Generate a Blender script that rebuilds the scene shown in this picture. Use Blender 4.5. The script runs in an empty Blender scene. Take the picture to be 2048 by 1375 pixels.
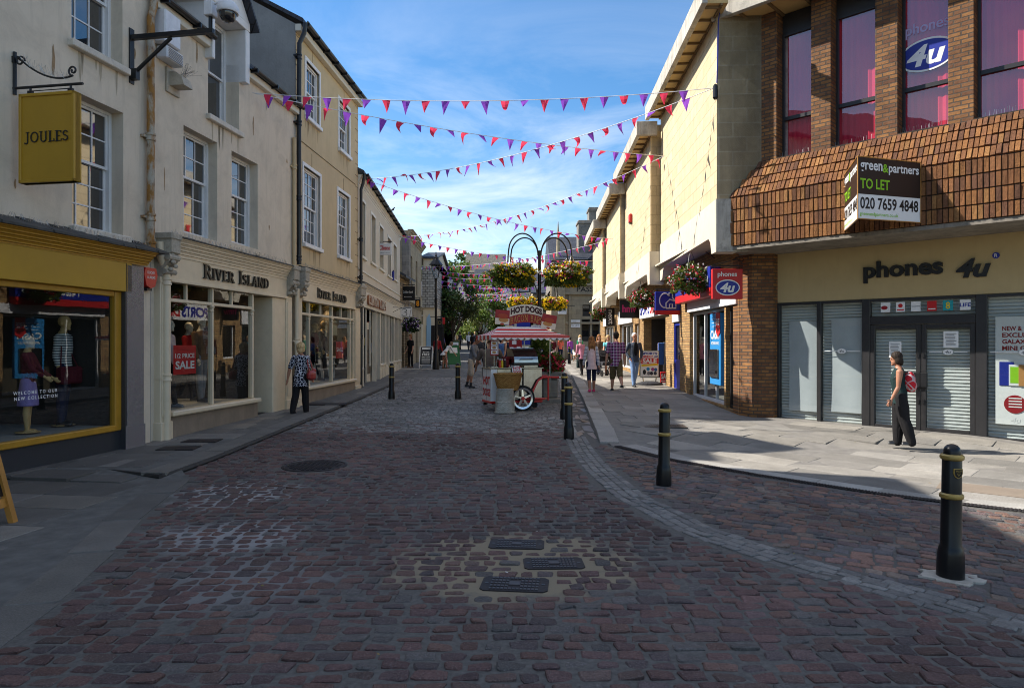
import bpy, bmesh, math, random
import numpy as np
from mathutils import Vector, Matrix, Euler, noise
R = math.radians
rng = random.Random(7)
SC = bpy.context.scene
COL = SC.collection
# ------------------------------------------------------------------ camera
H = 1.68
F = 2048 * 24.0 / 36.0          # focal length in photo pixels (24 mm on a 36 mm wide frame)
CX, CY = 1024.0, 687.5
cam_d = bpy.data.cameras.new('camera')
cam_d.lens = 24.0
cam_d.sensor_width = 36.0
cam_d.clip_start = 0.05
cam_d.clip_end = 3000
cam = bpy.data.objects.new('camera', cam_d)
cam.location = (0, 0, H)
cam.rotation_euler = (R(90), 0, 0)
COL.objects.link(cam)
SC.camera = cam
# ------------------------------------------------------------------ light
SUN_DIR = Vector((-1.0, 0.20, 0.90)).normalized()       # towards the sun
SUN_EL = math.asin(SUN_DIR.z)
SUN_AZ = math.atan2(SUN_DIR.x, SUN_DIR.y)               # from +Y towards +X
sun_d = bpy.data.lights.new('sun', 'SUN')
sun_d.energy = 5.0
sun_d.angle = R(0.5)
sun_d.color = (1.0, 0.95, 0.87)
sun = bpy.data.objects.new('sun', sun_d)
sun.rotation_euler = SUN_DIR.to_track_quat('Z', 'Y').to_euler()
sun.location = (-40, 20, 40)
COL.objects.link(sun)
wd = bpy.data.worlds.new('World')
SC.world = wd
wd.use_nodes = True
nt = wd.node_tree
nt.nodes.clear()
def N(t, **k):
 n = nt.nodes.new(t)
 for a, b in k.items():
  if a in ('label',):
   continue
  setattr(n, a, b)
 return n
def L(a, b):
 nt.links.new(a, b)
sky = N('ShaderNodeTexSky')
sky.sky_type = 'NISHITA'
sky.sun_disc = False
sky.sun_elevation = SUN_EL
sky.sun_rotation = SUN_AZ
sky.air_density = 1.0
sky.dust_density = 0.6
sky.ozone_density = 1.3
tc = N('ShaderNodeTexCoord')
sep = N('ShaderNodeSeparateXYZ')
L(tc.outputs['Generated'], sep.inputs[0])
zc = N('ShaderNodeMath', operation='MAXIMUM'); zc.inputs[1].default_value = 0.03
L(sep.outputs[2], zc.inputs[0])
za = N('ShaderNodeMath', operation='ADD'); za.inputs[1].default_value = 0.12
L(zc.outputs[0], za.inputs[0])
dx = N('ShaderNodeMath', operation='DIVIDE'); L(sep.outputs[0], dx.inputs[0]); L(za.outputs[0], dx.inputs[1])
dy = N('ShaderNodeMath', operation='DIVIDE'); L(sep.outputs[1], dy.inputs[0]); L(za.outputs[0], dy.inputs[1])
cv = N('ShaderNodeCombineXYZ'); L(dx.outputs[0], cv.inputs[0]); L(dy.outputs[0], cv.inputs[1])
mp = N('ShaderNodeMapping'); L(cv.outputs[0], mp.inputs[0])
mp.inputs['Location'].default_value = (1.7, 0.6, 0.0)
mp.inputs['Rotation'].default_value = (0, 0, R(-28))
mp.inputs['Scale'].default_value = (0.9, 1.25, 1.0)
n1 = N('ShaderNodeTexNoise'); n1.inputs['Scale'].default_value = 1.1; n1.inputs['Detail'].default_value = 9; n1.inputs['Roughness'].default_value = 0.62
n1.inputs['Distortion'].default_value = 0.7
L(mp.outputs[0], n1.inputs['Vector'])
r1 = N('ShaderNodeMapRange'); r1.inputs['From Min'].default_value = 0.42; r1.inputs['From Max'].default_value = 0.86
L(n1.outputs['Fac'], r1.inputs['Value'])
# thin cloud gathers lower in the sky
r2 = N('ShaderNodeMapRange'); r2.inputs['From Min'].default_value = 0.46; r2.inputs['From Max'].default_value = 0.12
r2.inputs['To Min'].default_value = 0.10; r2.inputs['To Max'].default_value = 1.0
L(sep.outputs[2], r2.inputs['Value'])
cm = N('ShaderNodeMath', operation='MULTIPLY'); L(r1.outputs[0], cm.inputs[0]); L(r2.outputs[0], cm.inputs[1])
cl = N('ShaderNodeMix', data_type='RGBA')
pass
r3 = N('ShaderNodeMapRange'); r3.inputs['From Min'].default_value = .46; r3.inputs['From Max'].default_value = .74; r3.inputs['To Max'].default_value = .30  # pale veil overhead, out of view, added to make the fill light less blue
L(sep.outputs[2], r3.inputs['Value'])
cx_ = N('ShaderNodeMath', operation='MAXIMUM'); L(cm.outputs[0], cx_.inputs[0]); L(r3.outputs[0], cx_.inputs[1])
gm = N('ShaderNodeHueSaturation'); gm.inputs['Saturation'].default_value = 1.35; gm.inputs['Value'].default_value = 1.0
L(cx_.outputs[0], cl.inputs[0])
L(sky.outputs[0], gm.inputs['Color'])
L(gm.outputs[0], cl.inputs[6])
cl.inputs[7].default_value = (7.4, 7.3, 7.2, 1)
bg = N('ShaderNodeBackground'); bg.inputs['Strength'].default_value = 0.115
L(cl.outputs[2], bg.inputs['Color'])
wo = N('ShaderNodeOutputWorld'); L(bg.outputs[0], wo.inputs['Surface'])
SC.view_settings.view_transform = 'Standard'
SC.view_settings.look = 'None'
SC.view_settings.gamma = 1.0
SC.view_settings.exposure = 0.85
SC.view_settings.use_curve_mapping = False
SC.cycles.filter_width = 1.0
SC.cycles.max_bounces = 6
SC.cycles.diffuse_bounces = 3
SC.cycles.glossy_bounces = 3
SC.cycles.transparent_max_bounces = 10
SC.cycles.caustics_reflective = False
SC.cycles.caustics_refractive = False
# ------------------------------------------------------------------ ground height and pixel helpers
_GY = [-60, 10, 30, 45, 70, 116, 170, 260, 1200]
_GZ = [0, 0, 0.40, 0.60, 1.35, 3.1, 5.2, 9, 9]
def sstep(a, b, t):
 t = min(1, max(0, (t - a) / (b - a)))
 return t * t * (3 - 2 * t)
def g(x, y):
 z = float(np.interp(y, _GY, _GZ))
 return z - 0.10 * sstep(1.6, 5.6, x) * (1 - sstep(14.5, 22, y))
def ray(px):
 return (px - CX) / F
def at(px, py, Y):
 return Vector((ray(px) * Y, Y, H + (CY - py) / F * Y))
def gpt(px, py, up=0.0):
 """the first point of the ground (raised by up) that a photo pixel looks at"""
 f = lambda Y: H - g(ray(px) * Y, Y) - up - (py - CY) / F * Y
 Y = 2.0
 while Y < 400 and f(Y) > 0: Y += .25
 a, b = Y - .25, Y
 for _ in range(30):
  c = (a + b) / 2
  if f(c) > 0: a = c
  else: b = c
 return Vector((ray(px) * a, a, g(ray(px) * a, a) + up))
class Wall:
 """A facade line in plan: local x runs left to right as seen facing it, local y goes into the building, z up."""
 def __init__(s, p0, d):
  s.p = Vector((p0[0], p0[1]))
  s.d = Vector(d).normalized()
  s.n = Vector((-s.d.y, s.d.x))
  s.a = math.atan2(s.d.y, s.d.x)
 def xy(s, u, off=0.0):
  return s.p + s.d * u + s.n * off
 def u(s, px, off=0.0):
  r = ray(px); q = s.p + s.n * off
  return (r * q.y - q.x) / (s.d.x - r * s.d.y)
 def Y(s, px, off=0.0):
  return s.xy(s.u(px, off), off).y
 def z(s, px, py, off=0.0):
  return H + (CY - py) / F * s.Y(px, off)
 def uz(s, px, py, off=0.0):
  return s.u(px, off), s.z(px, py, off)
# ------------------------------------------------------------------ objects
def tag(o, label=None, cat=None, group=None, kind=None):
 if label: o['label'] = label
 if cat: o['category'] = cat
 if group: o['group'] = group
 if kind: o['kind'] = kind
 return o
def empty(name, loc=(0, 0, 0), rz=0.0, label=None, cat=None, group=None):
 o = bpy.data.objects.new(name, None)
 o.empty_display_size = 0.2
 o.location = loc
 o.rotation_euler = (0, 0, rz)
 COL.objects.link(o)
 return tag(o, label, cat, group)
def kids(o):
 return [c for c in bpy.data.objects if c.parent is o]
def copy_tree(o, parent=None, childmap=None):
 c = o.copy()
 COL.objects.link(c)
 c.parent = parent
 for ch in list(o.children):
  copy_tree(ch, c)
 return c
class MB:
 """Collects shapes and links them as ONE mesh object."""
 def __init__(s):
  s.v = []; s.f = []; s.m = []; s.c = []
  s.mi = 0; s.col = (1, 1, 1, 1); s.M = None
 def add(s, vs, fs):
  b = len(s.v)
  if s.M is not None:
   vs = [s.M @ Vector(p) for p in vs]
  s.v += [tuple(p) for p in vs]
  s.c += [s.col] * len(vs)
  for f in fs:
   s.f.append([b + i for i in f]); s.m.append(s.mi)
  return s
 def quad(s, a, b, c, d):
  return s.add([a, b, c, d], [(0, 1, 2, 3)])
 def poly(s, pts):
  return s.add(pts, [tuple(range(len(pts)))])
 def box(s, x0, x1, y0, y1, z0, z1):
  if x1 < x0: x0, x1 = x1, x0
  if y1 < y0: y0, y1 = y1, y0
  if z1 < z0: z0, z1 = z1, z0
  return s.add([(x0, y0, z0), (x1, y0, z0), (x1, y1, z0), (x0, y1, z0), (x0, y0, z1), (x1, y0, z1), (x1, y1, z1), (x0, y1, z1)],
      [(0, 3, 2, 1), (4, 5, 6, 7), (0, 1, 5, 4), (1, 2, 6, 5), (2, 3, 7, 6), (3, 0, 4, 7)])
 def bbox(s, x0, x1, y0, y1, z0, z1, b=0.006):
  """box with its outer edges cut by b"""
  if x1 < x0: x0, x1 = x1, x0
  if y1 < y0: y0, y1 = y1, y0
  if z1 < z0: z0, z1 = z1, z0
  b = min(b, (x1 - x0) / 3, (y1 - y0) / 3, (z1 - z0) / 3)
  vs = []
  for z, i in ((z0, b), (z0 + b, 0), (z1 - b, 0), (z1, b)):
   a0, a1, c0, c1 = x0 + i, x1 - i, y0 + i, y1 - i
   k = b if i == 0 else 0
   if i == 0:
    vs += [(a0 + k, c0, z), (a1 - k, c0, z), (a1, c0 + k, z), (a1, c1 - k, z), (a1 - k, c1, z), (a0 + k, c1, z), (a0, c1 - k, z), (a0, c0 + k, z)]
   else:
    vs += [(a0, c0, z), (a1, c0, z), (a1, c0, z), (a1, c1, z), (a1, c1, z), (a0, c1, z), (a0, c1, z), (a0, c0, z)]
  fs = [tuple(range(7, -1, -1)), tuple(range(24, 32))]
  for r in range(3):
   for i in range(8):
    j = (i + 1) % 8
    fs.append((r * 8 + i, r * 8 + j, r * 8 + 8 + j, r * 8 + 8 + i))
  return s.add(vs, fs)
 def prism(s, pts, e, closed=True):
  """polygon of 3-D points pushed along vector e"""
  n = len(pts); e = Vector(e)
  vs = [Vector(p) for p in pts] + [Vector(p) + e for p in pts]
  fs = [(i, (i + 1) % n, n + (i + 1) % n, n + i) for i in range(n)]
  fs += [tuple(range(n - 1, -1, -1)), tuple(range(n, 2 * n))]
  return s.add(vs, fs)
 def tube(s, pts, r, n=8, caps=True, squash=None):
  pts = [Vector(p) for p in pts]
  rs = r if isinstance(r, (list, tuple)) else [r] * len(pts)
  vs = []; fs = []
  up = None
  for i, p in enumerate(pts):
   a = pts[max(0, i - 1)]; b = pts[min(len(pts) - 1, i + 1)]
   t = (b - a)
   t = t.normalized() if t.length > 1e-9 else Vector((0, 0, 1))
   if up is None:
    up = Vector((0, 0, 1)) if abs(t.z) < 0.9 else Vector((1, 0, 0))
   x = t.cross(up)
   if x.length < 1e-6:
    up = Vector((0, 1, 0)); x = t.cross(up)
   x.normalize(); y = x.cross(t).normalized(); up = y
   for k in range(n):
    an = 2 * math.pi * k / n
    vs.append(p + (x * math.cos(an) + y * math.sin(an)) * rs[i])
  for i in range(len(pts) - 1):
   for k in range(n):
    j = (k + 1) % n
    fs.append((i * n + k, i * n + j, (i + 1) * n + j, (i + 1) * n + k))
  if caps:
   fs.append(tuple(range(n - 1, -1, -1)))
   fs.append(tuple(range((len(pts) - 1) * n, len(pts) * n)))
  return s.add(vs, fs)
 def lathe(s, prof, n=16, c=(0, 0, 0), axis='z', sx=1.0, sy=1.0):
  vs = []; fs = []
  for r, z in prof:
   for k in range(n):
    an = 2 * math.pi * k / n
    a, b = r * math.cos(an) * sx, r * math.sin(an) * sy
    p = (a, b, z) if axis == 'z' else ((z, a, b) if axis == 'x' else (a, z, b))
    vs.append((p[0] + c[0], p[1] + c[1], p[2] + c[2]))
  for i in range(len(prof) - 1):
   for k in range(n):
    j = (k + 1) % n
    fs.append((i * n + k, i * n + j, (i + 1) * n + j, (i + 1) * n + k))
  fs.append(tuple(range(n - 1, -1, -1)))
  fs.append(tuple(range((len(prof) - 1) * n, len(prof) * n)))
  return s.add(vs, fs)
 def ball(s, c, r, n=12, m=7, sc=(1, 1, 1)):
  pr = []
  for i in range(m + 1):
   t = -math.pi / 2 + math.pi * i / m
   pr.append((max(1e-4, r * math.cos(t)), r * math.sin(t)))
  vs = []; fs = []
  for rr, z in pr:
   for k in range(n):
    an = 2 * math.pi * k / n
    vs.append((c[0] + rr * math.cos(an) * sc[0], c[1] + rr * math.sin(an) * sc[1], c[2] + z * sc[2]))
  for i in range(m):
   for k in range(n):
    j = (k + 1) % n
    fs.append((i * n + k, i * n + j, (i + 1) * n + j, (i + 1) * n + k))
  fs.append(tuple(range(n - 1, -1, -1)))
  fs.append(tuple(range(m * n, (m + 1) * n)))
  return s.add(vs, fs)
 def mesh(s, name, mats):
  me = bpy.data.meshes.new(name)
  me.from_pydata(s.v, [], s.f)
  if not isinstance(mats, (list, tuple)): mats = [mats]
  for m in mats: me.materials.append(m)
  if len(mats) > 1:
   me.polygons.foreach_set('material_index', s.m)
  if any(c != (1, 1, 1, 1) for c in s.c):
   at_ = me.color_attributes.new('Col', 'FLOAT_COLOR', 'POINT')
   at_.data.foreach_set('color', [q for c in s.c for q in c])
  me.update()
  return me
 def build(s, name, mats, parent=None, smooth=False, loc=None, rz=0.0, fix=True):
  me = s.mesh(name, mats)
  if fix:
   bm = bmesh.new(); bm.from_mesh(me)
   bmesh.ops.recalc_face_normals(bm, faces=bm.faces)
   bm.to_mesh(me); bm.free()
  o = bpy.data.objects.new(name, me)
  COL.objects.link(o)
  o.parent = parent
  if loc is not None: o.location = loc
  if rz: o.rotation_euler = (0, 0, rz)
  if smooth:
   smooth_angle(me)
  return o
def smooth_angle(me, deg=40):
 me.polygons.foreach_set('use_smooth', [True] * len(me.polygons))
 bm = bmesh.new(); bm.from_mesh(me)
 for e in bm.edges:
  e.smooth = not (len(e.link_faces) == 2 and e.calc_face_angle(0) > R(deg))
 bm.to_mesh(me); bm.free()
def raw_mesh(name, verts, faces, mat, cols=None, parent=None, smooth=False):
 me = bpy.data.meshes.new(name)
 me.from_pydata(verts, [], faces)
 for m in (mat if isinstance(mat, (list, tuple)) else [mat]): me.materials.append(m)
 if cols is not None:
  a = me.color_attributes.new('Col', 'FLOAT_COLOR', 'POINT')
  a.data.foreach_set('color', np.asarray(cols, dtype=np.float32).ravel())
 if smooth:
  me.polygons.foreach_set('use_smooth', [True] * len(me.polygons))
 me.update()
 o = bpy.data.objects.new(name, me)
 COL.objects.link(o)
 o.parent = parent
 return o
# ------------------------------------------------------------------ lettering
_txt = {}
def text_geo(body, bold=0.0, shear=0.0, extrude=0.0, spacing=1.0, narrow=1.0):
 key = (body, bold, shear, extrude, spacing)
 if key not in _txt:
  cu = bpy.data.curves.new('lettering', 'FONT')
  cu.body = body; cu.size = 1.0
  cu.offset = bold; cu.shear = shear; cu.extrude = extrude
  cu.space_character = spacing
  cu.resolution_u = 3
  o = bpy.data.objects.new('lettering', cu)
  COL.objects.link(o)
  me = bpy.data.meshes.new_from_object(o)
  vs = [tuple(v.co) for v in me.vertices]
  fs = [tuple(p.vertices) for p in me.polygons]
  bpy.data.objects.remove(o); bpy.data.curves.remove(cu); bpy.data.meshes.remove(me)
  _txt[key] = (vs, fs)
 return _txt[key]
def put_text(mb, body, x0, x1, z0, z1, y, bold=0.0, shear=0.0, ext=0.0, spacing=1.0, fit=True, face=None, cap=None):
 """lettering in the local x-z plane, read from -y; it fills x0..x1 and z0..z1 (cap: a body whose height sets the scale)"""
 vs, fs = text_geo(body, bold, shear, ext, spacing)
 if not vs: return mb
 a = np.array(vs)
 mn, mx = a.min(0), a.max(0)
 sx = (x1 - x0) / (mx[0] - mn[0]); sz = (z1 - z0) / (mx[1] - mn[1])
 out = [((p[0] - mn[0]) * sx + x0, y - p[2], (p[1] - mn[1]) * sz + z0) for p in vs]
 return mb.add(out, fs)
# strokes of capital letters with serifs: (polyline, width), serif bars (x, y, half length)
def _arc(cx, cy, rx, ry, a0, a1, n=12):
 return [(cx + rx * math.cos(R(a0 + (a1 - a0) * i / n)), cy + ry * math.sin(R(a0 + (a1 - a0) * i / n))) for i in range(n + 1)]
TK, TN = 0.15, 0.075
SERIF = {
 'I': (0.34, [([(.17, 0), (.17, 1)], TK)], [(.17, 0, .15), (.17, 1, .15)]),
 'R': (0.72, [([(.17, 0), (.17, 1)], TK), ([(.17, .95)] + _arc(.36, .73, .2, .22, 90, -90) + [(.17, .5)], .10), ([(.36, .5), (.66, 0)], TK)], [(.15, 0, .15), (.1, 1, .1), (.66, 0, .1)]),
 'V': (0.74, [([(.1, 1), (.37, 0)], TK), ([(.37, 0), (.64, 1)], TN)], [(.1, 1, .12), (.64, 1, .1)]),
 'E': (0.62, [([(.17, 0), (.17, 1)], TK), ([(.17, .96), (.55, .96), (.55, .8)], TN), ([(.17, .52), (.45, .52)], TN), ([(.17, .04), (.58, .04), (.58, .22)], TN)], [(.12, 0, .12), (.12, 1, .12), ]),
 'S': (0.56, [(_arc(.28, .74, .19, .21, 20, 270, 12) + _arc(.28, .27, .21, .23, 90, -160, 12), .11)], []),
 'L': (0.58, [([(.17, 0), (.17, 1)], TK), ([(.17, .04), (.54, .04), (.54, .24)], TN)], [(.15, 0, .13), (.17, 1, .14)]),
 'A': (0.76, [([(.1, 0), (.38, 1)], TN), ([(.38, 1), (.66, 0)], TK), ([(.2, .34), (.56, .34)], TN)], [(.1, 0, .1), (.66, 0, .12)]),
 'N': (0.82, [([(.15, 0), (.15, 1)], TN), ([(.13, 1), (.67, 0)], TK), ([(.67, 0), (.67, 1)], TN)], [(.15, 0, .12), (.1, 1, .1), (.67, 1, .12)]),
 'D': (0.76, [([(.17, 0), (.17, 1)], TK), ([(.17, .96), (.3, .96)] + _arc(.32, .5, .34, .46, 90, -90) + [(.17, .04)], .10)], [(.1, 0, .1), (.1, 1, .1)]),
 'J': (0.44, [([(.26, 1), (.26, .1)] + _arc(.12, .06, .14, .16, 0, -150, 6), .12)], [(.26, 1, .15)]),
 'O': (0.82, [(_arc(.41, .5, .32, .47, 0, 360, 20), .11)], []),
 'U': (0.78, [([(.16, 1), (.16, .3)] + _arc(.39, .3, .23, .27, 180, 360, 10) + [(.62, 1)], .11)], [(.16, 1, .13), (.62, 1, .11)]),
 'C': (0.72, [(_arc(.4, .5, .31, .47, 45, 315, 16), .12)], []),
 'T': (0.66, [([(.33, 0), (.33, 1)], TK), ([(.04, .8), (.04, .96), (.62, .96), (.62, .8)], TN)], [(.33, 0, .15)]),
 'B': (0.66, [([(.17, 0), (.17, 1)], TK), ([(.17, .96)] + _arc(.32, .75, .2, .21, 90, -90) + [(.17, .52)], .09), ([(.17, .52)] + _arc(.34, .28, .22, .24, 90, -90) + [(.17, .04)], .09)], [(.1, 0, .1), (.1, 1, .1)]),
 'P': (0.64, [([(.17, 0), (.17, 1)], TK), ([(.17, .96)] + _arc(.34, .72, .22, .24, 90, -90) + [(.17, .48)], .09)], [(.17, 0, .14), (.1, 1, .1)]),
 ' ': (0.42, [], []),
}
def serif_text(mb, body, x0, x1, z0, z1, y, ext=0.02, small=1.0, warp=None):
 """serif capitals; a lower-case letter is set as a small capital of height small"""
 cur = 0; segs = []
 for ch in body:
  k = ch.upper(); s_ = small if ch.islower() else 1.0
  w, st, sf = SERIF[k]
  for pts, wd in st:
   for (a, b), (c, d) in zip(pts[:-1], pts[1:]):
    segs.append((cur + a * s_, b * s_, cur + c * s_, d * s_, wd * (0.6 + 0.4 * s_)))
  for sx, sy, hl in sf:
   yy = sy * s_
   segs.append((cur + (sx - hl) * s_, yy, cur + (sx + hl) * s_, yy, 0.06))
  cur += w * s_ + 0.06
 W_ = cur - 0.06
 kx = (x1 - x0) / W_; kz = (z1 - z0)
 for i, (a, b, c, d, w) in enumerate(segs):
  L_ = math.hypot(c - a, d - b)
  if L_ < 1e-6: continue
  ux, uz = (c - a) / L_, (d - b) / L_
  a -= ux * w * .25; b -= uz * w * .25; c += ux * w * .25; d += uz * w * .25
  px_, pz_ = -uz * w / 2, ux * w / 2
  pts = [(a + px_, b + pz_), (c + px_, d + pz_), (c - px_, d - pz_), (a - px_, b - pz_)]
  P = []
  for (p, q) in pts:
   X, Z = x0 + p * kx, z0 + q * kz
   if warp: X, Z = warp(X, Z)
   P.append((X, y - i * 0.00012, Z))
  mb.prism(P, (0, -ext, 0))
 return mb
# ------------------------------------------------------------------ materials
def new_mat(name):
 m = bpy.data.materials.new(name)
 m.use_nodes = True
 t = m.node_tree
 t.nodes.clear()
 return m, t
class G:
 """small node graph helper"""
 def __init__(s, name):
  s.m, s.t = new_mat(name)
 def n(s, ty, ins=None, **k):
  o = s.t.nodes.new(ty)
  for a, b in k.items(): setattr(o, a, b)
  for a, b in (ins or {}).items():
   if isinstance(b, bpy.types.NodeSocket): s.t.links.new(b, o.inputs[a])
   else: o.inputs[a].default_value = b
  return o
 def coords(s):
  return s.n('ShaderNodeTexCoord').outputs['Object']
 def noise(s, vec, scale, detail=4, rough=.55, dist=0):
  o = s.n('ShaderNodeTexNoise', {'Scale': scale, 'Detail': detail, 'Roughness': rough, 'Distortion': dist})
  if vec is not None: s.t.links.new(vec, o.inputs['Vector'])
  return o.outputs['Fac']
 def rng(s, v, a, b, c=0.0, d=1.0):
  return s.n('ShaderNodeMapRange', {'Value': v, 'From Min': a, 'From Max': b, 'To Min': c, 'To Max': d}).outputs[0]
 def mix(s, f, a, b, mode='MIX'):
  o = s.n('ShaderNodeMix', data_type='RGBA', blend_type=mode)
  for i, x in ((0, f), (6, a), (7, b)):
   if isinstance(x, bpy.types.NodeSocket): s.t.links.new(x, o.inputs[i])
   else: o.inputs[i].default_value = x if i == 0 else (x if len(x) == 4 else (*x, 1))
  return o.outputs[2]
 def math(s, op, a, b=0.0):
  return s.n('ShaderNodeMath', {0: a, 1: b}, operation=op).outputs[0]
 def bump(s, h, st=.3, d=.02):
  return s.n('ShaderNodeBump', {'Height': h, 'Strength': st, 'Distance': d}).outputs[0]
 def out(s, col, rough=.6, metal=0, bump=None, spec=.5, **extra):
  b = s.n('ShaderNodeBsdfPrincipled')
  for k, v in (('Base Color', col), ('Roughness', rough), ('Metallic', metal), ('Specular IOR Level', spec)):
   if isinstance(v, bpy.types.NodeSocket): s.t.links.new(v, b.inputs[k])
   elif k == 'Base Color': b.inputs[k].default_value = v if len(v) == 4 else (*v, 1)
   else: b.inputs[k].default_value = v
  for k, v in extra.items():
   b.inputs[k].default_value = v
  if bump is not None: s.t.links.new(bump, b.inputs['Normal'])
  s.t.links.new(b.outputs[0], s.n('ShaderNodeOutputMaterial').inputs[0])
  return s.m
def sc(c, k):
 return tuple(min(1, x * k) for x in c[:3])
def paint(name, col, rough=.55, var=.12, scale=1.4, dirt=0.0, bump=.0, bscale=40, metal=0, spec=.4, dirtcol=(.08, .07, .05)):
 q = G(name); v = q.coords()
 a = q.noise(v, scale, 5, .6)
 c = q.mix(q.rng(a, .3, .7), sc(col, 1 - var), sc(col, 1 + var))
 if dirt > 0:
  d = q.noise(v, scale * 2.3, 8, .7, .5)
  st = q.n('ShaderNodeMapping', {'Vector': v, 'Scale': (3.2, 3.2, .35)}).outputs[0]
  d2 = q.noise(st, 2.2, 6, .65)
  f = q.math('MULTIPLY', q.rng(d, .46, .74), dirt)
  f2 = q.math('MULTIPLY', q.rng(d2, .50, .76), dirt)
  c = q.mix(q.math('MAXIMUM', f, f2), c, dirtcol)
 b = q.bump(q.noise(v, bscale, 6, .6), bump, .01) if bump else None
 return q.out(c, rough, metal, b, spec)
def vcol(name, rough=.7, var=.25, scale=9, bump=.3, bscale=60, spec=.35, speck=.0, bd=.01):
 """colour carried by each piece (its own stone, brick, leaf or petal) with fine variation inside it"""
 q = G(name); v = q.coords()
 a = q.n('ShaderNodeAttribute', attribute_name='Col').outputs['Color']
 nz = q.noise(v, scale, 6, .62)
 c = q.mix(1.0, a, q.mix(q.rng(nz, .25, .75), (1 - var,) * 3, (1 + var,) * 3), 'MULTIPLY')
 if speck: c = q.mix(1.0, c, q.mix(q.rng(q.noise(v, 75, 4, .7), .3, .7), (.68,) * 3, (1.34,) * 3), 'MULTIPLY')
 if speck:
  s2 = q.noise(v, 130, 2, .5)
  c = q.mix(q.math('MULTIPLY', q.rng(s2, .56, .72), speck), c, (.5, .48, .45))
 b = q.bump(q.noise(v, bscale, 5, .65), bump, bd) if bump else None
 return q.out(c, rough, 0, b, spec)
def bricks(name, c1, c2, mort, bw, bh, ms=.012, bump=.5, rough=.85, swap=None, off=.5, var=.3, stain=0.0, staincol=(.03, .03, .028), wob=0.0, bias=0.0, depth=.02):
 """courses on upright walls (x+y along, z up), or flat ones with swap='xy'"""
 q = G(name); v = q.coords()
 sp = q.n('ShaderNodeSeparateXYZ', {0: v})
 if swap == 'xy':
  x, y = sp.outputs[0], sp.outputs[1]
 elif swap == 'slope':
  x, y = sp.outputs[0], q.math('MULTIPLY', q.math('ADD', sp.outputs[2], sp.outputs[1]), .72)
 else:
  x, y = q.math('ADD', sp.outputs[0], sp.outputs[1]), sp.outputs[2]
 cb = q.n('ShaderNodeCombineXYZ', {0: x, 1: y}).outputs[0]
 if wob:
  wn = q.n('ShaderNodeTexNoise', {'Vector': cb, 'Scale': 5.0, 'Detail': 2.0})
  ws = q.n('ShaderNodeVectorMath', {0: wn.outputs['Color'], 1: (.5, .5, .5)}, operation='SUBTRACT').outputs[0]
  wm = q.n('ShaderNodeVectorMath', {0: ws, 'Scale': wob}, operation='SCALE').outputs[0]
  cb = q.n('ShaderNodeVectorMath', {0: cb, 1: wm}, operation='ADD').outputs[0]
 bt = q.n('ShaderNodeTexBrick', {'Vector': cb, 'Color1': (*c1, 1), 'Color2': (*c2, 1), 'Mortar': (*mort, 1), 'Scale': 1.0, 'Mortar Size': ms,
    'Mortar Smooth': .25, 'Bias': bias, 'Brick Width': bw, 'Row Height': bh}, offset=off)
 c = bt.outputs['Color']
 nz = q.noise(v, 3.1, 7, .65)
 c = q.mix(1.0, c, q.mix(q.rng(nz, .25, .75), (1 - var,) * 3, (1 + var,) * 3), 'MULTIPLY')
 if stain:
  st = q.n('ShaderNodeMapping', {'Vector': v, 'Scale': (1.2, 1.2, .3)}).outputs[0]
  c = q.mix(q.math('MULTIPLY', q.rng(q.noise(st, 1.6, 8, .7, .3), .47, .75), stain), c, staincol)
 h = q.math('SUBTRACT', q.math('MULTIPLY', q.noise(v, 34, 6, .7), .5), bt.outputs['Fac'])
 return q.out(c, rough, 0, q.bump(h, bump, depth), .3)
def metal(name, col, rough=.3, var=.15, dirt=.0):
 q = G(name); v = q.coords()
 a = q.noise(v, 6, 5, .6)
 return q.out(q.mix(q.rng(a, .3, .7), sc(col, 1 - var), sc(col, 1 + var)), q.rng(a, .2, .8, rough * .7, rough * 1.4), 1.0, q.bump(q.noise(v, 5, 2), .02, .01))
def glass(name, tint=(.8, .84, .84), refl=1.0, rough=.0, wave=0.0):
 q = G(name)
 tr = q.n('ShaderNodeBsdfTransparent', {'Color': (*tint, 1)})
 nb = None
 if wave:
  nb = q.bump(q.noise(q.coords(), 1.3, 2), wave, .05)
 gl = q.n('ShaderNodeBsdfGlossy', {'Color': (.95, .97, .98, 1), 'Roughness': rough})
 lw = q.n('ShaderNodeLayerWeight', {'Blend': .5})
 if nb is not None:
  q.t.links.new(nb, gl.inputs['Normal']); q.t.links.new(nb, lw.inputs['Normal'])
 p5 = q.math('POWER', lw.outputs['Facing'], 4.0)
 f = q.n('ShaderNodeMath', {0: q.math('ADD', q.math('MULTIPLY', p5, .9), .075), 1: refl}, operation='MULTIPLY', use_clamp=True).outputs[0]
 mx = q.n('ShaderNodeMixShader', {0: f, 1: tr.outputs[0], 2: gl.outputs[0]})
 q.t.links.new(mx.outputs[0], q.n('ShaderNodeOutputMaterial').inputs[0])
 return q.m
def pane_mat(name, wave=.05, col=(.012, .013, .016)):
 q = G(name); v = q.coords()
 b = q.bump(q.noise(v, 1.6, 2), wave, .04)
 return q.out(col, .03, 0, b, 1.0, **{'IOR': 1.95})
def flat(name, col, rough=.6, spec=.3):
 q = G(name)
 v = q.coords()
 return q.out(q.mix(q.noise(v, 14, 3), sc(col, .93), sc(col, 1.07)), rough, 0, None, spec)
def glow(name, col, st):
 q = G(name)
 e = q.n('ShaderNodeEmission', {'Color': (*col, 1), 'Strength': st})
 q.t.links.new(e.outputs[0], q.n('ShaderNodeOutputMaterial').inputs[0])
 return q.m
MT = {}
MT['sett'] = vcol('sett stone', .75, .22, 16, .9, 60, .3, .16, .016)
MT['granite_sett'] = vcol('granite sett', .66, .25, 18, .5, 60, .4, .22, .01)
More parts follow.
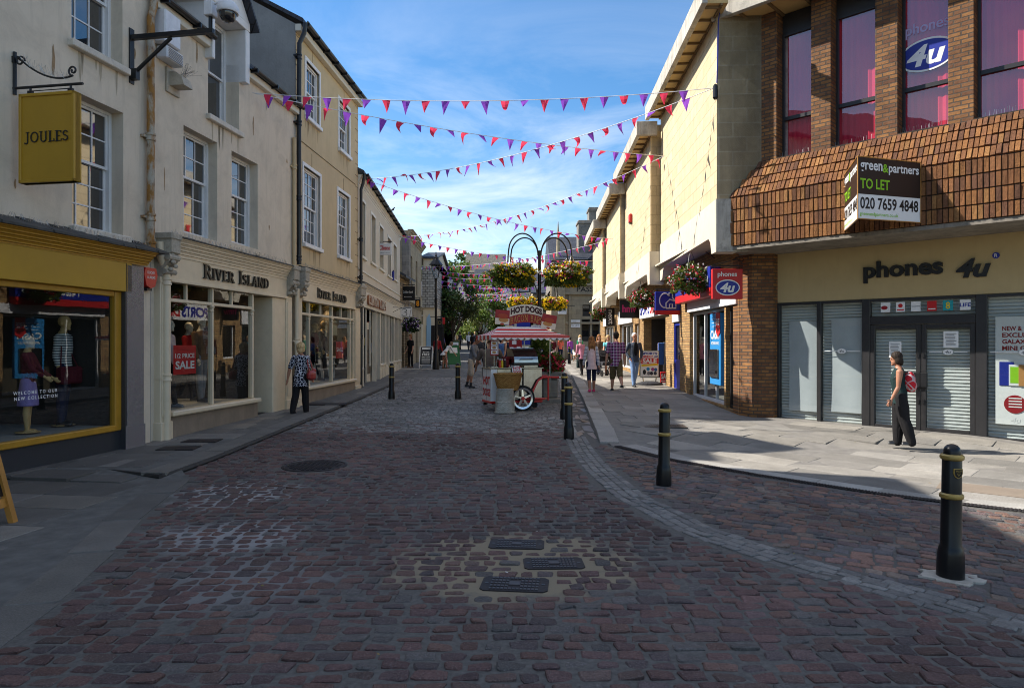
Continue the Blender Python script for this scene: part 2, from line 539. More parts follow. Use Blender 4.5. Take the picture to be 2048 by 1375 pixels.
MT['flag'] = vcol('flagstone', .75, .22, 2.6, .35, 60, .35, .16, .008)
def street_mat():
 q = G('mortar bed'); v = q.coords()
 sp = q.n('ShaderNodeSeparateXYZ', {0: v}); X, Y = sp.outputs[0], sp.outputs[1]
 n1_ = q.noise(v, 2.2, 8, .65)
 base = q.mix(q.rng(q.noise(v, 30, 6, .7), .3, .7), (.075, .069, .062), (.15, .14, .126))
 # pale lime mortar smeared near the left kerb
 def blob(cx, cy, rx, ry, lo=.9, hi=.35):
  a = q.math('DIVIDE', q.math('SUBTRACT', X, cx), rx); b = q.math('DIVIDE', q.math('SUBTRACT', Y, cy), ry)
  d = q.math('SQRT', q.math('ADD', q.math('MULTIPLY', a, a), q.math('MULTIPLY', b, b)))
  d = q.math('ADD', d, q.math('MULTIPLY', q.math('SUBTRACT', n1_, .5), 1.6))
  return q.rng(d, lo, hi)
 c = q.mix(blob(-3.15, 7.7, .95, .95, .8, .3), base, (.30, .29, .28))
 c = q.mix(blob(-2.5, 6.0, .9, .75), c, (.26, .25, .243))
 c = q.mix(q.math('MULTIPLY', blob(-2.0, 4.9, 1.0, .8), .6), c, (.22, .21, .205))
 # sandy mortar round the three covers
 c = q.mix(blob(.02, 5.28, 1.02, .85, 1.05, .75), c, (.24, .195, .13))
 # beyond the laid stones: setts as courses
 bt = q.n('ShaderNodeTexBrick', {'Vector': v, 'Color1': (.20, .19, .175, 1), 'Color2': (.11, .105, .10, 1), 'Mortar': (.07, .068, .06, 1), 'Scale': 1.0, 'Mortar Size': .012,
    'Mortar Smooth': .3, 'Brick Width': .15, 'Row Height': .12})
 c2 = q.mix(1.0, bt.outputs['Color'], q.mix(q.rng(n1_, .3, .7), (.75,) * 3, (1.25,) * 3), 'MULTIPLY')
 c = q.mix(q.rng(Y, 27.0, 27.2), c, c2)
 return q.out(c, .85, 0, q.bump(q.noise(v, 55, 6, .7), .5, .01), .25)
MT['street'] = street_mat()
MT['mortar_pale'] = paint('pale mortar', (.19, .175, .155), .9, .2, 6, bump=.3, bscale=80)
MT['ground'] = paint('earth', (.12, .11, .09), .9, .2, .3)
MT['asphalt'] = paint('asphalt', (.055, .055, .055), .85, .2, 2, bump=.3, bscale=120)
MT['mortar'] = paint('old mortar', (.12, .115, .105), .9, .25, 6, bump=.3, bscale=80)
CREAM = (.65, .56, .44)
MT['render_cream'] = paint('cream render', CREAM, .85, .07, .8, .42, .2, 45, dirtcol=(.30, .25, .19))
MT['render_pale'] = paint('pale render', (.60, .53, .41), .85, .05, .8, .20, .1, 60, dirtcol=(.33, .30, .24))
MT['render_yellow'] = paint('buff render', (.54, .42, .25), .85, .07, .7, .25, .14, 60, dirtcol=(.26, .20, .12))
MT['render_yellow_deep'] = paint('buff render groove', (.20, .15, .085), .9, .1, 2)
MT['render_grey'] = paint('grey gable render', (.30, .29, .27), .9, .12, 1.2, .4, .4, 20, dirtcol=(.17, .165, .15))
MT['cream_wood'] = paint('cream shopfront paint', (.67, .56, .40), .42, .05, 2, .22, .03, 20, dirtcol=(.33, .27, .16))
MT['cream_wood2'] = paint('ivory shopfront paint', (.66, .60, .48), .42, .05, 2, .16, dirtcol=(.36, .32, .25))
MT['white_paint'] = paint('white window paint', (.72, .71, .70), .45, .05, 3, .18, dirtcol=(.35, .33, .30))
MT['sill_paint'] = paint('sill paint', (.62, .57, .49), .7, .08, 4, .4, dirtcol=(.22, .20, .17))
MT['gold_paint'] = paint('mustard paint', (.43, .245, .018), .4, .07, 1.2, .18, dirtcol=(.24, .13, .015))
MT['gold_edge'] = paint('mustard moulding', (.44, .225, .02), .45, .1, 3, .25, dirtcol=(.18, .09, .012))
MT['lead'] = paint('lead flashing', (.055, .053, .05), .7, .3, 5, .4, .5, 18, dirtcol=(.10, .09, .06))
MT['slate'] = bricks('roof slate', (.055, .06, .075), (.035, .038, .05), (.015, .015, .018), .28, .18, .012, .6, .55, 'slope', stain=.35, staincol=(.02, .02, .022))
MT['slate_old'] = bricks('lichened slate', (.17, .155, .13), (.10, .095, .085), (.04, .036, .03), .32, .2, .014, .7, .9, 'slope', stain=.5, staincol=(.27, .21, .13))
MT['slate_wall'] = bricks('pale slate hanging', (.44, .42, .38), (.27, .26, .24), (.07, .065, .06), .3, .17, .02, .6, .85, stain=.4, staincol=(.55, .53, .48))
MT['granite'] = vcol('polished granite', .35, .1)
def granite_mat(name, c1, c2, rough):
 q = G(name); v = q.coords()
 a = q.noise(v, 85, 3, .6); b = q.n('ShaderNodeTexVoronoi', {'Vector': v, 'Scale': 120.0}).outputs['Color']
 c = q.mix(q.rng(a, .35, .65), c1, c2)
 c = q.mix(.35, c, b, 'MULTIPLY')
 return q.out(c, rough, 0, None, .5)
MT['granite'] = granite_mat('grey pink granite', (.12, .11, .115), (.33, .29, .28), .4)
MT['granite_dark'] = granite_mat('dark granite riser', (.03, .031, .036), (.065, .066, .072), .3)
MT['stone_riser'] = paint('brown stone riser', (.235, .185, .14), .7, .12, 3, .3, .1, 90, dirtcol=(.09, .08, .05))
MT['stone_capital'] = paint('weathered capital', (.40, .36, .29), .85, .2, 9, .5, .6, 26, dirtcol=(.12, .11, .09))
MT['black_iron'] = paint('black iron', (.012, .012, .013), .38, .3, 6, bump=.05, bscale=60)
MT['black_gloss'] = paint('black gloss paint', (.008, .008, .009), .30, .3, 5, spec=.3)
MT['gold_metal'] = paint('gold ring paint', (.40, .27, .07), .35, .2, 14, .35, spec=.6, metal=.35, dirtcol=(.10, .08, .03))
MT['black_gutter'] = paint('black gutter', (.014, .014, .016), .35, .3, 4)
MT['steel_frame'] = paint('dark grey frame', (.022, .021, .022), .42, .15, 4, .2, dirtcol=(.06, .055, .05))
def rust_pipe():
 q = G('rusty pipe paint'); v = q.coords()
 st = q.n('ShaderNodeMapping', {'Vector': v, 'Scale': (2.5, 2.5, 1.1)}).outputs[0]
 a = q.noise(st, 2.6, 7, .62)
 c = q.mix(q.rng(a, .42, .56), (.40, .36, .29), (.30, .145, .035))
 c = q.mix(q.rng(q.noise(v, 9, 5), .55, .75), c, (.14, .07, .03))
 sp = q.n('ShaderNodeSeparateXYZ', {0: v})
 return q.out(c, .75, 0, q.bump(q.noise(v, 40, 4), .3, .01), .3)
MT['rust_pipe'] = rust_pipe()
# right-hand side
MT['ashlar'] = bricks('bath stone ashlar', (.60, .485, .30), (.53, .42, .255), (.38, .30, .18), .62, .295, .011, .3, .85, var=.16, stain=.28, staincol=(.42, .33, .20), depth=.008)
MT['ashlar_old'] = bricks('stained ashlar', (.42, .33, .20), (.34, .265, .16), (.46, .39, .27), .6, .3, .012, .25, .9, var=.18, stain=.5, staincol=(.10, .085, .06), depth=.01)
MT['precast'] = paint('pale precast stone', (.60, .53, .41), .8, .07, 1.1, .22, .25, 70, dirtcol=(.33, .28, .21))
MT['concrete'] = paint('weathered concrete', (.47, .43, .36), .85, .12, 1.5, .75, .35, 45, dirtcol=(.10, .09, .075))
MT['concrete_dark'] = paint('dark concrete', (.23, .20, .16), .85, .2, 1.6, .7, .3, 40, dirtcol=(.05, .045, .04))
MT['soffit'] = paint('buff soffit', (.62, .43, .18), .8, .08, 1.2, .2, dirtcol=(.3, .2, .1))
MT['soffit_rib'] = paint('soffit rib', (.20, .13, .06), .8, .1, 2)
MT['brick_wall'] = bricks('rustic brown brick', (.27, .125, .042), (.125, .055, .028), (.085, .06, .042), .225, .075, .012, .9, .85, var=.35, depth=.018, stain=.3, staincol=(.06, .03, .018))
MT['brick_buff'] = bricks('buff brick', (.42, .26, .10), (.29, .155, .06), (.20, .14, .08), .225, .075, .012, .7, .85, var=.3)
MT['brick_tile'] = vcol('rustic tile brick', .85, .35, 22, .9, 55, .3, 0, .02)
MT['brick_dark'] = paint('dark joint', (.03, .022, .016), .95, .2, 5)
MT['fascia_buff'] = paint('buff fascia', (.47, .355, .175), .7, .05, 1, .2, .1, 80, dirtcol=(.28, .20, .09))
MT['letter_black'] = flat('black letters', (.012, .012, .012), .35, .4)
MT['stone_grey'] = bricks('grey granite ashlar', (.25, .225, .19), (.17, .155, .135), (.27, .245, .20), .55, .28, .012, .5, .9, var=.25, stain=.5, staincol=(.07, .065, .055))
MT['stone_buff'] = bricks('buff ashlar', (.38, .315, .205), (.30, .245, .165), (.26, .22, .155), .6, .3, .01, .35, .9, var=.18, stain=.4, staincol=(.14, .12, .09))
MT['rubble'] = bricks('rubble stone', (.34, .25, .14), (.20, .145, .085), (.15, .12, .08), .3, .14, .02, .9, .9, var=.35, wob=.06, stain=.3, staincol=(.08, .06, .04))
MT['glass_shop'] = glass('shop glass', (.82, .86, .85), .85, 0, .02)
MT['glass_blue'] = glass('upper glass', (.92, .88, .92), 1.55, .01, .05)
MT['glass_clear'] = glass('lantern glass', (.9, .9, .88), .6)
MT['pane'] = pane_mat('window pane')
MT['pane_flat'] = pane_mat('dark pane', .02, (.02, .021, .022))
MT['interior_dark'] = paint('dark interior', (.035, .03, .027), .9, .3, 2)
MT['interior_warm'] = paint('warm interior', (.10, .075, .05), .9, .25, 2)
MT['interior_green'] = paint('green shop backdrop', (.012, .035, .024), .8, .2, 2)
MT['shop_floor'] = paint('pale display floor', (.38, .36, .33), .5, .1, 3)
MT['red_sign'] = flat('red sign', (.52, .02, .022), .4)
MT['deep_red'] = flat('deep red', (.30, .016, .02), .4)
MT['blue_sign'] = flat('blue sign', (.018, .03, .26), .4)
MT['white_sign'] = flat('white sign', (.76, .75, .73), .45)
MT['cream_sign'] = flat('cream sign', (.66, .58, .46), .5)
MT['black_sign'] = flat('black sign', (.010, .009, .010), .35)
MT['yellow_sign'] = flat('yellow sign', (.72, .50, .02), .45)
MT['pink_letter'] = flat('pink letters', (.62, .02, .16), .4)
MT['green_letter'] = flat('lime letters', (.26, .56, .02), .45)
MT['brown_sign'] = flat('brown board', (.028, .014, .009), .45)
MT['orange_sign'] = flat('orange letters', (.80, .30, .01), .45)
MT['grey_letter'] = flat('grey letters', (.22, .22, .22), .5)
MT['sky_blue'] = flat('light blue panel', (.03, .22, .50), .4)
MT['teal'] = flat('teal', (.02, .30, .33), .5)
MT['green_board'] = flat('green board', (.012, .12, .045), .5)
MT['tan'] = flat('tan bread', (.46, .22, .07), .6)
MT['sausage'] = flat('sausage red', (.36, .05, .02), .5)
MT['blind'] = paint('red blind', (.66, .014, .05), .75, .1, 1.2)
MT['wood_aboard'] = paint('oiled board timber', (.42, .19, .035), .5, .2, 5)
MT['stainless'] = metal('stainless steel', (.36, .35, .325), .2)
MT['chrome'] = metal('polished alloy', (.75, .75, .74), .2)
MT['rubber'] = flat('tyre rubber', (.014, .014, .014), .8)
MT['red_paint'] = paint('red enamel', (.52, .018, .014), .32, .1, 5, spec=.5)
MT['plastic_white'] = paint('white plastic', (.70, .70, .72), .4, .05, 3, .2)
MT['plastic_dark'] = flat('dark dome', (.015, .015, .018), .1, .8)
MT['vent'] = paint('cream vent', (.45, .40, .32), .6, .1, 5, .4)
def wicker(name, c1, c2, sx, sz):
 q = G(name); v = q.coords()
 sp = q.n('ShaderNodeSeparateXYZ', {0: v})
 an = q.math('ARCTAN2', sp.outputs[1], sp.outputs[0])
 cb = q.n('ShaderNodeCombineXYZ', {0: q.math('MULTIPLY', an, sx), 1: q.math('MULTIPLY', sp.outputs[2], sz)}).outputs[0]
 bt = q.n('ShaderNodeTexBrick', {'Vector': cb, 'Color1': (*c1, 1), 'Color2': (*c2, 1), 'Mortar': (*sc(c2, .25), 1), 'Scale': 1.0, 'Mortar Size': .06, 'Mortar Smooth': .6, 'Brick Width': .9, 'Row Height': .42})
 h = q.math('SUBTRACT', 1.0, bt.outputs['Fac'])
 return q.out(bt.outputs['Color'], .7, 0, q.bump(h, .9, .02), .3)
MT['wicker'] = wicker('honey wicker', (.50, .26, .07), (.34, .155, .035), 5, 18)
MT['wicker_white'] = wicker('white wicker', (.66, .62, .54), (.50, .46, .38), 5, 18)
def striped(name, c1, c2, freq, axis=0, duty=.5, rough=.7):
 q = G(name); v = q.coords()
 sp = q.n('ShaderNodeSeparateXYZ', {0: v})
 fr = q.math('FRACT', q.math('MULTIPLY', sp.outputs[axis], freq))
 f = q.math('LESS_THAN', fr, duty)
 return q.out(q.mix(f, c2, c1), rough, 0, q.bump(q.noise(v, 5, 3), .15, .03), .3)
MT['awning'] = striped('red striped canvas', (.56, .02, .018), (.74, .70, .66), 5.4, 1)
# foliage and flowers
def thin(name, tr):
 q = G(name)
 a = q.n('ShaderNodeAttribute', attribute_name='Col').outputs['Color']
 d = q.n('ShaderNodeBsdfPrincipled', {'Base Color': a, 'Roughness': .5, 'Specular IOR Level': .35})
 t = q.n('ShaderNodeBsdfTranslucent', {'Color': a})
 q.t.links.new(q.n('ShaderNodeMixShader', {0: tr, 1: d.outputs[0], 2: t.outputs[0]}).outputs[0], q.n('ShaderNodeOutputMaterial').inputs[0])
 return q.m
MT['leaf'] = thin('leaf', .35)
MT['petal'] = thin('petal', .3)
MT['bark'] = paint('bark', (.075, .055, .04), .9, .3, 8, bump=.6, bscale=30)
# cloth and skin
def cloth(name, col, var=.14, rough=.85, fold=.35):
 q = G(name); v = q.coords()
 n_ = q.noise(v, 7, 4, .6)
 c = q.mix(q.rng(n_, .3, .7), sc(col, 1 - var), sc(col, 1 + var))
 st = q.n('ShaderNodeMapping', {'Vector': v, 'Scale': (9, 9, 4)}).outputs[0]
 h = q.math('ADD', q.noise(st, 1.2, 3, .5, .8), q.math('MULTIPLY', q.noise(v, 160, 2), .06))
 return q.out(c, rough, 0, q.bump(h, fold, .05), .2)
SK = G('skin'); _v = SK.coords()
MT['skin'] = SK.out(SK.mix(SK.rng(SK.noise(_v, 9, 4), .3, .7), (.44, .215, .14), (.56, .30, .205)), .5, 0, None, .35)
SK = G('tanned skin'); _v = SK.coords()
MT['skin_tan'] = SK.out(SK.mix(SK.rng(SK.noise(_v, 9, 4), .3, .7), (.32, .14, .08), (.42, .20, .12)), .5, 0, None, .35)
MT['mannequin'] = paint('linen mannequin', (.48, .31, .13), .7, .1, 12)
MT['mannequin_white'] = paint('pale mannequin', (.6, .52, .42), .6, .06, 5)
def hair(name, c1, c2):
 q = G(name); v = q.coords()
 st = q.n('ShaderNodeMapping', {'Vector': v, 'Scale': (26, 26, 5)}).outputs[0]
 a = q.noise(st, 1.5, 5, .65, 1.0)
 return q.out(q.mix(q.rng(a, .35, .65), c1, c2), .5, 0, q.bump(a, .8, .02), .12)
def plaid():
 q = G('purple plaid'); v = q.coords()
 sp = q.n('ShaderNodeSeparateXYZ', {0: v})
 def band(s_, fr, du):
  return q.math('LESS_THAN', q.math('FRACT', q.math('MULTIPLY', s_, fr)), du)
 ax = q.math('ADD', sp.outputs[0], 5.0)
 a = band(ax, 11, .5); b = band(sp.outputs[2], 11, .5)
 c = q.mix(q.math('MULTIPLY', q.math('ADD', a, b), .5), (.30, .10, .24), (.025, .006, .03))
 l = q.math('MAXIMUM', band(ax, 11, .16), band(sp.outputs[2], 11, .16))
 c = q.mix(q.math('MULTIPLY', l, .6), c, (.55, .48, .55))
 l2 = q.math('MULTIPLY', band(ax, 11, .16), band(sp.outputs[2], 11, .16))
 c = q.mix(l2, c, (.75, .72, .75))
 return q.out(c, .85, 0, q.bump(q.noise(v, 8, 3), .3, .05), .2)
def spots(name, c1, c2, scale, thr=.42):
 q = G(name); v = q.coords()
 a = q.n('ShaderNodeTexVoronoi', {'Vector': v, 'Scale': scale}, feature='DISTANCE_TO_EDGE').outputs['Distance']
 n_ = q.noise(v, scale * .8, 3, .6)
 f = q.rng(q.math('ADD', a, q.math('MULTIPLY', n_, .22)), thr * .52, thr * .6)
 return q.out(q.mix(f, c2, c1), .85, 0, q.bump(q.noise(v, 8, 3), .3, .05), .2)
MT['blouse'] = spots('black and white blouse', (.012, .014, .026), (.55, .55, .6), 17, .33)
MT['plaid'] = plaid()
MT['stripe_top'] = striped('navy striped jersey', (.03, .03, .045), (.62, .60, .55), 26, 2, .42, .85)
MT['stripe_sleeve'] = striped('grey striped jersey', (.16, .16, .22), (.70, .68, .68), 24, 2, .36, .85)
for k_, c_ in dict(black=(.014, .013, .014), navy=(.014, .018, .045), charcoal=(.04, .04, .045), grey=(.16, .165, .18), khaki=(.115, .085, .04), stone=(.46, .38, .29), denim=(.16, .25, .42), denim_dark=(.06, .075, .10),
     pink=(.62, .25, .34), hot_pink=(.56, .05, .14), coral=(.80, .16, .10), purple=(.36, .08, .36), green=(.02, .36, .17), red=(.36, .02, .025), white=(.70, .68, .66), turquoise=(.16, .52, .56),
     teal_dark=(.014, .032, .032), brown=(.13, .075, .045), taupe=(.17, .13, .105), blue=(.05, .12, .32), mustard=(.42, .27, .05), wine=(.10, .012, .02), pale_pink=(.70, .52, .50), olive=(.09, .085, .04), lilac=(.22, .17, .42)).items():
 MT['c_' + k_] = cloth(k_ + ' cloth', c_)
MT['leather_red'] = paint('red leather', (.26, .022, .02), .4, .15, 8, spec=.5)
MT['leather_black'] = paint('black leather', (.012, .012, .012), .4, .2, 8, spec=.5)
MT['c_floral'] = spots('floral cotton', (.45, .10, .06), (.40, .32, .22), 14, .4)
MT['c_redprint'] = spots('red printed canvas', (.50, .02, .03), (.45, .36, .36), 11, .36)
for k_, a_, b_ in (('blonde', (.36, .22, .09), (.72, .52, .28)), ('brown', (.055, .028, .014), (.16, .08, .035)), ('dark', (.012, .009, .008), (.05, .035, .025)), ('auburn', (.13, .05, .02), (.42, .20, .07)),
     ('grey', (.30, .29, .29), (.62, .60, .58)), ('streaked', (.07, .045, .03), (.30, .20, .12)), ('white', (.55, .53, .50), (.78, .76, .73))):
 MT['h_' + k_] = hair(k_ + ' hair', a_, b_)
MT['shutter'] = paint('pale shutter', (.64, .65, .63), .45, .04, 2, .1)
MT['paper'] = paint('white paper', (.72, .72, .70), .7, .04, 4)
MT['paper_back'] = paint('grey paper', (.50, .52, .54), .7, .06, 3)
MT['spike'] = metal('steel spike', (.5, .48, .45), .35)
MT['cover_iron'] = paint('cast iron cover', (.026, .021, .022), .6, .25, 9, .3, .2, 40, spec=.2, dirtcol=(.05, .035, .025))
MT['cover_grip'] = paint('worn iron', (.055, .048, .05), .5, .2, 9, spec=.3)
MT['water_channel'] = paint('wet channel stone', (.17, .105, .055), .25, .3, 3, .4, .3, 30, spec=.6, dirtcol=(.05, .04, .03))
MT['kerb'] = paint('granite kerb', (.22, .205, .185), .8, .15, 3, .4, .4, 60, dirtcol=(.09, .085, .075))
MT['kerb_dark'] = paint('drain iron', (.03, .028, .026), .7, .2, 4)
MT['hill'] = paint('wooded hill', (.05, .075, .025), .95, .35, .08, bump=.6, bscale=.6)
# ------------------------------------------------------------------ ground, street, pavements
nrs = np.random.RandomState(5)
def boundL(y): return float(np.interp(y, [2, 3.0, 3.78, 4.3, 5.1, 6.8, 8.5, 8.9, 17.7, 24, 46], [-2.65, -2.75, -2.84, -2.92, -3.11, -3.64, -4.0, -4.36, -4.2, -4.15, -4.3]))
def boundR(y): return float(np.interp(y, [3.2, 5.3, 7.2, 8.89, 10.6, 11.1, 11.9, 18.3, 30, 46], [13, 9.0, 5.4, 3.1, 1.95, 1.62, 1.49, 1.89, 2.55, 3.0]))
BANDY = [2.9, 3.6, 4.18, 4.7, 5.24, 6.15, 7.57, 9.2, 10.77, 12.2]
BANDX = [4.9, 3.85, 3.14, 2.67, 2.21, 1.69, 1.31, 1.16, 1.11, 1.12]
def band(y): return float(np.interp(y, BANDY, BANDX))
def grid_mesh(name, xs, ys, dz, mat, kind='structure'):
 vs = [(x, y, g(x, y) + dz) for y in ys for x in xs]
 nx = len(xs)
 fs = [(j * nx + i, j * nx + i + 1, (j + 1) * nx + i + 1, (j + 1) * nx + i) for j in range(len(ys) - 1) for i in range(nx - 1)]
 o = raw_mesh(name, vs, fs, mat, smooth=True)
 o['kind'] = kind
 return o
xs_ = [-900, -300, -120, -60, -30, -15] + [-9 + .5 * i for i in range(45)] + [15, 20, 30, 60, 120, 300, 900]
ys_ = [-120, -60, -30, -10] + [-2 + i for i in range(0, 48)] + [50, 60, 70, 90, 116, 140, 170, 260, 500, 1500]
grid_mesh('ground', xs_, ys_, -0.16, MT['ground'])
grid_mesh('street', [-9.5 + .5 * i for i in range(46)], [1 + .5 * i for i in range(128)], -0.008, MT['street'])
def stone_field(name, cells, mat, thick=.05, bevel=.012, jit=.010, tilt=.006, kind='structure', zoff=None, cut=.014, zg=True):
 """cells: (cx, cy, half length, half width, angle, colour). One mesh of many separately shaped stones."""
 n = len(cells)
 T = np.array([(-1, -1), (-1, -1), (1, -1), (1, -1), (1, 1), (1, 1), (-1, 1), (-1, 1)], dtype=float)
 KX = np.array([0, 1, -1, 0, 0, -1, 1, 0]) ; KY = np.array([1, 0, 0, 1, -1, 0, 0, -1])
 C = np.array([c[:5] for c in cells], dtype=float)
 cols = np.array([c[5] for c in cells], dtype=float)
 hl, hw, an = C[:, 2], C[:, 3], C[:, 4]
 out = np.zeros((n, 24, 3))
 jx = nrs.normal(0, jit, (n, 8)); jy = nrs.normal(0, jit, (n, 8))
 ca, sa = np.cos(an)[:, None], np.sin(an)[:, None]
 ti = nrs.normal(0, tilt, (n, 2)); lift = nrs.normal(0, .0035 if thick > .045 else .0008, n)
 zo = zoff if callable(zoff) else (lambda y: zoff or 0.0)
 gg = lambda x, y: g(x, y) + zo(y)
 gz_ = np.array([gg(x, y) for x, y in C[:, :2]])
 gx_ = np.array([gg(x + .2, y) for x, y in C[:, :2]]) - gz_; gy_ = np.array([(gg(x, y + .2) if zg else g(x, y + .2) + zo(y)) for x, y in C[:, :2]]) - gz_
 for ring in range(3):
  ins = [0.0, 0.0, bevel][ring]
  X = T[None, :, 0] * (hl[:, None] - ins) + KX * cut + jx * (1 if ring < 2 else .8)
  Y_ = T[None, :, 1] * (hw[:, None] - ins) + KY * cut * .8 + jy * (1 if ring < 2 else .8)
  wx = X * ca - Y_ * sa; wy = X * sa + Y_ * ca
  z = [-thick, -bevel * .8, 0.0][ring]
  tl = ti[:, :1] * X / np.maximum(hl[:, None], .05) + ti[:, 1:] * Y_ / np.maximum(hw[:, None], .05)
  out[:, ring * 8:ring * 8 + 8, 0] = C[:, 0:1] + wx
  out[:, ring * 8:ring * 8 + 8, 1] = C[:, 1:2] + wy
  out[:, ring * 8:ring * 8 + 8, 2] = gz_[:, None] + (gx_[:, None] * wx + gy_[:, None] * wy) / .2 + z + (tl + lift[:, None] if ring else 0)
 fs0 = []
 for r_ in range(2):
  for i in range(8):
   j = (i + 1) % 8
   fs0.append((r_ * 8 + i, r_ * 8 + j, r_ * 8 + 8 + j, r_ * 8 + 8 + i))
 fs0.append(tuple(range(16, 24)))
 faces = [tuple(b + i for i in f) for b in range(0, n * 24, 24) for f in fs0]
 cc = np.repeat(np.concatenate([cols, np.ones((n, 1))], 1), 24, axis=0)
 o = raw_mesh(name, out.reshape(-1, 3).tolist(), faces, mat, cc)
 o['kind'] = kind
 return o
def pick(pal):
 c = pal[nrs.randint(len(pal))]
 k = nrs.uniform(.80, 1.2)
 return tuple(x * k for x in c)
PAL_RED = [(.112, .062, .054), (.104, .060, .055), (.122, .067, .055), (.095, .060, .057), (.115, .064, .057), (.086, .064, .062), (.106, .070, .060), (.130, .074, .059), (.098, .086, .080)]
PAL_GREY = [(.175, .163, .15), (.15, .14, .13), (.20, .19, .175), (.165, .147, .134), (.125, .12, .115), (.18, .165, .146)]
PAL_RUST = [(.165, .093, .07), (.14, .083, .07), (.185, .108, .08), (.12, .082, .078), (.115, .095, .09), (.16, .12, .095), (.095, .085, .085)]
PAL_FLAG = [(.132, .122, .108), (.148, .135, .12), (.118, .11, .10), (.14, .13, .116), (.16, .145, .124)]
PAL_FLAGR = [(.235, .215, .185), (.215, .197, .17), (.255, .232, .197), (.225, .207, .18), (.20, .185, .162)]
COVERS = [(.04, 5.75), (.32, 5.25), (.02, 4.79)]
ROUND = (-2.73, 9.45, .42)
def field(x0, x1, y0, y1, pu, pv, gap, pal, ok, wavy=.03, gapf=None, angle=0.0, org=(0, 0), lenvar=.25):
 cells = []
 ca, sa = math.cos(angle), math.sin(angle)
 v = y0; r_ = 0
 while v < y1:
  hrow = pv * nrs.uniform(.9, 1.12)
  u = x0 - nrs.uniform(0, pu)
  while u < x1:
   l = pu * nrs.uniform(1 - lenvar, 1 + lenvar)
   uc = u + l / 2
   vc = v + hrow / 2 + wavy * math.sin(uc * .8 + v * .4) + .012 * math.sin(uc * 5 + r_)
   x = org[0] + uc * ca - vc * sa; y = org[1] + uc * sa + vc * ca
   if ok(x, y):
    kn = 1 + .45 * noise.noise((x * .55, y * .55, 3.0)) + .25 * noise.noise((x * 1.7, y * 1.7, 9.0))
    gp = gap * (gapf(x, y) if gapf else 1.0)
    cells.append((x, y, max(.02, (l - gp) / 2), max(.02, (hrow - gp) / 2), angle + nrs.normal(0, .025 if pv < .3 else .0), tuple(c * kn for c in pick(pal))))
   u += l
  v += hrow; r_ += 1
 return cells
def vis(x, y, m=2.2):
 return abs(x) < .76 * y + m
def in_cover(x, y):
 for cx, cy in COVERS:
  if abs(x - cx) < .285 and abs(y - cy) < .165: return True
 if (x - ROUND[0]) ** 2 + (y - ROUND[1]) ** 2 < (ROUND[2] + .07) ** 2: return True
 return False
BOLL = [(3.23, 5.03), (1.82, 8.19), (.99, 11.88), (1.11, 14.5), (-3.3, 18.7), (-1.48, 18.7), (3.15, 37.5)]
def near_boll(x, y): return any((x - a) ** 2 + (y - b) ** 2 < .17 ** 2 for a, b in BOLL)
def gapf(x, y):
 k = 1.0
 if ((x - .02) / 1.0) ** 2 + ((y - 5.28) / .8) ** 2 < 1: k = 1.5
 elif ((x + 3.1) / 1.0) ** 2 + ((y - 7.6) / 1.0) ** 2 < 1 or ((x + 2.4) / 1.) ** 2 + ((y - 5.9) / .7) ** 2 < 1: k = 1.35
 return k * (1.0 + .25 * math.sin(x * 1.7 + y * 2.1))
c1 = field(-4.6, 5.2, 2.9, 12.45, .158, .120, .024, PAL_RED, lambda x, y: vis(x, y) and boundL(y) + .07 < x < band(y) - .27 and not in_cover(x, y), gapf=gapf)
stone_field('red_sett_paving', c1, MT['sett'], bevel=.009, jit=.0055, tilt=.0045)
c2 = field(-4.5, 2.6, 12.5, 27.1, .14, .112, .018, PAL_GREY, lambda x, y: vis(x, y) and boundL(y) + .08 < x < (boundR(y) - .62), wavy=.02)
c2 = [(c if nrs.rand() > .6 * (14.6 - c[1]) / 2.1 else (*c[:5], pick(PAL_RED))) for c in c2]
stone_field('granite_sett_paving', c2, MT['granite_sett'], bevel=.011, jit=.004, tilt=.004)
c3 = field(-1.5, 12.5, -4.5, 6.5, .15, .118, .016, PAL_RUST, lambda x, y: y > 2.6 and vis(x, y) and y < 11.2 and band(y) + .27 < x < boundR(y) - .13 and not near_boll(x, y), wavy=.01, angle=R(-27), org=(0, 9.0))
stone_field('rust_sett_paving', c3, MT['sett'], bevel=.008, jit=.0035, tilt=.0035)
# curved band of small grey setts
cb_ = []
tt = np.linspace(0, 1, 400)
yy = 2.95 + tt * (12.3 - 2.95)
pts = np.array([(band(y), y) for y in yy])
# smooth the curve
for _ in range(40):
 pts[1:-1] = pts[1:-1] * .5 + (pts[:-2] + pts[2:]) * .25
seg = np.hypot(*np.diff(pts, axis=0).T); cum = np.concatenate([[0], np.cumsum(seg)])
for k in range(4):
 s_ = nrs.uniform(0, .1)
 while s_ < cum[-1] - .2:
  l = .16 * nrs.uniform(.8, 1.2)
  q_ = s_ + l / 2
  x = np.interp(q_, cum, pts[:, 0]); y = np.interp(q_, cum, pts[:, 1])
  x2 = np.interp(q_ + .05, cum, pts[:, 0]); y2 = np.interp(q_ + .05, cum, pts[:, 1])
  d_ = math.atan2(y2 - y, x2 - x)
  off = (k - 1.5) * .094
  if vis(x, y):
   cb_.append((x - math.sin(d_) * off, y + math.cos(d_) * off, (l - .010) / 2, .043, d_, pick([(.145, .138, .128), (.168, .16, .147), (.122, .117, .11)])))
  s_ += l
stone_field('grey_sett_band', cb_, MT['granite_sett'], bevel=.008, jit=.003, tilt=.003, cut=.012)
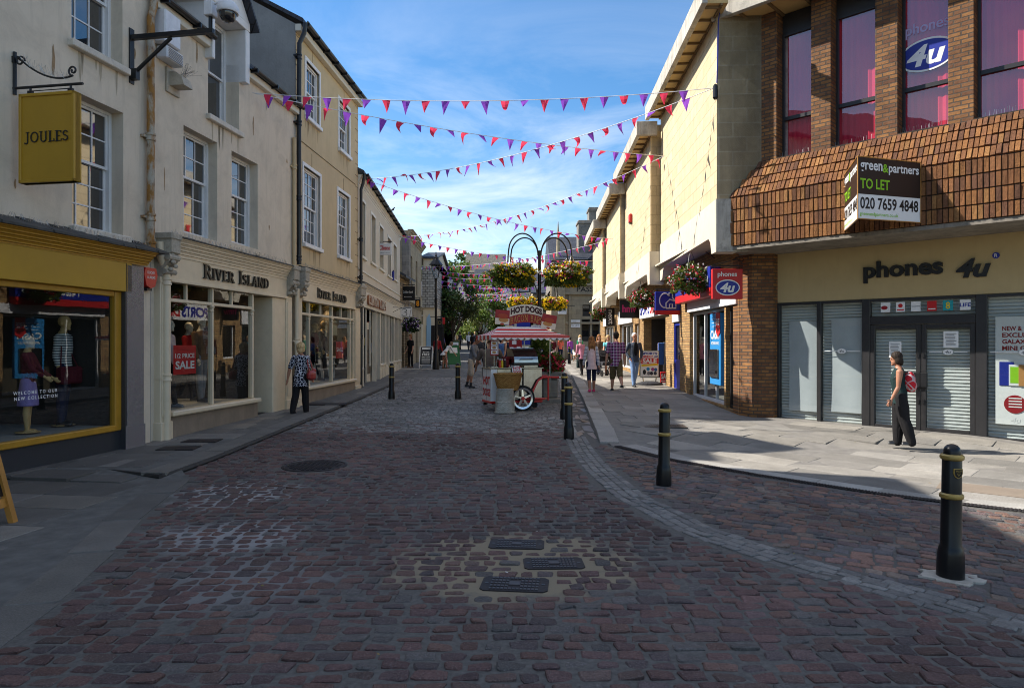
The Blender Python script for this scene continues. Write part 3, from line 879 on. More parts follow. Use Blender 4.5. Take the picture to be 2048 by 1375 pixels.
# left pavement: big worn flags
def kerbup(y): return .055 * sstep(8.56, 8.8, y) * (1 - sstep(23, 26, y))
def pave_sheet(name, lf, rf, ys, dz, mat):
 vs = []; fs = []
 for y in ys:
  a, b = lf(y), rf(y)
  for k in range(9):
   x = a + (b - a) * k / 8
   vs.append((x, y, g(x, y) + dz(y)))
 for j in range(len(ys) - 1):
  for k in range(8):
   fs.append((j * 9 + k, j * 9 + k + 1, j * 9 + k + 10, j * 9 + k + 9))
 o = raw_mesh(name, vs, fs, mat); o['kind'] = 'structure'
 return o
ysl = [1 + .5 * i for i in range(100)]
pave_sheet('left_pavement', lambda y: -8.6, lambda y: boundL(y) - .02, ysl, lambda y: -.004 + kerbup(y), MT['mortar'])
fl = []
for zone in ((2.5, 8.7, .78, .62, -8), (9.0, 40.0, .85, .62, 0)):
 fl += field(-8.2, -2.4, zone[0], zone[1], zone[2], zone[3], .014, PAL_FLAG, lambda x, y: vis(x, y, 2.2) and x < boundL(y) and x > -8.3, wavy=.0, angle=R(zone[4]), lenvar=.35)
fl2 = [c for c in fl if c[0] + c[2] < boundL(c[1]) - .33]
def flags(name, cells, mat, up):
 stone_field(name, cells, mat, thick=.04, bevel=.005, jit=.003, tilt=.001, zoff=lambda y: up(y) + .002, cut=.008, zg='left' not in name)
flags('left_flagstone_paving', fl2, MT['flag'], kerbup)
# kerb stones along the left edge of the road
kb = []
y = 2.6
while y < 40:
 l = nrs.uniform(.7, 1.25)
 if 8.49 < y < 8.62: y = 8.62
 if y < 8.49 < y + l + .15: l = 8.5 - y
 ym = y + l / 2
 yk = max(ym, 8.95) if ym > 8.55 else min(ym, 8.39)
 x = boundL(yk) - .17; x2 = boundL(yk + .1) - .17
 kb.append((x, ym, l / 2 - .007, .165, math.atan2(.1, x2 - x), pick([(.138, .127, .112), (.122, .114, .103), (.152, .14, .122)]), ))
 y += l
flags('left_kerb', kb, MT['flag'], kerbup)
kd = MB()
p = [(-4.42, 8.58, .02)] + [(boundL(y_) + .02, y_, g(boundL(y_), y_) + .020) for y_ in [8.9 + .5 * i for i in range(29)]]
kd.tube(p, .036, 6)  # dark tube stands in for the shadow line under the raised kerb
o = kd.build('kerb_shadow_gap', MT['kerb_dark']); o.name = 'kerb_shadow_strip'; o['kind'] = 'structure'
kd = MB()
q0, q1 = gpt(150, 936), gpt(322, 956)
kd.tube([(q0.x, q0.y, g(q0.x, q0.y) + .012), (q1.x, q1.y, g(q1.x, q1.y) + .018)], .034, 6)
o = kd.build('cross_drain_strip', MT['kerb_dark']); o['kind'] = 'structure'
# right pavement
def kerbupR(y): return .085 * sstep(11.0, 12.4, y)
pave_sheet('right_pavement', lambda y: boundR(y) + .02, lambda y: max(boundR(y) + .3, 13.5), [3.3 + .3 * i for i in range(140)], lambda y: -.004 + kerbupR(y), MT['mortar_pale'])
fr = field(-3, 13, -7.5, 4.5, .95, .58, .010, PAL_FLAGR, lambda x, y: y > 4.4 and vis(x, y, 2.4) and x > boundR(y) + .52 and x + y < 21.0 and y < 13.6, wavy=0, angle=R(-43), org=(2.2, 11.2), lenvar=.35)
fr2 = field(1.5, 5.2, 13.4, 44, .9, .60, .010, PAL_FLAGR, lambda x, y: x > boundR(y) + .45 and x < 5.0, wavy=0, lenvar=.35)
flags('right_flagstone_paving', fr + fr2, MT['flag'], kerbupR)
kr = []
y = 11.35
while y < 44:
 l = nrs.uniform(.8, 1.3); ym = y + l / 2
 x = boundR(ym) + .17; x2 = boundR(ym + .1) + .17
 kr.append((x, ym, l / 2 - .006, .16, math.atan2(.1, x2 - x), pick([(.30, .28, .25), (.26, .245, .22)])))
 y += l
kk = [(1.72, 11.1), (2.35, 9.95), (3.2, 8.98), (4.3, 8.05), (5.6, 7.2), (7.4, 6.25), (9.4, 5.3)]
for (ax, ay), (bx, by) in zip(kk[:-1], kk[1:]):
 d_ = math.atan2(by - ay, bx - ax); ln = math.hypot(bx - ax, by - ay); m_ = max(1, round(ln / .9))
 for i in range(m_):
  t_ = (i + .5) / m_
  kr.append((ax + (bx - ax) * t_ - math.sin(d_) * .22 * 1, ay + (by - ay) * t_ + math.cos(d_) * .22, ln / m_ / 2 - .006, .155, d_, pick([(.33, .31, .275), (.28, .26, .235)])))
flags('right_kerb', kr, MT['flag'], kerbupR)
# kerb face and channel
kf = MB()
for i in range(66):
 y0, y1 = 11.5 + .5 * i, 12.0 + .5 * i
 a, b = boundR(y0), boundR(y1)
 kf.quad((a - .004, y0, g(a, y0) - .03), (b - .004, y1, g(b, y1) - .03), (b + .012, y1, g(b, y1) + kerbupR(y1) - .004), (a + .012, y0, g(a, y0) + kerbupR(y0) - .004))
o = kf.build('right_kerb_face', MT['kerb']); o['kind'] = 'structure'
ch = []
y = 11.9
while y < 32:
 l = nrs.uniform(.5, .9); ym = y + l / 2
 for k in range(2):
  x = boundR(ym) - .11 - .2 * k
  ch.append((x, ym, l / 2 - .006, .095, math.pi / 2, pick([(.15, .09, .05), (.12, .085, .06), (.19, .12, .065), (.10, .085, .075)])))
 y += l
stone_field('gutter_channel', ch, vcol('wet channel', .3, .3, 6, .4, 30, .6), bevel=.01, jit=.004, tilt=.008, zoff=-.012)
ch = []
y = 11.9
while y < 32:
 l = nrs.uniform(.6, 1.0); ym = y + l / 2
 ch.append((boundR(ym) - .44, ym, l / 2 - .006, .10, math.pi / 2, pick([(.24, .225, .20), (.20, .19, .17)])))
 y += l
stone_field('gutter_edge', ch, MT['flag'], bevel=.01, jit=.004, tilt=.003, zoff=.008)
# iron slot drain between the setts and the right pavement
sd = MB(); bar = MB()
for (ax, ay), (bx, by) in zip(kk[:-1], kk[1:]):
 d_ = math.atan2(by - ay, bx - ax); ln = math.hypot(bx - ax, by - ay)
 nxx, nyy = -math.sin(d_), math.cos(d_)
 for s0, s1, dz, mb_ in ((-.085, .055, -.010, sd),):
  P_ = []
  for (px_, py_, sg) in ((ax, ay, s0), (bx, by, s0), (bx, by, s1), (ax, ay, s1)):
   X, Y_ = px_ + nxx * sg, py_ + nyy * sg
   P_.append((X, Y_, g(X, Y_) + .001))
  mb_.poly(P_)
 m_ = int(ln / .035)
 for i in range(m_):
  t_ = (i + .5) / m_
  X, Y_ = ax + (bx - ax) * t_ - nxx * .015, ay + (by - ay) * t_ - nyy * .015
  bar.M = Matrix.Translation((X, Y_, g(X, Y_) + .004)) @ Matrix.Rotation(d_, 4, 'Z')
  bar.box(-.008, .008, -.06, .06, -.006, .006)
sl = sd.build('slot_drain', MT['kerb_dark'])
tag(sl, 'long iron slot drain curving between the red setts and the right pavement', 'drain')
bar.M = None
bar.build('grate_bar', MT['cover_iron'], sl)
# ------------------------------------------------------------------ iron covers
def cover(loc, rz, w, d, label, group=None, studs=True, mat='cover_iron', cut=True):
 z = g(*loc) - (.004 if studs else -.004)
 o = empty('access_cover', (loc[0], loc[1], z), rz, label, 'access cover', group)
 m = MB()
 if cut:
  pts = [(-w / 2, -d * .38), (-w / 2 + .03, -d / 2), (w / 2 - .03, -d / 2), (w / 2, -d * .38), (w / 2, d * .38), (w / 2 - .03, d / 2), (-w / 2 + .03, d / 2), (-w / 2, d * .38)]
 else:
  pts = [(-w / 2, -d / 2), (w / 2, -d / 2), (w / 2, d / 2), (-w / 2, d / 2)]
 m.prism([(x, y, -.03) for x, y in pts], (0, 0, .034))
 m.build('plate', MT[mat], o)
 if studs:
  s = MB()
  for i in range(13):
   for j in range(5):
    x = -w / 2 + .075 + i * (w - .15) / 12; y = -d / 2 + .035 + j * (d - .07) / 4
    if abs(x) < .045 and j in (1, 2, 3): continue
    s.box(x - .010, x + .008, y - .014, y + .014, .004, .010)
  s.box(-.04, .04, -.035, .035, .004, .011)
  s.build('tread_pattern', MT['cover_grip'], o)
  h = MB()
  for sx in (-1, 1): h.box(sx * (w / 2 - .035) - .012, sx * (w / 2 - .035) + .012, -.012, .012, .0045, .006)
  h.build('key_hole', MT['black_sign'], o)
 return o
GC = 'cast iron covers in the sandy mortar patch'
cover(COVERS[0], R(-4), .46, .27, 'farthest of the three small iron covers in the sandy patch of setts', GC)
cover(COVERS[1], R(2), .46, .27, 'small iron cover right of the other two in the sandy patch', GC)
cover(COVERS[2], R(-6), .47, .28, 'nearest of the three small iron covers in the sandy patch of setts', GC)
o = empty('round_cover', (ROUND[0], ROUND[1], g(*ROUND[:2]) + .002), 0, 'round dark iron cover sunk in the red setts near the left kerb', 'access cover')
m = MB(); m.lathe([(.44, -.03), (.44, .0), (.41, .004), (.40, -.004), (.01, -.004)], 32); m.build('plate', MT['cover_iron'], o)
m = MB()
for i in range(-5, 6):
 for j in range(-5, 6):
  x, y = i * .065, j * .065
  if x * x + y * y < .35 ** 2: m.box(x - .022, x + .022, y - .022, y + .022, -.004, .004)
m.build('tread_pattern', MT['cover_iron'], o)
q_ = gpt(1320, 868)
o = empty('pavement_grating', (2.88, 12.95, g(2.88, 12.95) + .088), R(-3), 'rusty slatted grating in the right pavement beyond the second bollard', 'grating')
m = MB(); m.box(-.4, .4, -.26, .26, -.03, .004); m.build('grating_bed', MT['kerb_dark'], o)
m = MB()
for i in range(24): m.box(-.39 + i * .0335, -.39 + i * .0335 + .016, -.25, .25, .004, .011)
m.build('slat', paint('rusty slat', (.13, .095, .07), .8, .2, 9), o)
cover((5.85, 8.28), R(-38), 1.15, .55, 'buff paved cover with dark surround near the front of the right pavement', None, False, 'stone_riser', False)
for i, (px_, py_) in enumerate(((345, 903), (392, 888), (655, 812))):
 q_ = gpt(px_, py_)
 c_ = cover((q_.x + (.1 if i < 2 else 0), q_.y), R(4), .55 if i < 2 else .95, .36 if i < 2 else .5, ['dark square cover in the left pavement, nearer one by the downpipe', 'dark square cover in the left pavement, farther one by the downpipe', 'wide metal cover in the left pavement below the second display window'][i], None, False, 'cover_iron', False)
 c_.location.z += kerbup(q_.y) + .002
o = empty('floor_grating', (0, 0, 0))
bpy.data.objects.remove(o)
lv = MB(); r_ = random.Random(12)
for k in range(70):
 Y = r_.uniform(3.6, 14); X = r_.uniform(-.7, .7) * Y
 m_ = Matrix.Translation((X, Y, g(X, Y) + (.01 if boundL(Y) < X < boundR(Y) else .075))) @ Euler((r_.uniform(-.3, .3), r_.uniform(-.3, .3), r_.uniform(0, 6)), 'XYZ').to_matrix().to_4x4()
 s_ = r_.uniform(.008, .022); lv.M = m_
 lv.col = (*r_.choice([(.40, .28, .05), (.30, .20, .06), (.55, .53, .5), (.10, .09, .07), (.22, .20, .05)]), 1)
 lv.poly([(-s_, 0, 0), (0, -s_ * .5, .002), (s_, 0, .004), (.2 * s_, s_ * .5, .001)])
lv.M = None
o = lv.build('fallen_leaves', MT['petal']); tag(o, 'scattered tiny fallen leaves and litter on the setts', 'leaf litter', kind='stuff')
# ------------------------------------------------------------------ building helpers
def wall_panel(parent, name, mat, u0, u1, z0, z1, ops=(), y=0.0, back=None, rev_mat=None):
 """front face with real openings (a, b, c, d, depth) and their reveals"""
 us = sorted(set([u0, u1] + [o[0] for o in ops] + [o[1] for o in ops]))
 zs = sorted(set([z0, z1] + [min(z1, o[2]) for o in ops] + [min(z1, o[3]) for o in ops]))
 us = [u for u in us if u0 - 1e-6 <= u <= u1 + 1e-6]; zs = [z for z in zs if z0 - 1e-6 <= z <= z1 + 1e-6]
 m = MB()
 for a, b in zip(us[:-1], us[1:]):
  for c, d in zip(zs[:-1], zs[1:]):
   mu, mz = (a + b) / 2, (c + d) / 2
   if any(o[0] < mu < o[1] and o[2] < mz < o[3] for o in ops): continue
   m.quad((a, y, c), (b, y, c), (b, y, d), (a, y, d))
 for a, b, c, d, dp in ops:
  d2 = min(d, z1)
  m.mi = 1 if rev_mat else 0
  m.quad((a, y, c), (a, y + dp, c), (a, y + dp, d2), (a, y, d2))
  m.quad((b, y + dp, c), (b, y, c), (b, y, d2), (b, y + dp, d2))
  m.quad((a, y, c), (b, y, c), (b, y + dp, c), (a, y + dp, c))
  if d <= z1 + 1e-6: m.quad((a, y + dp, d), (b, y + dp, d), (b, y, d), (a, y, d))
  m.mi = 0
 if back:
  m.quad((u0, y, z0), (u0, y, z1), (u0, back, z1), (u0, back, z0))
  m.quad((u1, y, z0), (u1, back, z0), (u1, back, z1), (u1, y, z1))
  m.quad((u0, back, z0), (u0, back, z1), (u1, back, z1), (u1, back, z0))
 return m.build(name, [mat, rev_mat] if rev_mat else mat, parent, fix=False)
def sash(parent, a, b, c, d, dep, cols=3, rt=2, rb=2, fr=.055, bar=.020, split=None, mat='white_paint', pane='pane', sill=True, sout=.07, sillmat='sill_paint', dark=True):
 """box sash window set dep behind the wall face"""
 m = MB()
 y = dep
 mid = split if split else (c + d) / 2
 m.bbox(a, a + fr, y - .02, y + .10, c, d, .004); m.bbox(b - fr, b, y - .02, y + .10, c, d, .004)
 m.bbox(a + fr, b - fr, y - .018, y + .10, d - fr * .9, d, .004); m.bbox(a + fr, b - fr, y - .019, y + .10, c, c + .05, .004)
 A, B = a + fr, b - fr
 st = .038
 for (z0, z1, rows, yy) in ((mid - .012, d - fr * .9, rt, y + .012), (c + .05, mid + .022, rb, y + .048)):
  m.box(A, A + st, yy, yy + .032, z0, z1); m.box(B - st, B, yy, yy + .032, z0, z1)
  m.box(A + st, B - st, yy + .001, yy + .033, z0, z0 + .042); m.box(A + st, B - st, yy + .001, yy + .033, z1 - .036, z1)
  iw = (B - A - 2 * st); ih = z1 - z0 - .078
  for i in range(1, cols): m.box(A + st + iw * i / cols - bar / 2, A + st + iw * i / cols + bar / 2, yy + .003, yy + .028, z0 + .042, z1 - .036)
  for j in range(1, rows):
   zz = z0 + .042 + ih * j / rows
   m.box(A + st, B - st, yy + .005, yy + .026, zz - bar / 2, zz + bar / 2)
 w = m.build('window', MT[mat], parent)
 p = MB()
 p.quad((A + st * .5, y + .030, mid), (B - st * .5, y + .030, mid), (B - st * .5, y + .030, d - fr), (A + st * .5, y + .030, d - fr))
 p.quad((A + st * .5, y + .066, c + .06), (B - st * .5, y + .066, c + .06), (B - st * .5, y + .066, mid), (A + st * .5, y + .066, mid))
 p.build('pane', MT[pane], w, fix=False)
 if sill:
  s = MB()
  s.bbox(a - .07, b + .07, -sout, dep, c - .10, c + .004, .012)
  s.build('sill', MT[sillmat], w)
 return w
def cornice(m, u0, u1, z0, z1, y0, out, steps=5, ret=True):
 """a stepped moulding that grows outward toward the top"""
 prof = [(y0, z0)]
 for i in range(steps):
  t = (i + 1) / steps
  yy = y0 - out * (t ** 1.3)
  zz = z0 + (z1 - z0) * (i + .55) / steps
  prof.append((yy + out * .12, zz)); prof.append((yy, zz + .006))
  prof.append((yy, z0 + (z1 - z0) * t))
 prof.append((y0, z1))
 m.prism([(u0, p, q) for p, q in prof], (u1 - u0, 0, 0))
def pitched(parent, u0, u1, zE, run, rise, mat, y0=-.12, thick=.10, name='roof', overU=0.0):
 m = MB()
 a, b = u0 - overU, u1 + overU
 P = [(y0, zE), (run, zE + rise), (2 * run - y0, zE)]
 m.prism([(a, P[0][0], P[0][1]), (a, P[1][0], P[1][1]), (a, P[2][0], P[2][1]), (a, P[2][0], P[2][1] + thick), (a, P[1][0], P[1][1] + thick), (a, P[0][0], P[0][1] + thick)], (b - a, 0, 0))
 r = m.build(name, MT[mat], parent)
 return r
def gable_end(parent, u, zW, zE, run, rise, mat, t=.02, y0=0.0, name='gable_wall'):
 m = MB()
 m.prism([(u, y0, zW), (u, y0, zE), (u, run, zE + rise), (u, 2 * run, zE), (u, 2 * run, zW)], (t, 0, 0))
 return m.build(name, MT[mat], parent)
def gutter(parent, u0, u1, z, y, mat='black_gutter', r=.065, step=.9, name='gutter'):
 m = MB()
 n = 7
 for k in range(n):
  a0, a1 = math.pi + math.pi * k / n, math.pi + math.pi * (k + 1) / n
  m.quad((u0, y + r * math.cos(a0), z + r * math.sin(a0)), (u1, y + r * math.cos(a0), z + r * math.sin(a0)), (u1, y + r * math.cos(a1), z + r * math.sin(a1)), (u0, y + r * math.cos(a1), z + r * math.sin(a1)))
  m.quad((u1, y + (r - .012) * math.cos(a0), z + (r - .012) * math.sin(a0)), (u0, y + (r - .012) * math.cos(a0), z + (r - .012) * math.sin(a0)), (u0, y + (r - .012) * math.cos(a1), z + (r - .012) * math.sin(a1)), (u1, y + (r - .012) * math.cos(a1), z + (r - .012) * math.sin(a1)))
 x = u0 + .1
 while x < u1:
  m.box(x - .018, x + .018, y - r - .012, y + r + .05, z - r - .03, z - .01); x += step
 return m.build(name, MT[mat], parent, fix=False)
def spikes(parent, u0, u1, y, z, n, h=.11, name='bird_spike', seed=1):
 r_ = random.Random(seed); m = MB()
 for i in range(n):
  u = u0 + (u1 - u0) * (i + r_.random() * .6) / n
  dx, dy = r_.uniform(-.03, .03), r_.uniform(-.06, .05)
  w = .0022
  m.prism([(u - w, y, z), (u + w, y, z), (u, y + w * 2, z)], (dx, dy, h * r_.uniform(.7, 1.1)))
 return m.build(name, MT['spike'], parent)
def glass_pane(parent, a, b, c, d, y, mat='glass_shop', name='display_glass'):
 m = MB(); m.quad((a, y, c), (b, y, c), (b, y, d), (a, y, d))
 return m.build(name, MT[mat], parent, fix=False)
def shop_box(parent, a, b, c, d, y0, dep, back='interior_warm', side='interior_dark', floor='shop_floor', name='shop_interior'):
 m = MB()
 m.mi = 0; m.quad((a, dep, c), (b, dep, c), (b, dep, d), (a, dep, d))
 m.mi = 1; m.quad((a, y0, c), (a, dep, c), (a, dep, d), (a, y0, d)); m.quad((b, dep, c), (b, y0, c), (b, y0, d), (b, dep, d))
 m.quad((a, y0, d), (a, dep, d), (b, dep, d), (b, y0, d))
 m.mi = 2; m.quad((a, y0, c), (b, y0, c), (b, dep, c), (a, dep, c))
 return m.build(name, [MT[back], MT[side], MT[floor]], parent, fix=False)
def place(name, W_, u, label, cat, group=None, off=0.0, z=0.0):
 p = W_.xy(u, off)
 return empty(name, (p.x, p.y, z), W_.a, label, cat, group)
# ------------------------------------------------------------------ left side of the street
WJ = Wall((-5.91, 11.15), (.17, 1))
W1 = Wall((-5.91, 11.15), (.128, 1))
W2 = Wall((-5.23, 16.50), (.0615, 1))
W3 = Wall((-4.91, 21.75), (-.054, 1))
Z0 = -.35
# --- corner shop with mustard front
bJ = empty('clothing_shop', (*WJ.p, 0), WJ.a, 'cream rendered three storey house over a mustard yellow shopfront', 'shop building')
ja, jb = WJ.u(145), WJ.u(246.5)
lo = (ja, jb, WJ.z(145, 452), WJ.z(246, 226), .22)
uzb = WJ.z(145, 82)
hi = (WJ.u(143), WJ.u(245), uzb, uzb + 1.75, .22)
f3 = [(-6.2, -5.1, lo[2], lo[3], .22), (-6.2, -5.1, hi[2], hi[3], .22), (-9.2, -8.1, lo[2], lo[3], .22), (-9.2, -8.1, hi[2], hi[3], .22)]
UE = -15.0
uG = WJ.u(240); uP = WJ.u(277)
wall_panel(bJ, 'wall', MT['render_cream'], UE, 0, 3.05, 9.6, [lo, hi] + f3, back=9)
wall_panel(bJ, 'ground_floor_wall', MT['render_cream'], uG, 0, Z0, 3.06)
for o_ in [lo, hi] + f3:
 sash(bJ, *o_, cols=3, rt=2, rb=3 if o_ is not hi else 2, sout=.10, split=o_[2] + (o_[3] - o_[2]) * .54)
pitched(bJ, UE, 0, 9.6, 4.2, 2.5, 'slate', overU=.05)
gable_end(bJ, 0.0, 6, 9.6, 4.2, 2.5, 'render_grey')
gutter(bJ, UE, 0, 9.58, -.17)
m = MB()
m.bbox(UE, WJ.u(253), -.10, .10, 2.48, 2.925, .008)
m.build('fascia', MT['gold_paint'], bJ)
m = MB(); cornice(m, UE, WJ.u(284), 2.925, 3.13, -.10, .20, 5); m.build('cornice', MT['gold_edge'], bJ)
m = MB()
L_ = 60
ud = WJ.u(301)
for i in range(L_):
 a = UE + (ud - UE) * i / L_; b = UE + (ud - UE) * (i + 1) / L_
 w_ = .012 * math.sin(i * 2.3)
 m.prism([(a, -.34 + w_, 3.13), (a, -.34 + w_, 3.16), (a, .0, 3.30 + w_), (a, 0, 3.13)], (b - a - .004, 0, 0))
m.build('lead_flashing', MT['lead'], bJ)
spikes(bJ, -4, ud, -.12, 3.24, 120, .08)
sJ = .36
m = MB()
ug0 = WJ.u(227)
m.bbox(ug0, WJ.u(240), -.03, .07, sJ, 2.48, .01); m.bbox(UE, ug0, -.045, .075, sJ, sJ + .09, .012); m.bbox(UE, ug0, -.02, .07, 2.40, 2.48, .008)
m.bbox(-4.6, -4.5, -.02, .07, sJ + .09, 2.40, .008)
m.build('shopfront_frame', MT['gold_edge'], bJ)
m = MB(); m.box(UE, WJ.u(240), .0, .3, Z0, sJ); m.build('stall_riser', MT['granite_dark'], bJ)
m = MB(); m.mi = 1; m.bbox(WJ.u(240), WJ.u(240) + .03, -.10, .15, Z0, 2.92, .004); m.mi = 0; m.bbox(WJ.u(240) + .03, uP, -.10, .15, Z0, 2.90, .006)
m.bbox(WJ.u(240) - .01, uP + .015, -.115, -.1005, Z0, .42, .004)
m.build('granite_pilaster', [MT['granite'], MT['granite_dark']], bJ)
m = MB(); m.box(-.06, -.02, .12, 9, Z0, 3.04); m.box(UE, -.07, 2.7, 2.9, Z0, 3.04); m.build('inner_wall', MT['render_grey'], bJ)
glass_pane(bJ, UE, ug0, sJ + .09, 2.40, .03)
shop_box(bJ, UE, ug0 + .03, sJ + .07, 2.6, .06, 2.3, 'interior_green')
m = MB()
put_text(m, 'WELCOME TO OUR', WJ.u(30), WJ.u(118), WJ.z(30, 790.5), WJ.z(30, 783.5), .026, .01, spacing=1.45)
put_text(m, 'NEW COLLECTION', WJ.u(32), WJ.u(118), WJ.z(32, 801.5), WJ.z(32, 794.5), .026, .01, spacing=1.45)
m.build('window_lettering', MT['white_sign'], bJ)
# --- cream building with two-part clothes shop
b1 = empty('clothes_shop_house', (*W1.p, 0), W1.a, 'cream rendered house with a slate roof and dormer over an ivory shopfront', 'shop building')
E1 = (W2.p - W1.p).length
wA = (W1.u(367), W1.u(434.5), W1.z(367, 464), W1.z(367, 250), .20)
wB = (W1.u(463), W1.u(515.5), W1.z(463, 484), W1.z(463, 301), .20)
uD0, uD1 = W1.u(416), W1.u(478)
zDb = W1.z(418, 230); zDt = 8.05
wD = (uD0, uD1, zDb, zDt, .30)
EA = 7.36
uo1 = W1.u(577)
wall_panel(b1, 'wall', MT['render_cream'], 0, E1, 3.30, EA, [wA, wB, wD])
wall_panel(b1, 'back_wall', MT['render_cream'], 0, E1, Z0, EA, back=7.2, y=.5) if False else None
sash(b1, *wA, cols=3, rt=2, rb=3, sout=.0, split=wA[2] + (wA[3] - wA[2]) * .56, sill=False)
sash(b1, *wB, cols=3, rt=2, rb=3, sout=.0, split=wB[2] + (wB[3] - wB[2]) * .56, sill=False)
sash(b1, *wD, cols=2, rt=1, rb=1, sout=.09, split=zDb + 1.02, fr=.07)
for uu0, uu1 in ((-.0, uD0 - .10), (uD1 + .16, E1)):
 m = MB(); run, rise = 3.6, 2.35
 m.prism([(uu0, -.14, EA), (uu0, run, EA + rise), (uu0, run, EA + rise + .1), (uu0, -.14, EA + .1)], (uu1 - uu0, 0, 0))
 m.build('roof', MT['slate'], b1)
 m = MB(); m.bbox(uu0, uu1, -.12, -.002, EA - .17, EA - .02, .01); m.build('eaves_board', MT['cream_wood2'], b1)
 gutter(b1, uu0, uu1, EA + .02, -.20)
m = MB(); m.prism([(0, 3.6, EA + 2.35), (0, 7.3, EA), (0, 7.3, EA + .1), (0, 3.6, EA + 2.45)], (E1, 0, 0))
m.prism([(uD0 - .10, .9, EA + .67), (uD0 - .10, 3.6, EA + 2.35), (uD0 - .10, 3.6, EA + 2.45), (uD0 - .10, .9, EA + .77)], (uD1 + .26 - uD0, 0, 0)); m.build('rear_roof', MT['slate'], b1)
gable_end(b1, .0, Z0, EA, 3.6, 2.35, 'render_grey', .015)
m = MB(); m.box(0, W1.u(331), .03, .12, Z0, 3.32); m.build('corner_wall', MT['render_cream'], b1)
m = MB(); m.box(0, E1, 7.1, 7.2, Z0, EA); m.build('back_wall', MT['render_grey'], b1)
m = MB(); m.box(1.0, E1 + .4, 4.2, 9.0, Z0, 11.6); m.prism([(.9, 4.1, 11.6), (.9, 9.1, 11.6), (.9, 6.6, 13.2)], (E1 - .3, 0, 0)); m.build('added_shade_block', MT['render_grey'], b1)  # tall unseen block, added to throw shade across the right pavement
# dormer
dm = MB()
dz0 = EA - .36
dl, dr = uD0 - .10, uD1 + .16
dm.bbox(dl, uD0, -.15, 1.5, dz0, zDt + .02, .012); dm.bbox(uD1, dr, -.15, 1.5, dz0, zDt + .02, .012)
dm.bbox(dl, dr, -.155, 1.5, zDt + .021, zDt + .18, .01)
um = (dl + dr) / 2
dm.prism([(dl, -.15, zDt + .18), (dr, -.15, zDt + .18), (um, -.15, zDt + .95)], (0, 1.9, 0))
do = dm.build('dormer', MT['white_paint'], b1)
m = MB()
for sx in (-1, 1):
 ue = dl - .12 if sx < 0 else dr + .12
 m.prism([(ue, -.30, zDt + .06), (um, -.30, zDt + 1.0), (um, -.30, zDt + 1.08), (ue, -.30, zDt + .14)], (0, 2.6, 0))
m.build('dormer_roof', MT['slate'], do)
# shopfront of b1
FB, FT, CT = 2.73, 3.19, 3.47
uL0, uL1 = W1.u(311), W1.u(331)
uR0, uR1 = W1.u(565.5), W1.u(577)
uM1, uM2 = W1.u(421.5), W1.u(502)
def fascia_set(b, u0, u1, zb, zt, ct, name='fascia', mat='cream_wood'):
 m = MB(); m.bbox(u0, u1, -.10, .06, zb, zt, .006)
 m.bbox(u0, u1, -.125, -.1005, zb, zb + .05, .004); m.bbox(u0, u1, -.115, -.1005, zt - .03, zt, .004)
 m.build(name, MT[mat], b)
 m = MB(); cornice(m, u0, u1, zt, ct, -.10, .16, 5); m.build('cornice', MT[mat], b)
 m = MB()
 n_ = int((u1 - u0) / .18)
 r_ = random.Random(int(u1 * 100))
 for i in range(n_):
  a = u0 + (u1 - u0) * i / n_
  m.prism([(a, -.285 - r_.uniform(0, .012), ct), (a, -.285, ct + r_.uniform(.012, .03)), (a, .0, ct + .09), (a, .0, ct)], ((u1 - u0) / n_ - .003, 0, 0))
 m.build('lead_flashing', MT['lead'], b)
fascia_set(b1, uL1, uR0, FB, FT, CT)
spikes(b1, uL1, uR0, -.12, CT + .05, 130, .10, seed=3)
m = MB()
serif_text(m, 'RIVER ISLAND'.replace('IVER', 'iver').replace('SLAND', 'sland'), W1.u(395), W1.u(526), 2.885, 3.135, -.104, .03, small=.80)
m.build('fascia_lettering', MT['letter_black'], b1)
def pilaster(b, u0, u1, zt, base=.38, mat='cream_wood', z0=Z0):
 m = MB()
 m.bbox(u0, u1, -.09, .08, z0, zt - .62, .008)
 m.bbox(u0 + .03, u1 - .03, -.105, -.0905, base + .1, zt - .75, .006)
 m.bbox(u0 - .025, u1 + .025, -.125, .08, z0, base, .01)
 o = m.build('pilaster', MT[mat], b)
 c = MB()
 um_ = (u0 + u1) / 2; w = (u1 - u0) / 2
 # carved scroll bracket
 pr = [(-.09, zt - .62), (-.13, zt - .58), (-.12, zt - .50), (-.16, zt - .44), (-.24, zt - .36), (-.22, zt - .28), (-.20, zt - .26), (-.28, zt - .22), (-.28, zt), (.05, zt), (.05, zt - .62)]
 c.prism([(u0 + .01, p, q) for p, q in pr], (2 * w - .02, 0, 0))
 for k in range(5):
  c.ball((um_ + (k % 2 - .5) * w * .7, -.22 - .02 * (k % 3), zt - .50 + k * .06), .045, 8, 6, (1.2, .7, .8))
 c.bbox(u0 - .02, u1 + .02, -.30, .05, zt, zt + .10, .01)
 c.tube([(u0 - .012, -.17, zt - .54), (u1 + .012, -.17, zt - .54)], .04, 10)
 c.tube([(u0 - .012, -.22, zt - .30), (u1 + .012, -.22, zt - .30)], .055, 10)
 c.build('scroll_bracket', MT['stone_capital' if mat == 'cream_wood' else mat], o)
 return o
pilaster(b1, uL0, uL1, 3.42)
pilaster(b1, uR0, uR1, 3.40)
SILL1 = .54
m = MB()
m.bbox(uL1, uM2 + .16, -.16, .12, SILL1 - .09, SILL1, .02); m.build('window_sill', MT['cream_wood'], b1)
m = MB(); m.box(uL1, uM2 + .13, -.08, .2, Z0, SILL1 - .09); m.build('stall_riser', MT['stone_riser'], b1)
TZ = 2.43
m = MB()
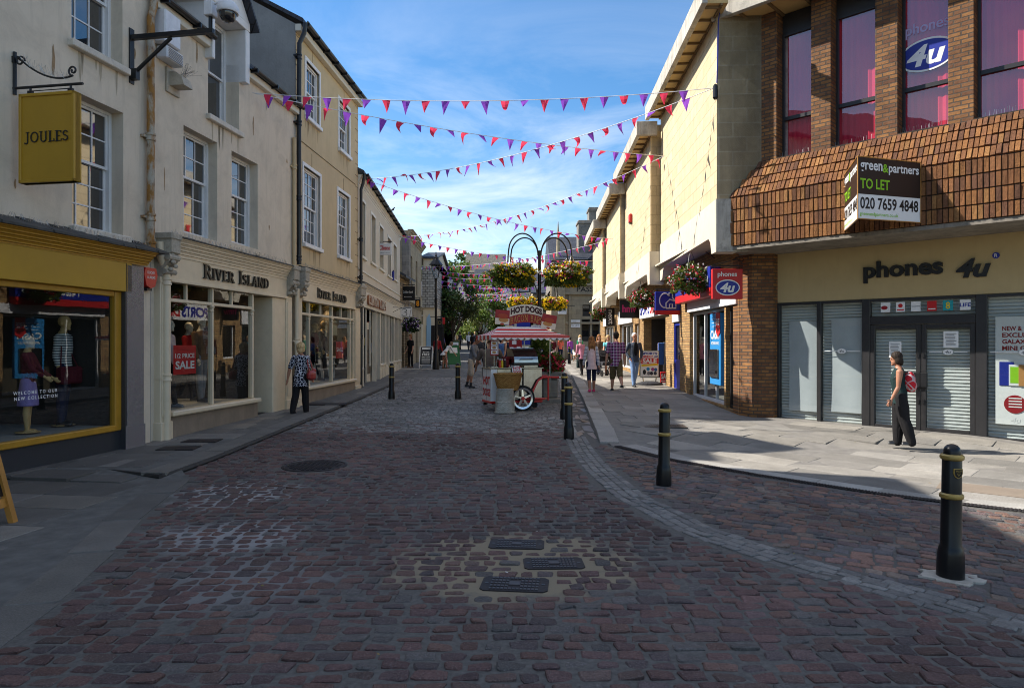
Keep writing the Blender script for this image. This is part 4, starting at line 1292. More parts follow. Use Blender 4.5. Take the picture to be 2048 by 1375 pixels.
for uu, w_ in ((uL1 + .02, .05), (uM1, .05), (uM2, .06)):
 m.bbox(uu - w_ / 2, uu + w_ / 2, -.05, .05, SILL1, FB, .008)
 m.ball((uu, -.02, TZ - .05), .055, 8, 6, (1, 1, .7)); m.ball((uu, -.02, TZ - .13), .045, 8, 6, (1, 1, .7))
m.bbox(uL1, uM2, -.045, .045, TZ - .03, TZ + .03, .008)
for uu in (W1.u(371), W1.u(462)): m.bbox(uu - .02, uu + .02, -.03, .03, TZ + .03, FB, .005)
m.build('shopfront_frame', MT['cream_wood'], b1)
glass_pane(b1, uL1, uM2, SILL1, FB, .0)
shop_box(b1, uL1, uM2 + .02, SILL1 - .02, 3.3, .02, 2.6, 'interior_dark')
# entrance recess
m = MB()
uJ = W1.u(540)
m.bbox(uJ, uR0, -.06, 1.5, Z0, FB, .01)
m.quad((uM2 + .03, 1.35, Z0), (uJ, 1.35, Z0), (uJ, 1.35, FB), (uM2 + .03, 1.35, FB))
m.quad((uM2 + .03, .0, FB + .02), (uJ, 0, FB + .02), (uJ, 1.4, FB + .02), (uM2 + .03, 1.4, FB + .02))
m.build('entrance_recess', MT['cream_wood'], b1)
m = MB()
m.bbox(uM2 + .06, uM2 + .10, .05, .95, .02, 2.35, .008)
m.box(uM2 + .10, uM2 + .106, .2, .36, .9, 1.7)
dj = m.build('door', MT['cream_wood'], b1)
m = MB(); m.box(uM2 + .102, uM2 + .112, .15, .80, .95, 1.75); m.build('door_glass', MT['interior_dark'], dj)
m = MB(); m.tube([(uM2 + .16, .3, .95), (uM2 + .16, .3, 1.5)], .015, 8); m.build('handle', MT['stainless'], dj)
m = MB();
for i in range(9): m.box(uM2 + .05, uJ, .05 + i * .06, .085 + i * .06, .0, .062 + g(-5.5, 15))
m.build('entrance_grating', MT['kerb_dark'], b1)
# --- buff building
b2 = empty('buff_town_house', (*W2.p, 0), W2.a, 'tall buff rendered house with white sash windows over an ivory shopfront', 'shop building')
E2 = (W3.p - W2.p).length
Q2 = [((608, 111), (606, 234), 641), ((674, 189), (673, 298.6), 701), ((603, 323), (600, 489.6), 642.5), ((672, 372), (668, 514), 701)]
ops2 = []
for (xl, yt), (_, yb), xr in Q2:
 ops2.append((W2.u(xl + 3.5), W2.u(xr - 3), W2.z(xl, yb - 6), W2.z(xl, yt + 5), .075))
EB = 9.42
wall_panel(b2, 'wall', MT['render_yellow'], 0, E2, 3.55, EB, ops2)
for o_ in ops2:
 w_ = sash(b2, *o_, cols=4, rt=2 if o_[3] > 7 else 3, rb=2 if o_[3] > 7 else 3, fr=.05, sout=.09, sillmat='white_paint')
 m = MB(); a, b, c, d = o_[:4]
 m.bbox(a - .09, a, -.025, .05, c, d + .09, .006); m.bbox(b, b + .09, -.025, .05, c, d + .09, .006); m.bbox(a, b, -.026, .05, d, d + .09, .006)
 m.build('surround', MT['white_paint'], w_)
m = MB()
zc_ = (ops2[0][2] + ops2[2][3]) / 2 - .10
m.bbox(.32, E2 - .3, -.016, .001, zc_, zc_ + .022, .004)
for uu in (.0, E2 - .30):
 z = 3.75
 while z < EB - .2:
  m.box(uu, uu + .30, -.006, .002, z, z + .016); z += .36
for o_ in ops2:
 uc = (o_[0] + o_[1]) / 2
 m.box(uc - .006, uc + .006, -.006, .002, o_[3] + .1, min(EB - .05, o_[3] + .45))
m.build('render_joint', MT['render_yellow_deep'], b2)
rn, rs = 4.2, 2.35
m = MB()
m.prism([(-.06, -.20, EB), (-.06, rn, EB + rs), (-.06, 2 * rn, EB), (-.06, 2 * rn, EB + .1), (-.06, rn, EB + rs + .1), (-.06, -.20, EB + .1)], (E2 + .12, 0, 0)); m.build('roof', MT['slate'], b2)
gable_end(b2, -.004, 3.5, EB - .01, rn, rs, 'render_grey', .03)
gable_end(b2, E2 - .03, 3.5, EB - .01, rn, rs, 'render_grey', .03)
m = MB(); m.bbox(-.05, E2 + .05, -.15, -.002, EB - .20, EB - .03, .01); m.build('eaves_board', MT['cream_wood2'], b2)
gutter(b2, -.06, E2 + .06, EB + .03, -.26, step=.75)
FB2, FT2, CT2 = 2.74, 3.22, 3.52
v0, v1 = W2.u(597), W2.u(705)
fascia_set(b2, v0, v1, FB2, FT2, CT2)
spikes(b2, v0, v1, -.12, CT2 + .05, 130, .10, seed=4)
m = MB()
serif_text(m, 'River Island', W2.u(626), W2.u(684), 2.885, 3.13, -.104, .03, small=.80)
m.build('fascia_lettering', MT['letter_black'], b2)
pilaster(b2, W2.u(588), v0, 3.42); pilaster(b2, v1, W2.u(715), 3.42)
SILL2 = .62
m = MB();
n1_, n2_, n3_ = W2.u(616), W2.u(662), W2.u(698)
m.bbox(v0, v1, -.16, .12, SILL2 - .09, SILL2, .02); m.build('window_sill', MT['cream_wood'], b2)
m = MB(); m.box(v0 + .1, v1, -.08, .2, Z0, SILL2 - .09); m.build('stall_riser', MT['stone_riser'], b2)
m = MB()
for uu in (v0 + .03, n1_, n2_, n3_, v1 - .03):
 m.bbox(uu - .025, uu + .025, -.05, .05, SILL2, FB2, .008); m.ball((uu, -.02, TZ - .05), .055, 8, 6, (1, 1, .7)); m.ball((uu, -.02, TZ - .12), .045, 8, 6, (1, 1, .7))
m.bbox(v0, v1, -.045, .045, TZ - .03, TZ + .03, .008)
for uu in (W2.u(640), W2.u(681)): m.bbox(uu - .02, uu + .02, -.03, .03, TZ + .03, FB2, .005)
m.build('shopfront_frame', MT['cream_wood'], b2)
glass_pane(b2, v0, v1, SILL2, FB2, .0)
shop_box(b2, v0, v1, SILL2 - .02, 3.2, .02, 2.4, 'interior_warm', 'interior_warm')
# --- long pale building with card shop
b3 = empty('card_shop_house', (*W3.p, 0), W3.a, 'long pale cream house with blank window recesses over white shopfronts', 'shop building')
E3 = 12.2
EC = 7.1
blind = []
for xl, xr, yb, yt in ((720.5, 730, 519, 397), (742, 750.5, 533, 427), (759, 766.5, 545, 450), (775, 781.5, 559, 473), (786.5, 793, 566, 487)):
 blind.append((W3.u(xl), W3.u(xr), W3.z(xl, yb - 10), W3.z(xl, yt), .16))
wall_panel(b3, 'wall', MT['render_pale'], 0, E3, 3.45, EC, blind, back=8.0)
for o_ in blind:
 a, b, c, d, dp = o_
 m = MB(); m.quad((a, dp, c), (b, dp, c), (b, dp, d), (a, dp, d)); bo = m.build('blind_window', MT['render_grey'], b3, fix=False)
 m = MB(); m.bbox(a - .10, a, -.02, .03, c, d + .1, .005); m.bbox(b, b + .10, -.02, .03, c, d + .1, .005); m.bbox(a, b, -.021, .03, d, d + .1, .005); m.bbox(a - .14, b + .14, -.07, .03, c - .09, c, .01); m.build('surround', MT['cream_wood2'], bo)
m = MB(); m.prism([(-.05, -.2, EC), (-.05, 4.2, EC + 2.2), (-.05, 8.4, EC), (-.05, 8.4, EC + .1), (-.05, 4.2, EC + 2.3), (-.05, -.2, EC + .1)], (E3 + .1, 0, 0)); m.build('roof', MT['slate'], b3)
m = MB(); cornice(m, 0, E3, EC - .32, EC - .02, -.005, .14, 4); m.build('eaves_cornice', MT['cream_wood2'], b3)
gutter(b3, 0, E3, EC + .03, -.26, step=1.0)
m = MB(); m.bbox(0, E3, -.12, .05, 2.88, 3.42, .008); cornice(m, 0, E3, 3.42, 3.62, -.12, .12, 4); m.bbox(0, E3, -.03, .0, 4.05, 4.12, .005)
m.build('fascia', MT['cream_wood2'], b3)
m = MB(); m.prism([(0, -.26, 3.62), (0, -.26, 3.65), (0, .0, 3.72), (0, 0, 3.62)], (E3, 0, 0)); m.build('lead_flashing', MT['lead'], b3)
m = MB()
serif_text(m, 'CLINTON CARDS', W3.u(726.5), W3.u(762.5), 3.0, 3.32, -.124, .06)
cl_ = m.build('fascia_lettering', paint('copper letters', (.36, .15, .07), .5), b3)
m = MB(); serif_text(m, 'CLINTON CARDS', W3.u(726.5) + .04, W3.u(762.5) - .04, 3.03, 3.30, -.186, .004); m.build('letter_face', MT['cream_sign'], cl_)
m = MB();
uu_ = [W3.u(x) for x in (716.5, 722.5, 748, 757, 768, 774.5, 786, 793, 799.5)]
for i, uu in enumerate(uu_): m.bbox(uu - .06, uu + .06, -.08, .08, Z0, 2.88, .008)
for a, b in ((uu_[0], uu_[1]), (uu_[3], uu_[4]), (uu_[5], E3)):
 m.bbox(a, b, -.10, .1, .82, .90, .01)
for a, b in zip(uu_[:-1], uu_[1:]):
 for t_ in (.33, .66):
  if b - a > .9: m.bbox(a + (b - a) * t_ - .02, a + (b - a) * t_ + .02, -.03, .03, .9, 2.88, .004)
m.build('shopfront_frame', MT['cream_wood2'], b3)
m = MB()
for a, b in ((0, uu_[1]), (uu_[3], E3)):
 m.box(a, b, -.05, .2, Z0, .82)
 n_ = max(1, round((b - a) / .7))
 for i in range(n_): m.bbox(a + (b - a) * i / n_ + .08, a + (b - a) * (i + 1) / n_ - .08, -.062, -.0505, .32, .72, .01)
m.build('stall_riser', MT['cream_wood2'], b3)
glass_pane(b3, 0, uu_[1], .9, 2.88, .0); glass_pane(b3, uu_[3], E3, .9, 2.88, .0)
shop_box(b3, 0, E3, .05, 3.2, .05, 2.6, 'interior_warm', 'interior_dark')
m = MB()
for k, (a, dd) in enumerate(((uu_[1] + .08, 0), (uu_[2] - .95, 0))):
 pass
m.bbox(uu_[1] + .02, uu_[1] + .08, .1, 1.0, .28, 2.45, .006); m.bbox(uu_[2] - .9, uu_[2] - .06, .12, .18, .28, 2.45, .006)
dd = m.build('door', MT['cream_wood2'], b3)
m = MB()
m.box(uu_[1] + .081, uu_[1] + .087, .22, .88, .6, 2.2); m.box(uu_[2] - .80, uu_[2] - .16, .114, .1195, .6, 2.2); m.build('door_glass', MT['interior_warm'], dd)
m = MB(); m.tube([(uu_[2] - .78, .08, 1.0), (uu_[2] - .78, .06, 1.05), (uu_[2] - .78, .06, 1.45), (uu_[2] - .78, .08, 1.5)], .015, 6); m.tube([(uu_[1] + .12, .8, 1.0), (uu_[1] + .12, .8, 1.5)], .015, 6); m.build('handle', MT['black_iron'], dd)
m = MB()
r_ = random.Random(3)
for k in range(26):
 uu = r_.uniform(.3, E3 - .3); zz = r_.uniform(1.1, 2.3)
 m.col = (*r_.choice([(.4, .05, .05), (.5, .4, .1), (.1, .2, .4), (.5, .5, .45), (.4, .1, .3)]), 1)
 m.box(uu, uu + r_.uniform(.2, .5), .8, .84, zz, zz + r_.uniform(.2, .45))
m.build('card_display', MT['petal'], b3)
# rust and damp marks on the render
def stains(b, u0, u1, z0, z1, n, seed, no=()):
 r_ = random.Random(seed)
 m = MB()
 for k in range(n):
  u = r_.uniform(u0, u1); z = r_.uniform(z0, z1); w = r_.uniform(.008, .03); h = r_.uniform(.08, .45)
  if any(o_[0] - .15 < u < o_[1] + .15 and o_[2] - .6 < z < o_[3] + .2 for o_ in no): continue
  pts = [(u + w * math.sin(a * .7) * (1 + .4 * math.sin(a * 2 + k)), -.003, z + h / 2 * math.cos(a * .7)) for a in range(9)]
  m.poly(pts)
 return m
MT['rust_mark'] = paint('rust streak', (.30, .20, .11), .9, .3, 9)
MT['damp_mark'] = paint('damp streak', (.40, .34, .25), .9, .15, 6)
stains(bJ, -3.2, -.2, 3.6, 8.5, 9, 2, [lo, hi]).build('rust_mark', MT['rust_mark'], bJ, fix=False)
stains(b1, .3, E1 - .2, 3.7, 7.2, 10, 5, [wA, wB, wD]).build('rust_mark', MT['rust_mark'], b1, fix=False)
for b, ops_, sd in ((bJ, [lo, hi], 1), (b1, [wA, wB, wD], 2), (b2, ops2, 3)):
 m = MB(); r_ = random.Random(sd)
 for a, b_, c, d, e in ops_:
  for k in range(7):
   u = r_.uniform(a - .05, b_ + .05); w = r_.uniform(.012, .035); h = r_.uniform(.15, .5)
   m.poly([(u - w, -.0025, c - .10), (u + w, -.0025, c - .10), (u + w * .6, -.0025, c - .1 - h * .7), (u, -.0025, c - .1 - h), (u - w * .7, -.0025, c - .1 - h * .6)])
 m.build('damp_mark', MT['damp_mark'] if b is not b2 else paint('buff damp', (.36, .27, .155), .9, .15, 6), b, fix=False)
# --- pipes on the left side
def drainpipe(W_, pts, r, mat, label, collars=(), group=None, name='drainpipe', cm=None):
 u0 = pts[0][0]
 o = place(name, W_, u0, label, 'drainpipe', group)
 m = MB(); m.tube([(p[0] - u0, p[1], p[2]) for p in pts], r, 12)
 m.build('pipe', MT[mat], o, smooth=True)
 for (u, y, z) in collars:
  c = MB()
  c.lathe([(r + .004, z - .06), (r + .016, z - .055), (r + .016, z - .03), (r + .008, z - .02), (r + .008, z + .02), (r + .02, z + .03), (r + .02, z + .06), (r + .004, z + .065)], 12, (u - u0, y, 0))
  c.box(u - u0 - r - .07, u - u0 + r + .07, y + .02, -.002, z - .02, z + .02)
  c.build('collar', MT[cm or mat], o, smooth=True)
 return o
up = WJ.u(291.5)
zj = WJ.z(291, 497)
drainpipe(WJ, [(up + .12, -.16, 9.55), (up + .10, -.14, 8.2), (up + .06, -.10, 7.15), (up, -.09, 6.95), (up, -.09, zj)], .06, 'rust_pipe', 'rusty cream cast iron downpipe between the mustard shop and the ivory shop', [(up, -.09, WJ.z(291, 275)), (up, -.09, WJ.z(291, 435)), (up, -.09, zj + .05)])
up = W1.u(320)
drainpipe(W1, [(up - .16, -.10, 3.36), (up - .14, -.10, 3.15), (up - .02, -.10, 2.95), (up, -.12, 2.8), (up, -.12, -.02)], .062, 'cream_wood', 'cream painted downpipe at the left end of the ivory shopfront', [(up, -.12, 2.72), (up, -.12, 1.12)])
up = W2.u(590.5)
drainpipe(W2, [(up, -.25, EB - .02), (up, -.22, EB - .25), (up, -.10, EB - .5), (up, -.09, 6.9), (up + .02, -.09, 3.6)], .055, 'black_gutter', 'black downpipe between the cream house and the buff house', [(up, -.09, 8.6), (up, -.09, 7.0), (up, -.09, 5.2), (up, -.09, 3.75)])
up = W1.u(584)
drainpipe(W1, [(up, -.06, 6.6), (up, -.06, 3.55)], .045, 'render_yellow', 'slim buff painted pipe beside the black downpipe', [(up, -.06, 5.9)])
up = W1.u(583.5)
drainpipe(W1, [(up, -.13, 3.0), (up, -.13, .02)], .06, 'cream_wood', 'cream pipe at the right of the shop doorway', [(up, -.13, 1.75), (up, -.13, .35)])
up = W2.u(716.5)
drainpipe(W2, [(up + .02, -.2, 7.1), (up + .02, -.15, 6.8), (up, -.09, 6.6), (up, -.09, .25)], .05, 'black_gutter', 'black downpipe between the buff house and the long pale house', [(up, -.09, 5.0), (up, -.09, 3.8), (up, -.09, 1.9)])
# alarm bell box
ab = place('alarm_box', WJ, WJ.u(290), 'red alarm bell box on the cream wall beside the mustard fascia', 'alarm box', z=WJ.z(290, 552))
m = MB()
hexa = [(-.12, .13), (.12, .13), (.155, .02), (.10, -.16), (0, -.20), (-.10, -.16), (-.155, .02)]
m.prism([(x, -.02, z) for x, z in hexa], (0, -.09, 0)); m.build('casing', MT['red_paint'], ab)
m = MB(); put_text(m, 'DUCHY', -.085, .085, .03, .075, -.113, .01); put_text(m, 'ALARMS', -.095, .095, -.045, 0.0, -.113, .01); m.build('lettering', MT['pink_letter' if False else 'white_sign'], ab)
m = MB(); m.box(-.06, .06, -.08, -.02, -.235, -.19); m.build('strobe', MT['plastic_dark'], ab)
# vent cowl and white boxes
vt = place('vent_cowl', W1, W1.u(345), 'cream vent cowl on the upper wall below the white boxes', 'vent', z=W1.z(345, 165))
m = MB(); m.bbox(-.20, .16, -.04, -.001, -.22, .20, .01)
m.prism([(-.14, -.04, .14), (-.14, -.16, .12), (-.14, -.26, .04), (-.14, -.30, -.10), (-.14, -.04, -.10)], (.26, 0, 0)); m.build('hood', MT['vent'], vt)
m = MB()
r_ = random.Random(9)
for k in range(26):
 m.tube([(r_.uniform(-.1, .1), -.2, .08), (r_.uniform(-.18, .2), -.3 - r_.random() * .12, .16 + r_.random() * .1)], .002, 3)
m.build('bird_spike', MT['spike'], vt)
wb = place('junction_box', W1, W1.u(327), 'white plastic equipment box on the upper cream wall behind the camera arm', 'equipment box', z=W1.z(327, 85))
m = MB(); m.bbox(-.30, .12, -.24, -.001, -.12, .42, .02); m.bbox(-.20, .26, -.20, -.001, -.34, -.125, .02); m.build('casing', MT['plastic_white'], wb)
m = MB()
for k in range(7): m.box(-.16, .22, -.206, -.2005, -.33 + k * .026, -.316 + k * .026)
m.build('grille', MT['grey_letter'], wb)
# camera on its arm
ca_ = place('security_camera', WJ, WJ.u(262), 'white dome security camera on a long dark arm high on the left wall', 'security camera', z=WJ.z(262, 76))
m = MB()
AL = 1.42
m.box(-.05, .05, -.02, -.001, -.72, .14)
m.box(-.035, .035, -AL, -.02, -.035, .035)
m.tube([(0, -.03, -.58), (0, -.70, -.05)], .028, 8)
m.box(-.045, .045, -.12, -.02, -.66, -.5)
m.tube([(0, -AL + .05, 0), (0, -AL + .05, .42)], .03, 8)
m.build('arm', MT['black_iron'], ca_)
m = MB(); m.bbox(-.08, .08, -AL - .02, -AL + .12, .22, .44, .01); m.build('housing', MT['plastic_white'], ca_)
m = MB(); m.lathe([(.03, .42), (.10, .42), (.15, .36), (.165, .27), (.155, .25), (.13, .25)], 18, (0, -AL - .24, 0)); m.tube([(0, -AL + .05, .40), (0, -AL - .24, .46)], .02, 8)
m.build('dome_housing', MT['plastic_white'], ca_, smooth=True)
m = MB(); m.lathe([(.125, .25), (.12, .19), (.09, .14), (.03, .115)], 18, (0, -AL - .24, 0)); m.build('lens_dome', MT['plastic_dark'], ca_, smooth=True)
m = MB(); put_text(m, '9056', -.30, .30, -.02, .02, 0, .01)
md = MB(); md.M = Matrix.Translation((.037, -AL * .55, 0)) @ Matrix.Rotation(R(90), 4, 'Z'); put_text(md, '9056', -.12, .12, -.022, .022, 0, .01); md.M = None
md.build('number_plate', MT['yellow_sign'], ca_)
# hanging mustard sign
hs = place('hanging_sign', WJ, WJ.u(27), 'mustard hanging sign lettered in black on a scrolled iron bracket', 'shop sign', z=0)
hs.rotation_euler.z = math.atan2(-.17, 1)
zb, zt = WJ.z(45, 371) - .02, WJ.z(45, 197) - .02
m = MB()
m.bbox(.13, .93, -.045, .045, zb, zt, .008)
for a, b, c, d in ((.13, .93, zb, zb + .04), (.13, .93, zt - .04, zt), (.13, .17, zb, zt), (.89, .93, zb, zt)): m.bbox(a, b, -.062, .062, c, d, .006)
bd = m.build('board', MT['gold_paint'], hs)
m = MB(); zm = zb + (zt - zb) * .5; serif_text(m, 'JOULES', .215, .845, zm - .055, zm + .075, -.047, .004); m.build('lettering', MT['letter_black'], bd)
m = MB()
m.tube([(.02, 0, zt + .02), (.02, 0, zt + .56)], .022, 8)
m.box(-.01, .04, -.03, .03, zt + .42, zt + .50)
m.tube([(.0, 0, zt + .10), (1.0, 0, zt + .10)], .018, 8)
sc_ = []
for i in range(26):
 t_ = i / 25
 sc_.append((.06 + .80 * t_, 0, zt + .16 + .34 * (1 - t_) ** 2.2 + .05 * t_ ** 5))
m.tube(sc_, .013, 6)
for cx, cz, a0, dr_ in ((.10, zt + .44, 0, 1), (.86, zt + .27, -90, -1)):
 sp_ = []
 for i in range(22):
  an = R(a0) + dr_ * i * .42; rr = .066 * (1 - i / 26)
  sp_.append((cx + rr * math.cos(an), 0, cz + rr * math.sin(an)))
 m.tube(sp_, .012, 6)
for x in (.25, .83): m.tube([(x, 0, zt + .10), (x, 0, zt - .02)], .014, 6); m.box(x - .03, x + .03, -.02, .02, zt + .0, zt + .05)
m.tube([(.25, 0, zt + .05), (.83, 0, zt + .05)], .006, 6)
m.build('bracket', MT['black_iron'], hs, smooth=True)
m = MB(); r_ = random.Random(4)
for k in range(70):
 t_ = r_.random(); x = .12 + .7 * t_; z = zt + .16 + .34 * (1 - (x - .06) / .8) ** 2.2
 m.tube([(x, 0, z), (x + r_.uniform(-.06, .06), r_.uniform(-.06, .06), z + r_.uniform(.06, .13))], .0016, 3, caps=False)
m.build('bird_spike', MT['spike'], hs)
# timber A-board at the edge of the picture
aw = empty('timber_aboard', (-4.99, 6.08, 0), R(-84), 'varnished timber A-board frame standing on the left pavement', 'A-board')
m = MB()
for sy in (-1, 1):
 for x in (-.32, .32):
  m.prism([(x - .035, sy * .30, .0), (x + .035, sy * .30, 0), (x + .035, sy * .30 + .05, .0), (x - .035, sy * .30 + .05, 0)], (0, -sy * .28, 1.12))
 m.prism([(-.285, sy * .262, .16), (.285, sy * .262, .16), (.285, sy * .262 + .03, .16), (-.285, sy * .262 + .03, .16)], (0, -sy * .02, .08))
m.build('frame', MT['wood_aboard'], aw)
m = MB()
for sy in (-1, 1): m.prism([(-.284, sy * .235 + .012, .26), (.284, sy * .235 + .012, .26), (.284, sy * .235 + .026, .26), (-.284, sy * .235 + .026, .26)], (0, -sy * .19, .78))
m.build('panel', MT['black_sign'], aw)
# ------------------------------------------------------------------ right side: brick corner shop
SS, SP, SF = 18.80, 19.45, 20.75            # X + Y of the tile skirt, the piers and the shopfront of the splayed corner
def diag(S, Y0): return Wall((S - Y0, Y0), (1, -1))
WS, WP, WC = diag(SS, 14.25), diag(SP, 14.30), diag(SF, 14.94)
LC = 8.8
bc = empty('brick_corner_shop', (WC.p.x, WC.p.y, 0), WC.a, 'brown brick corner building with tile skirt and tall windows over a closed phone shop', 'shop building')
def rel(W_, o=bc):
 """matrix from wall W_ coordinates to the local frame of building o"""
 return o.matrix_basis.inverted() @ (Matrix.Translation((W_.p.x, W_.p.y, 0)) @ Matrix.Rotation(W_.a, 4, 'Z'))
bc.matrix_basis = Matrix.Translation((WC.p.x, WC.p.y, 0)) @ Matrix.Rotation(WC.a, 4, 'Z')
MS_, MP_ = rel(WS), rel(WP)
# tile skirt: every tile brick its own shape in one mesh
ZB0, ZB1, ZS = 3.71, 4.71, 5.50
run = (SP - SS) / math.sqrt(2)
PT = [(.225, .098, .032), (.195, .082, .03), (.165, .07, .028), (.21, .091, .031), (.135, .058, .027), (.185, .078, .03), (.255, .122, .042), (.11, .049, .026)]
vs, fs, cs = [], [], []
def tile(u0, u1, p0, p1, nrm, c):
 b = len(vs)
 t = .030 * rng.uniform(.7, 1.3)
 j = lambda k: rng.uniform(-k, k)
 for q, dn in ((p0, 0), (p1, 0)):
  for uu in (u0, u1):
   vs.append(MS_ @ Vector((uu, q[0], q[1])))
 for q in (p0, p1):
  for uu in (u0 + .005, u1 - .005):
   tt = t + j(.006)
   vs.append(MS_ @ Vector((uu + j(.003), q[0] + nrm[0] * tt, q[1] + nrm[1] * tt + (.004 if q is p0 else -.004))))
 for k in range(8): cs.append((*c, 1))
 fs.extend([(b + 4, b + 5, b + 7, b + 6), (b, b + 1, b + 5, b + 4), (b + 3, b + 2, b + 6, b + 7), (b + 2, b, b + 4, b + 6), (b + 1, b + 3, b + 7, b + 5)])
rows = []
for i in range(4): rows.append(((0, ZB0 + .25 * i + .008), (0, ZB0 + .25 * (i + 1) - .008), (-1, 0)))
sl_ = math.hypot(run, ZS - ZB1); ns_ = (-(ZS - ZB1) / sl_, run / sl_)
for i in range(4):
 a, b = i / 4, (i + 1) / 4
 rows.append(((run * a + .003, ZB1 + (ZS - ZB1) * a + .008), (run * b - .003, ZB1 + (ZS - ZB1) * b - (.008 if i < 3 else .035)), ns_))
u = -.16
k_ = 0
while u < LC:
 w = .082
 for ri, (p0, p1, nn) in enumerate(rows):
  us_ = -.08 + .0 if ri < 4 else -.08 + (ri - 3) * .13
  if u < us_ - .08: continue
  c = rng.choice(PT); kk_ = rng.uniform(.8, 1.2)
  jj = rng.uniform(-.002, .002)
  tile(u + jj, u + w - .008 + jj, p0, p1, nn, tuple(x * kk_ for x in c))
 u += w
raw_mesh('tile_skirt', [tuple(v) for v in vs], fs, MT['brick_tile'], cs, bc)
m = MB(); m.M = MS_
m.prism([(-.17, .004, ZB0), (-.17, .004, ZB1), (-.17, run + .004, ZS), (-.17, run + .3, ZS), (-.17, run + .3, ZB0)], (LC + .17, 0, 0))
m.build('skirt_backing', MT['brick_dark'], bc)
m = MB(); m.M = MS_; m.box(-.16, LC, .0, 1.45, ZB0 - .075, ZB0 - .004); m.build('soffit', MT['concrete_dark'], bc)
# piers and tall windows
pitch = 1.172
pw, gap_ = .38, .79
PTOP = 8.52
us = [(-.02, .40)]
u = .40 + gap_
u = WP.u(1622)
while u < LC:
 us.append((u, u + pw)); u += pitch
for a, b in us:
 pm = MB(); pm.M = MP_
 pm.bbox(a, b, 0, .45, ZS - .10, PTOP, .008)
 pm.build('brick_pier', MT['brick_wall'], bc)
for i in range(len(us) - 1):
 a, b = us[i][1], us[i + 1][0]
 m = MB(); m.M = MP_
 fy = .27
 m.bbox(a, a + .045, fy, fy + .06, ZS, 8.1, .004); m.bbox(b - .045, b, fy, fy + .06, ZS, 8.1, .004)
 m.bbox(a + .045, b - .045, fy, fy + .06, ZS, ZS + .05, .004); m.bbox(a + .045, b - .045, fy + .002, fy + .062, 8.05, 8.1, .004)
 m.bbox(a + .045, b - .045, fy - .01, fy + .05, 6.30, 6.38, .006)
 m.box(a, b, fy + .02, fy + .08, 8.1, PTOP)
 w_ = m.build('tall_window', MT['steel_frame'], bc)
 m = MB(); m.M = MP_; m.quad((a + .03, fy + .035, ZS + .02), (b - .03, fy + .035, ZS + .02), (b - .03, fy + .035, 8.08), (a + .03, fy + .035, 8.08)); m.build('pane', MT['glass_blue'], w_, fix=False)
 m = MB(); m.M = MP_
 n_ = 14
 for k in range(n_):
  x0, x1 = a + (b - a) * k / n_, a + (b - a) * (k + 1) / n_
  m.quad((x0, fy + .10 + .012 * (k % 2), ZS), (x1, fy + .10 + .012 * ((k + 1) % 2), ZS), (x1, fy + .10 + .012 * ((k + 1) % 2), 8.1), (x0, fy + .10 + .012 * (k % 2), 8.1))
 m.build('red_blind', MT['blind'], w_, fix=False)
 m = MB(); m.M = MP_; m.bbox(a, b, -.02, fy, ZS - .06, ZS, .006); s_ = m.build('sill', MT['brick_dark'], w_)
 m = MB(); m.M = MP_
 for k in range(20):
  x = a + (b - a) * (k + rng.random() * .6) / 20
  m.prism([(x - .0013, .10, ZS), (x + .0013, .10, ZS), (x, .103, ZS)], (rng.uniform(-.02, .02), rng.uniform(-.05, .03), rng.uniform(.09, .13)))
 m.build('bird_spike', MT['spike'], w_)
 if i == 2:
  m = MB(); m.M = MP_
  ex, ez, yy_ = WP.u(1854, .3), WP.z(1854, 109, .3), fy + .028
  xl, xr = a + .05, b - .05
  el = [(min(xr, max(xl, ex + .47 * math.cos(R(t_)))), ez + .30 * math.sin(R(t_))) for t_ in range(0, 360, 8)]
  m.mi = 0; m.prism([(p, yy_, q) for p, q in el], (0, -.002, 0))
  el2 = [(min(xr, max(xl, ex + .435 * math.cos(R(t_)))), ez + .265 * math.sin(R(t_))) for t_ in range(0, 360, 8)]
  m.mi = 1; m.prism([(p, yy_ - .003, q) for p, q in el2], (0, -.002, 0))
  m.mi = 2
  put_text(m, '4u', ex - .33, ex + .29, ez - .19, ez + .19, yy_ - .006, .03, .25)
  m.mi = 3
  put_text(m, 'phones', xl, xr, ez + .36, ez + .62, yy_ - .002, .015)
  m.build('window_logo', [MT['white_sign'], MT['blue_sign'], MT['white_sign'], flat('lilac letters', (.50, .40, .62))], w_)
# eaves over the corner
m = MB(); m.M = MP_
m.bbox(-.75, LC, -.60, -.48, 8.48, 8.92, .01)
m.build('eaves_fascia', MT['concrete'], bc)
m = MB(); m.M = MP_; m.box(-.6, LC, -.48, 1.5, 8.53, 8.62)
m.build('eaves_soffit', MT['soffit'], bc)
m = MB(); m.M = MP_
u = -.2
while u < LC: m.box(u, u + .05, -.478, .4, 8.488, 8.53); u += .6
m.build('soffit_rib', MT['soffit_rib'], bc)
m = MB(); m.M = MP_; m.box(-.5, LC, .5, 6, 3.8, 9.0); m.build('core_wall', MT['brick_wall'], bc)
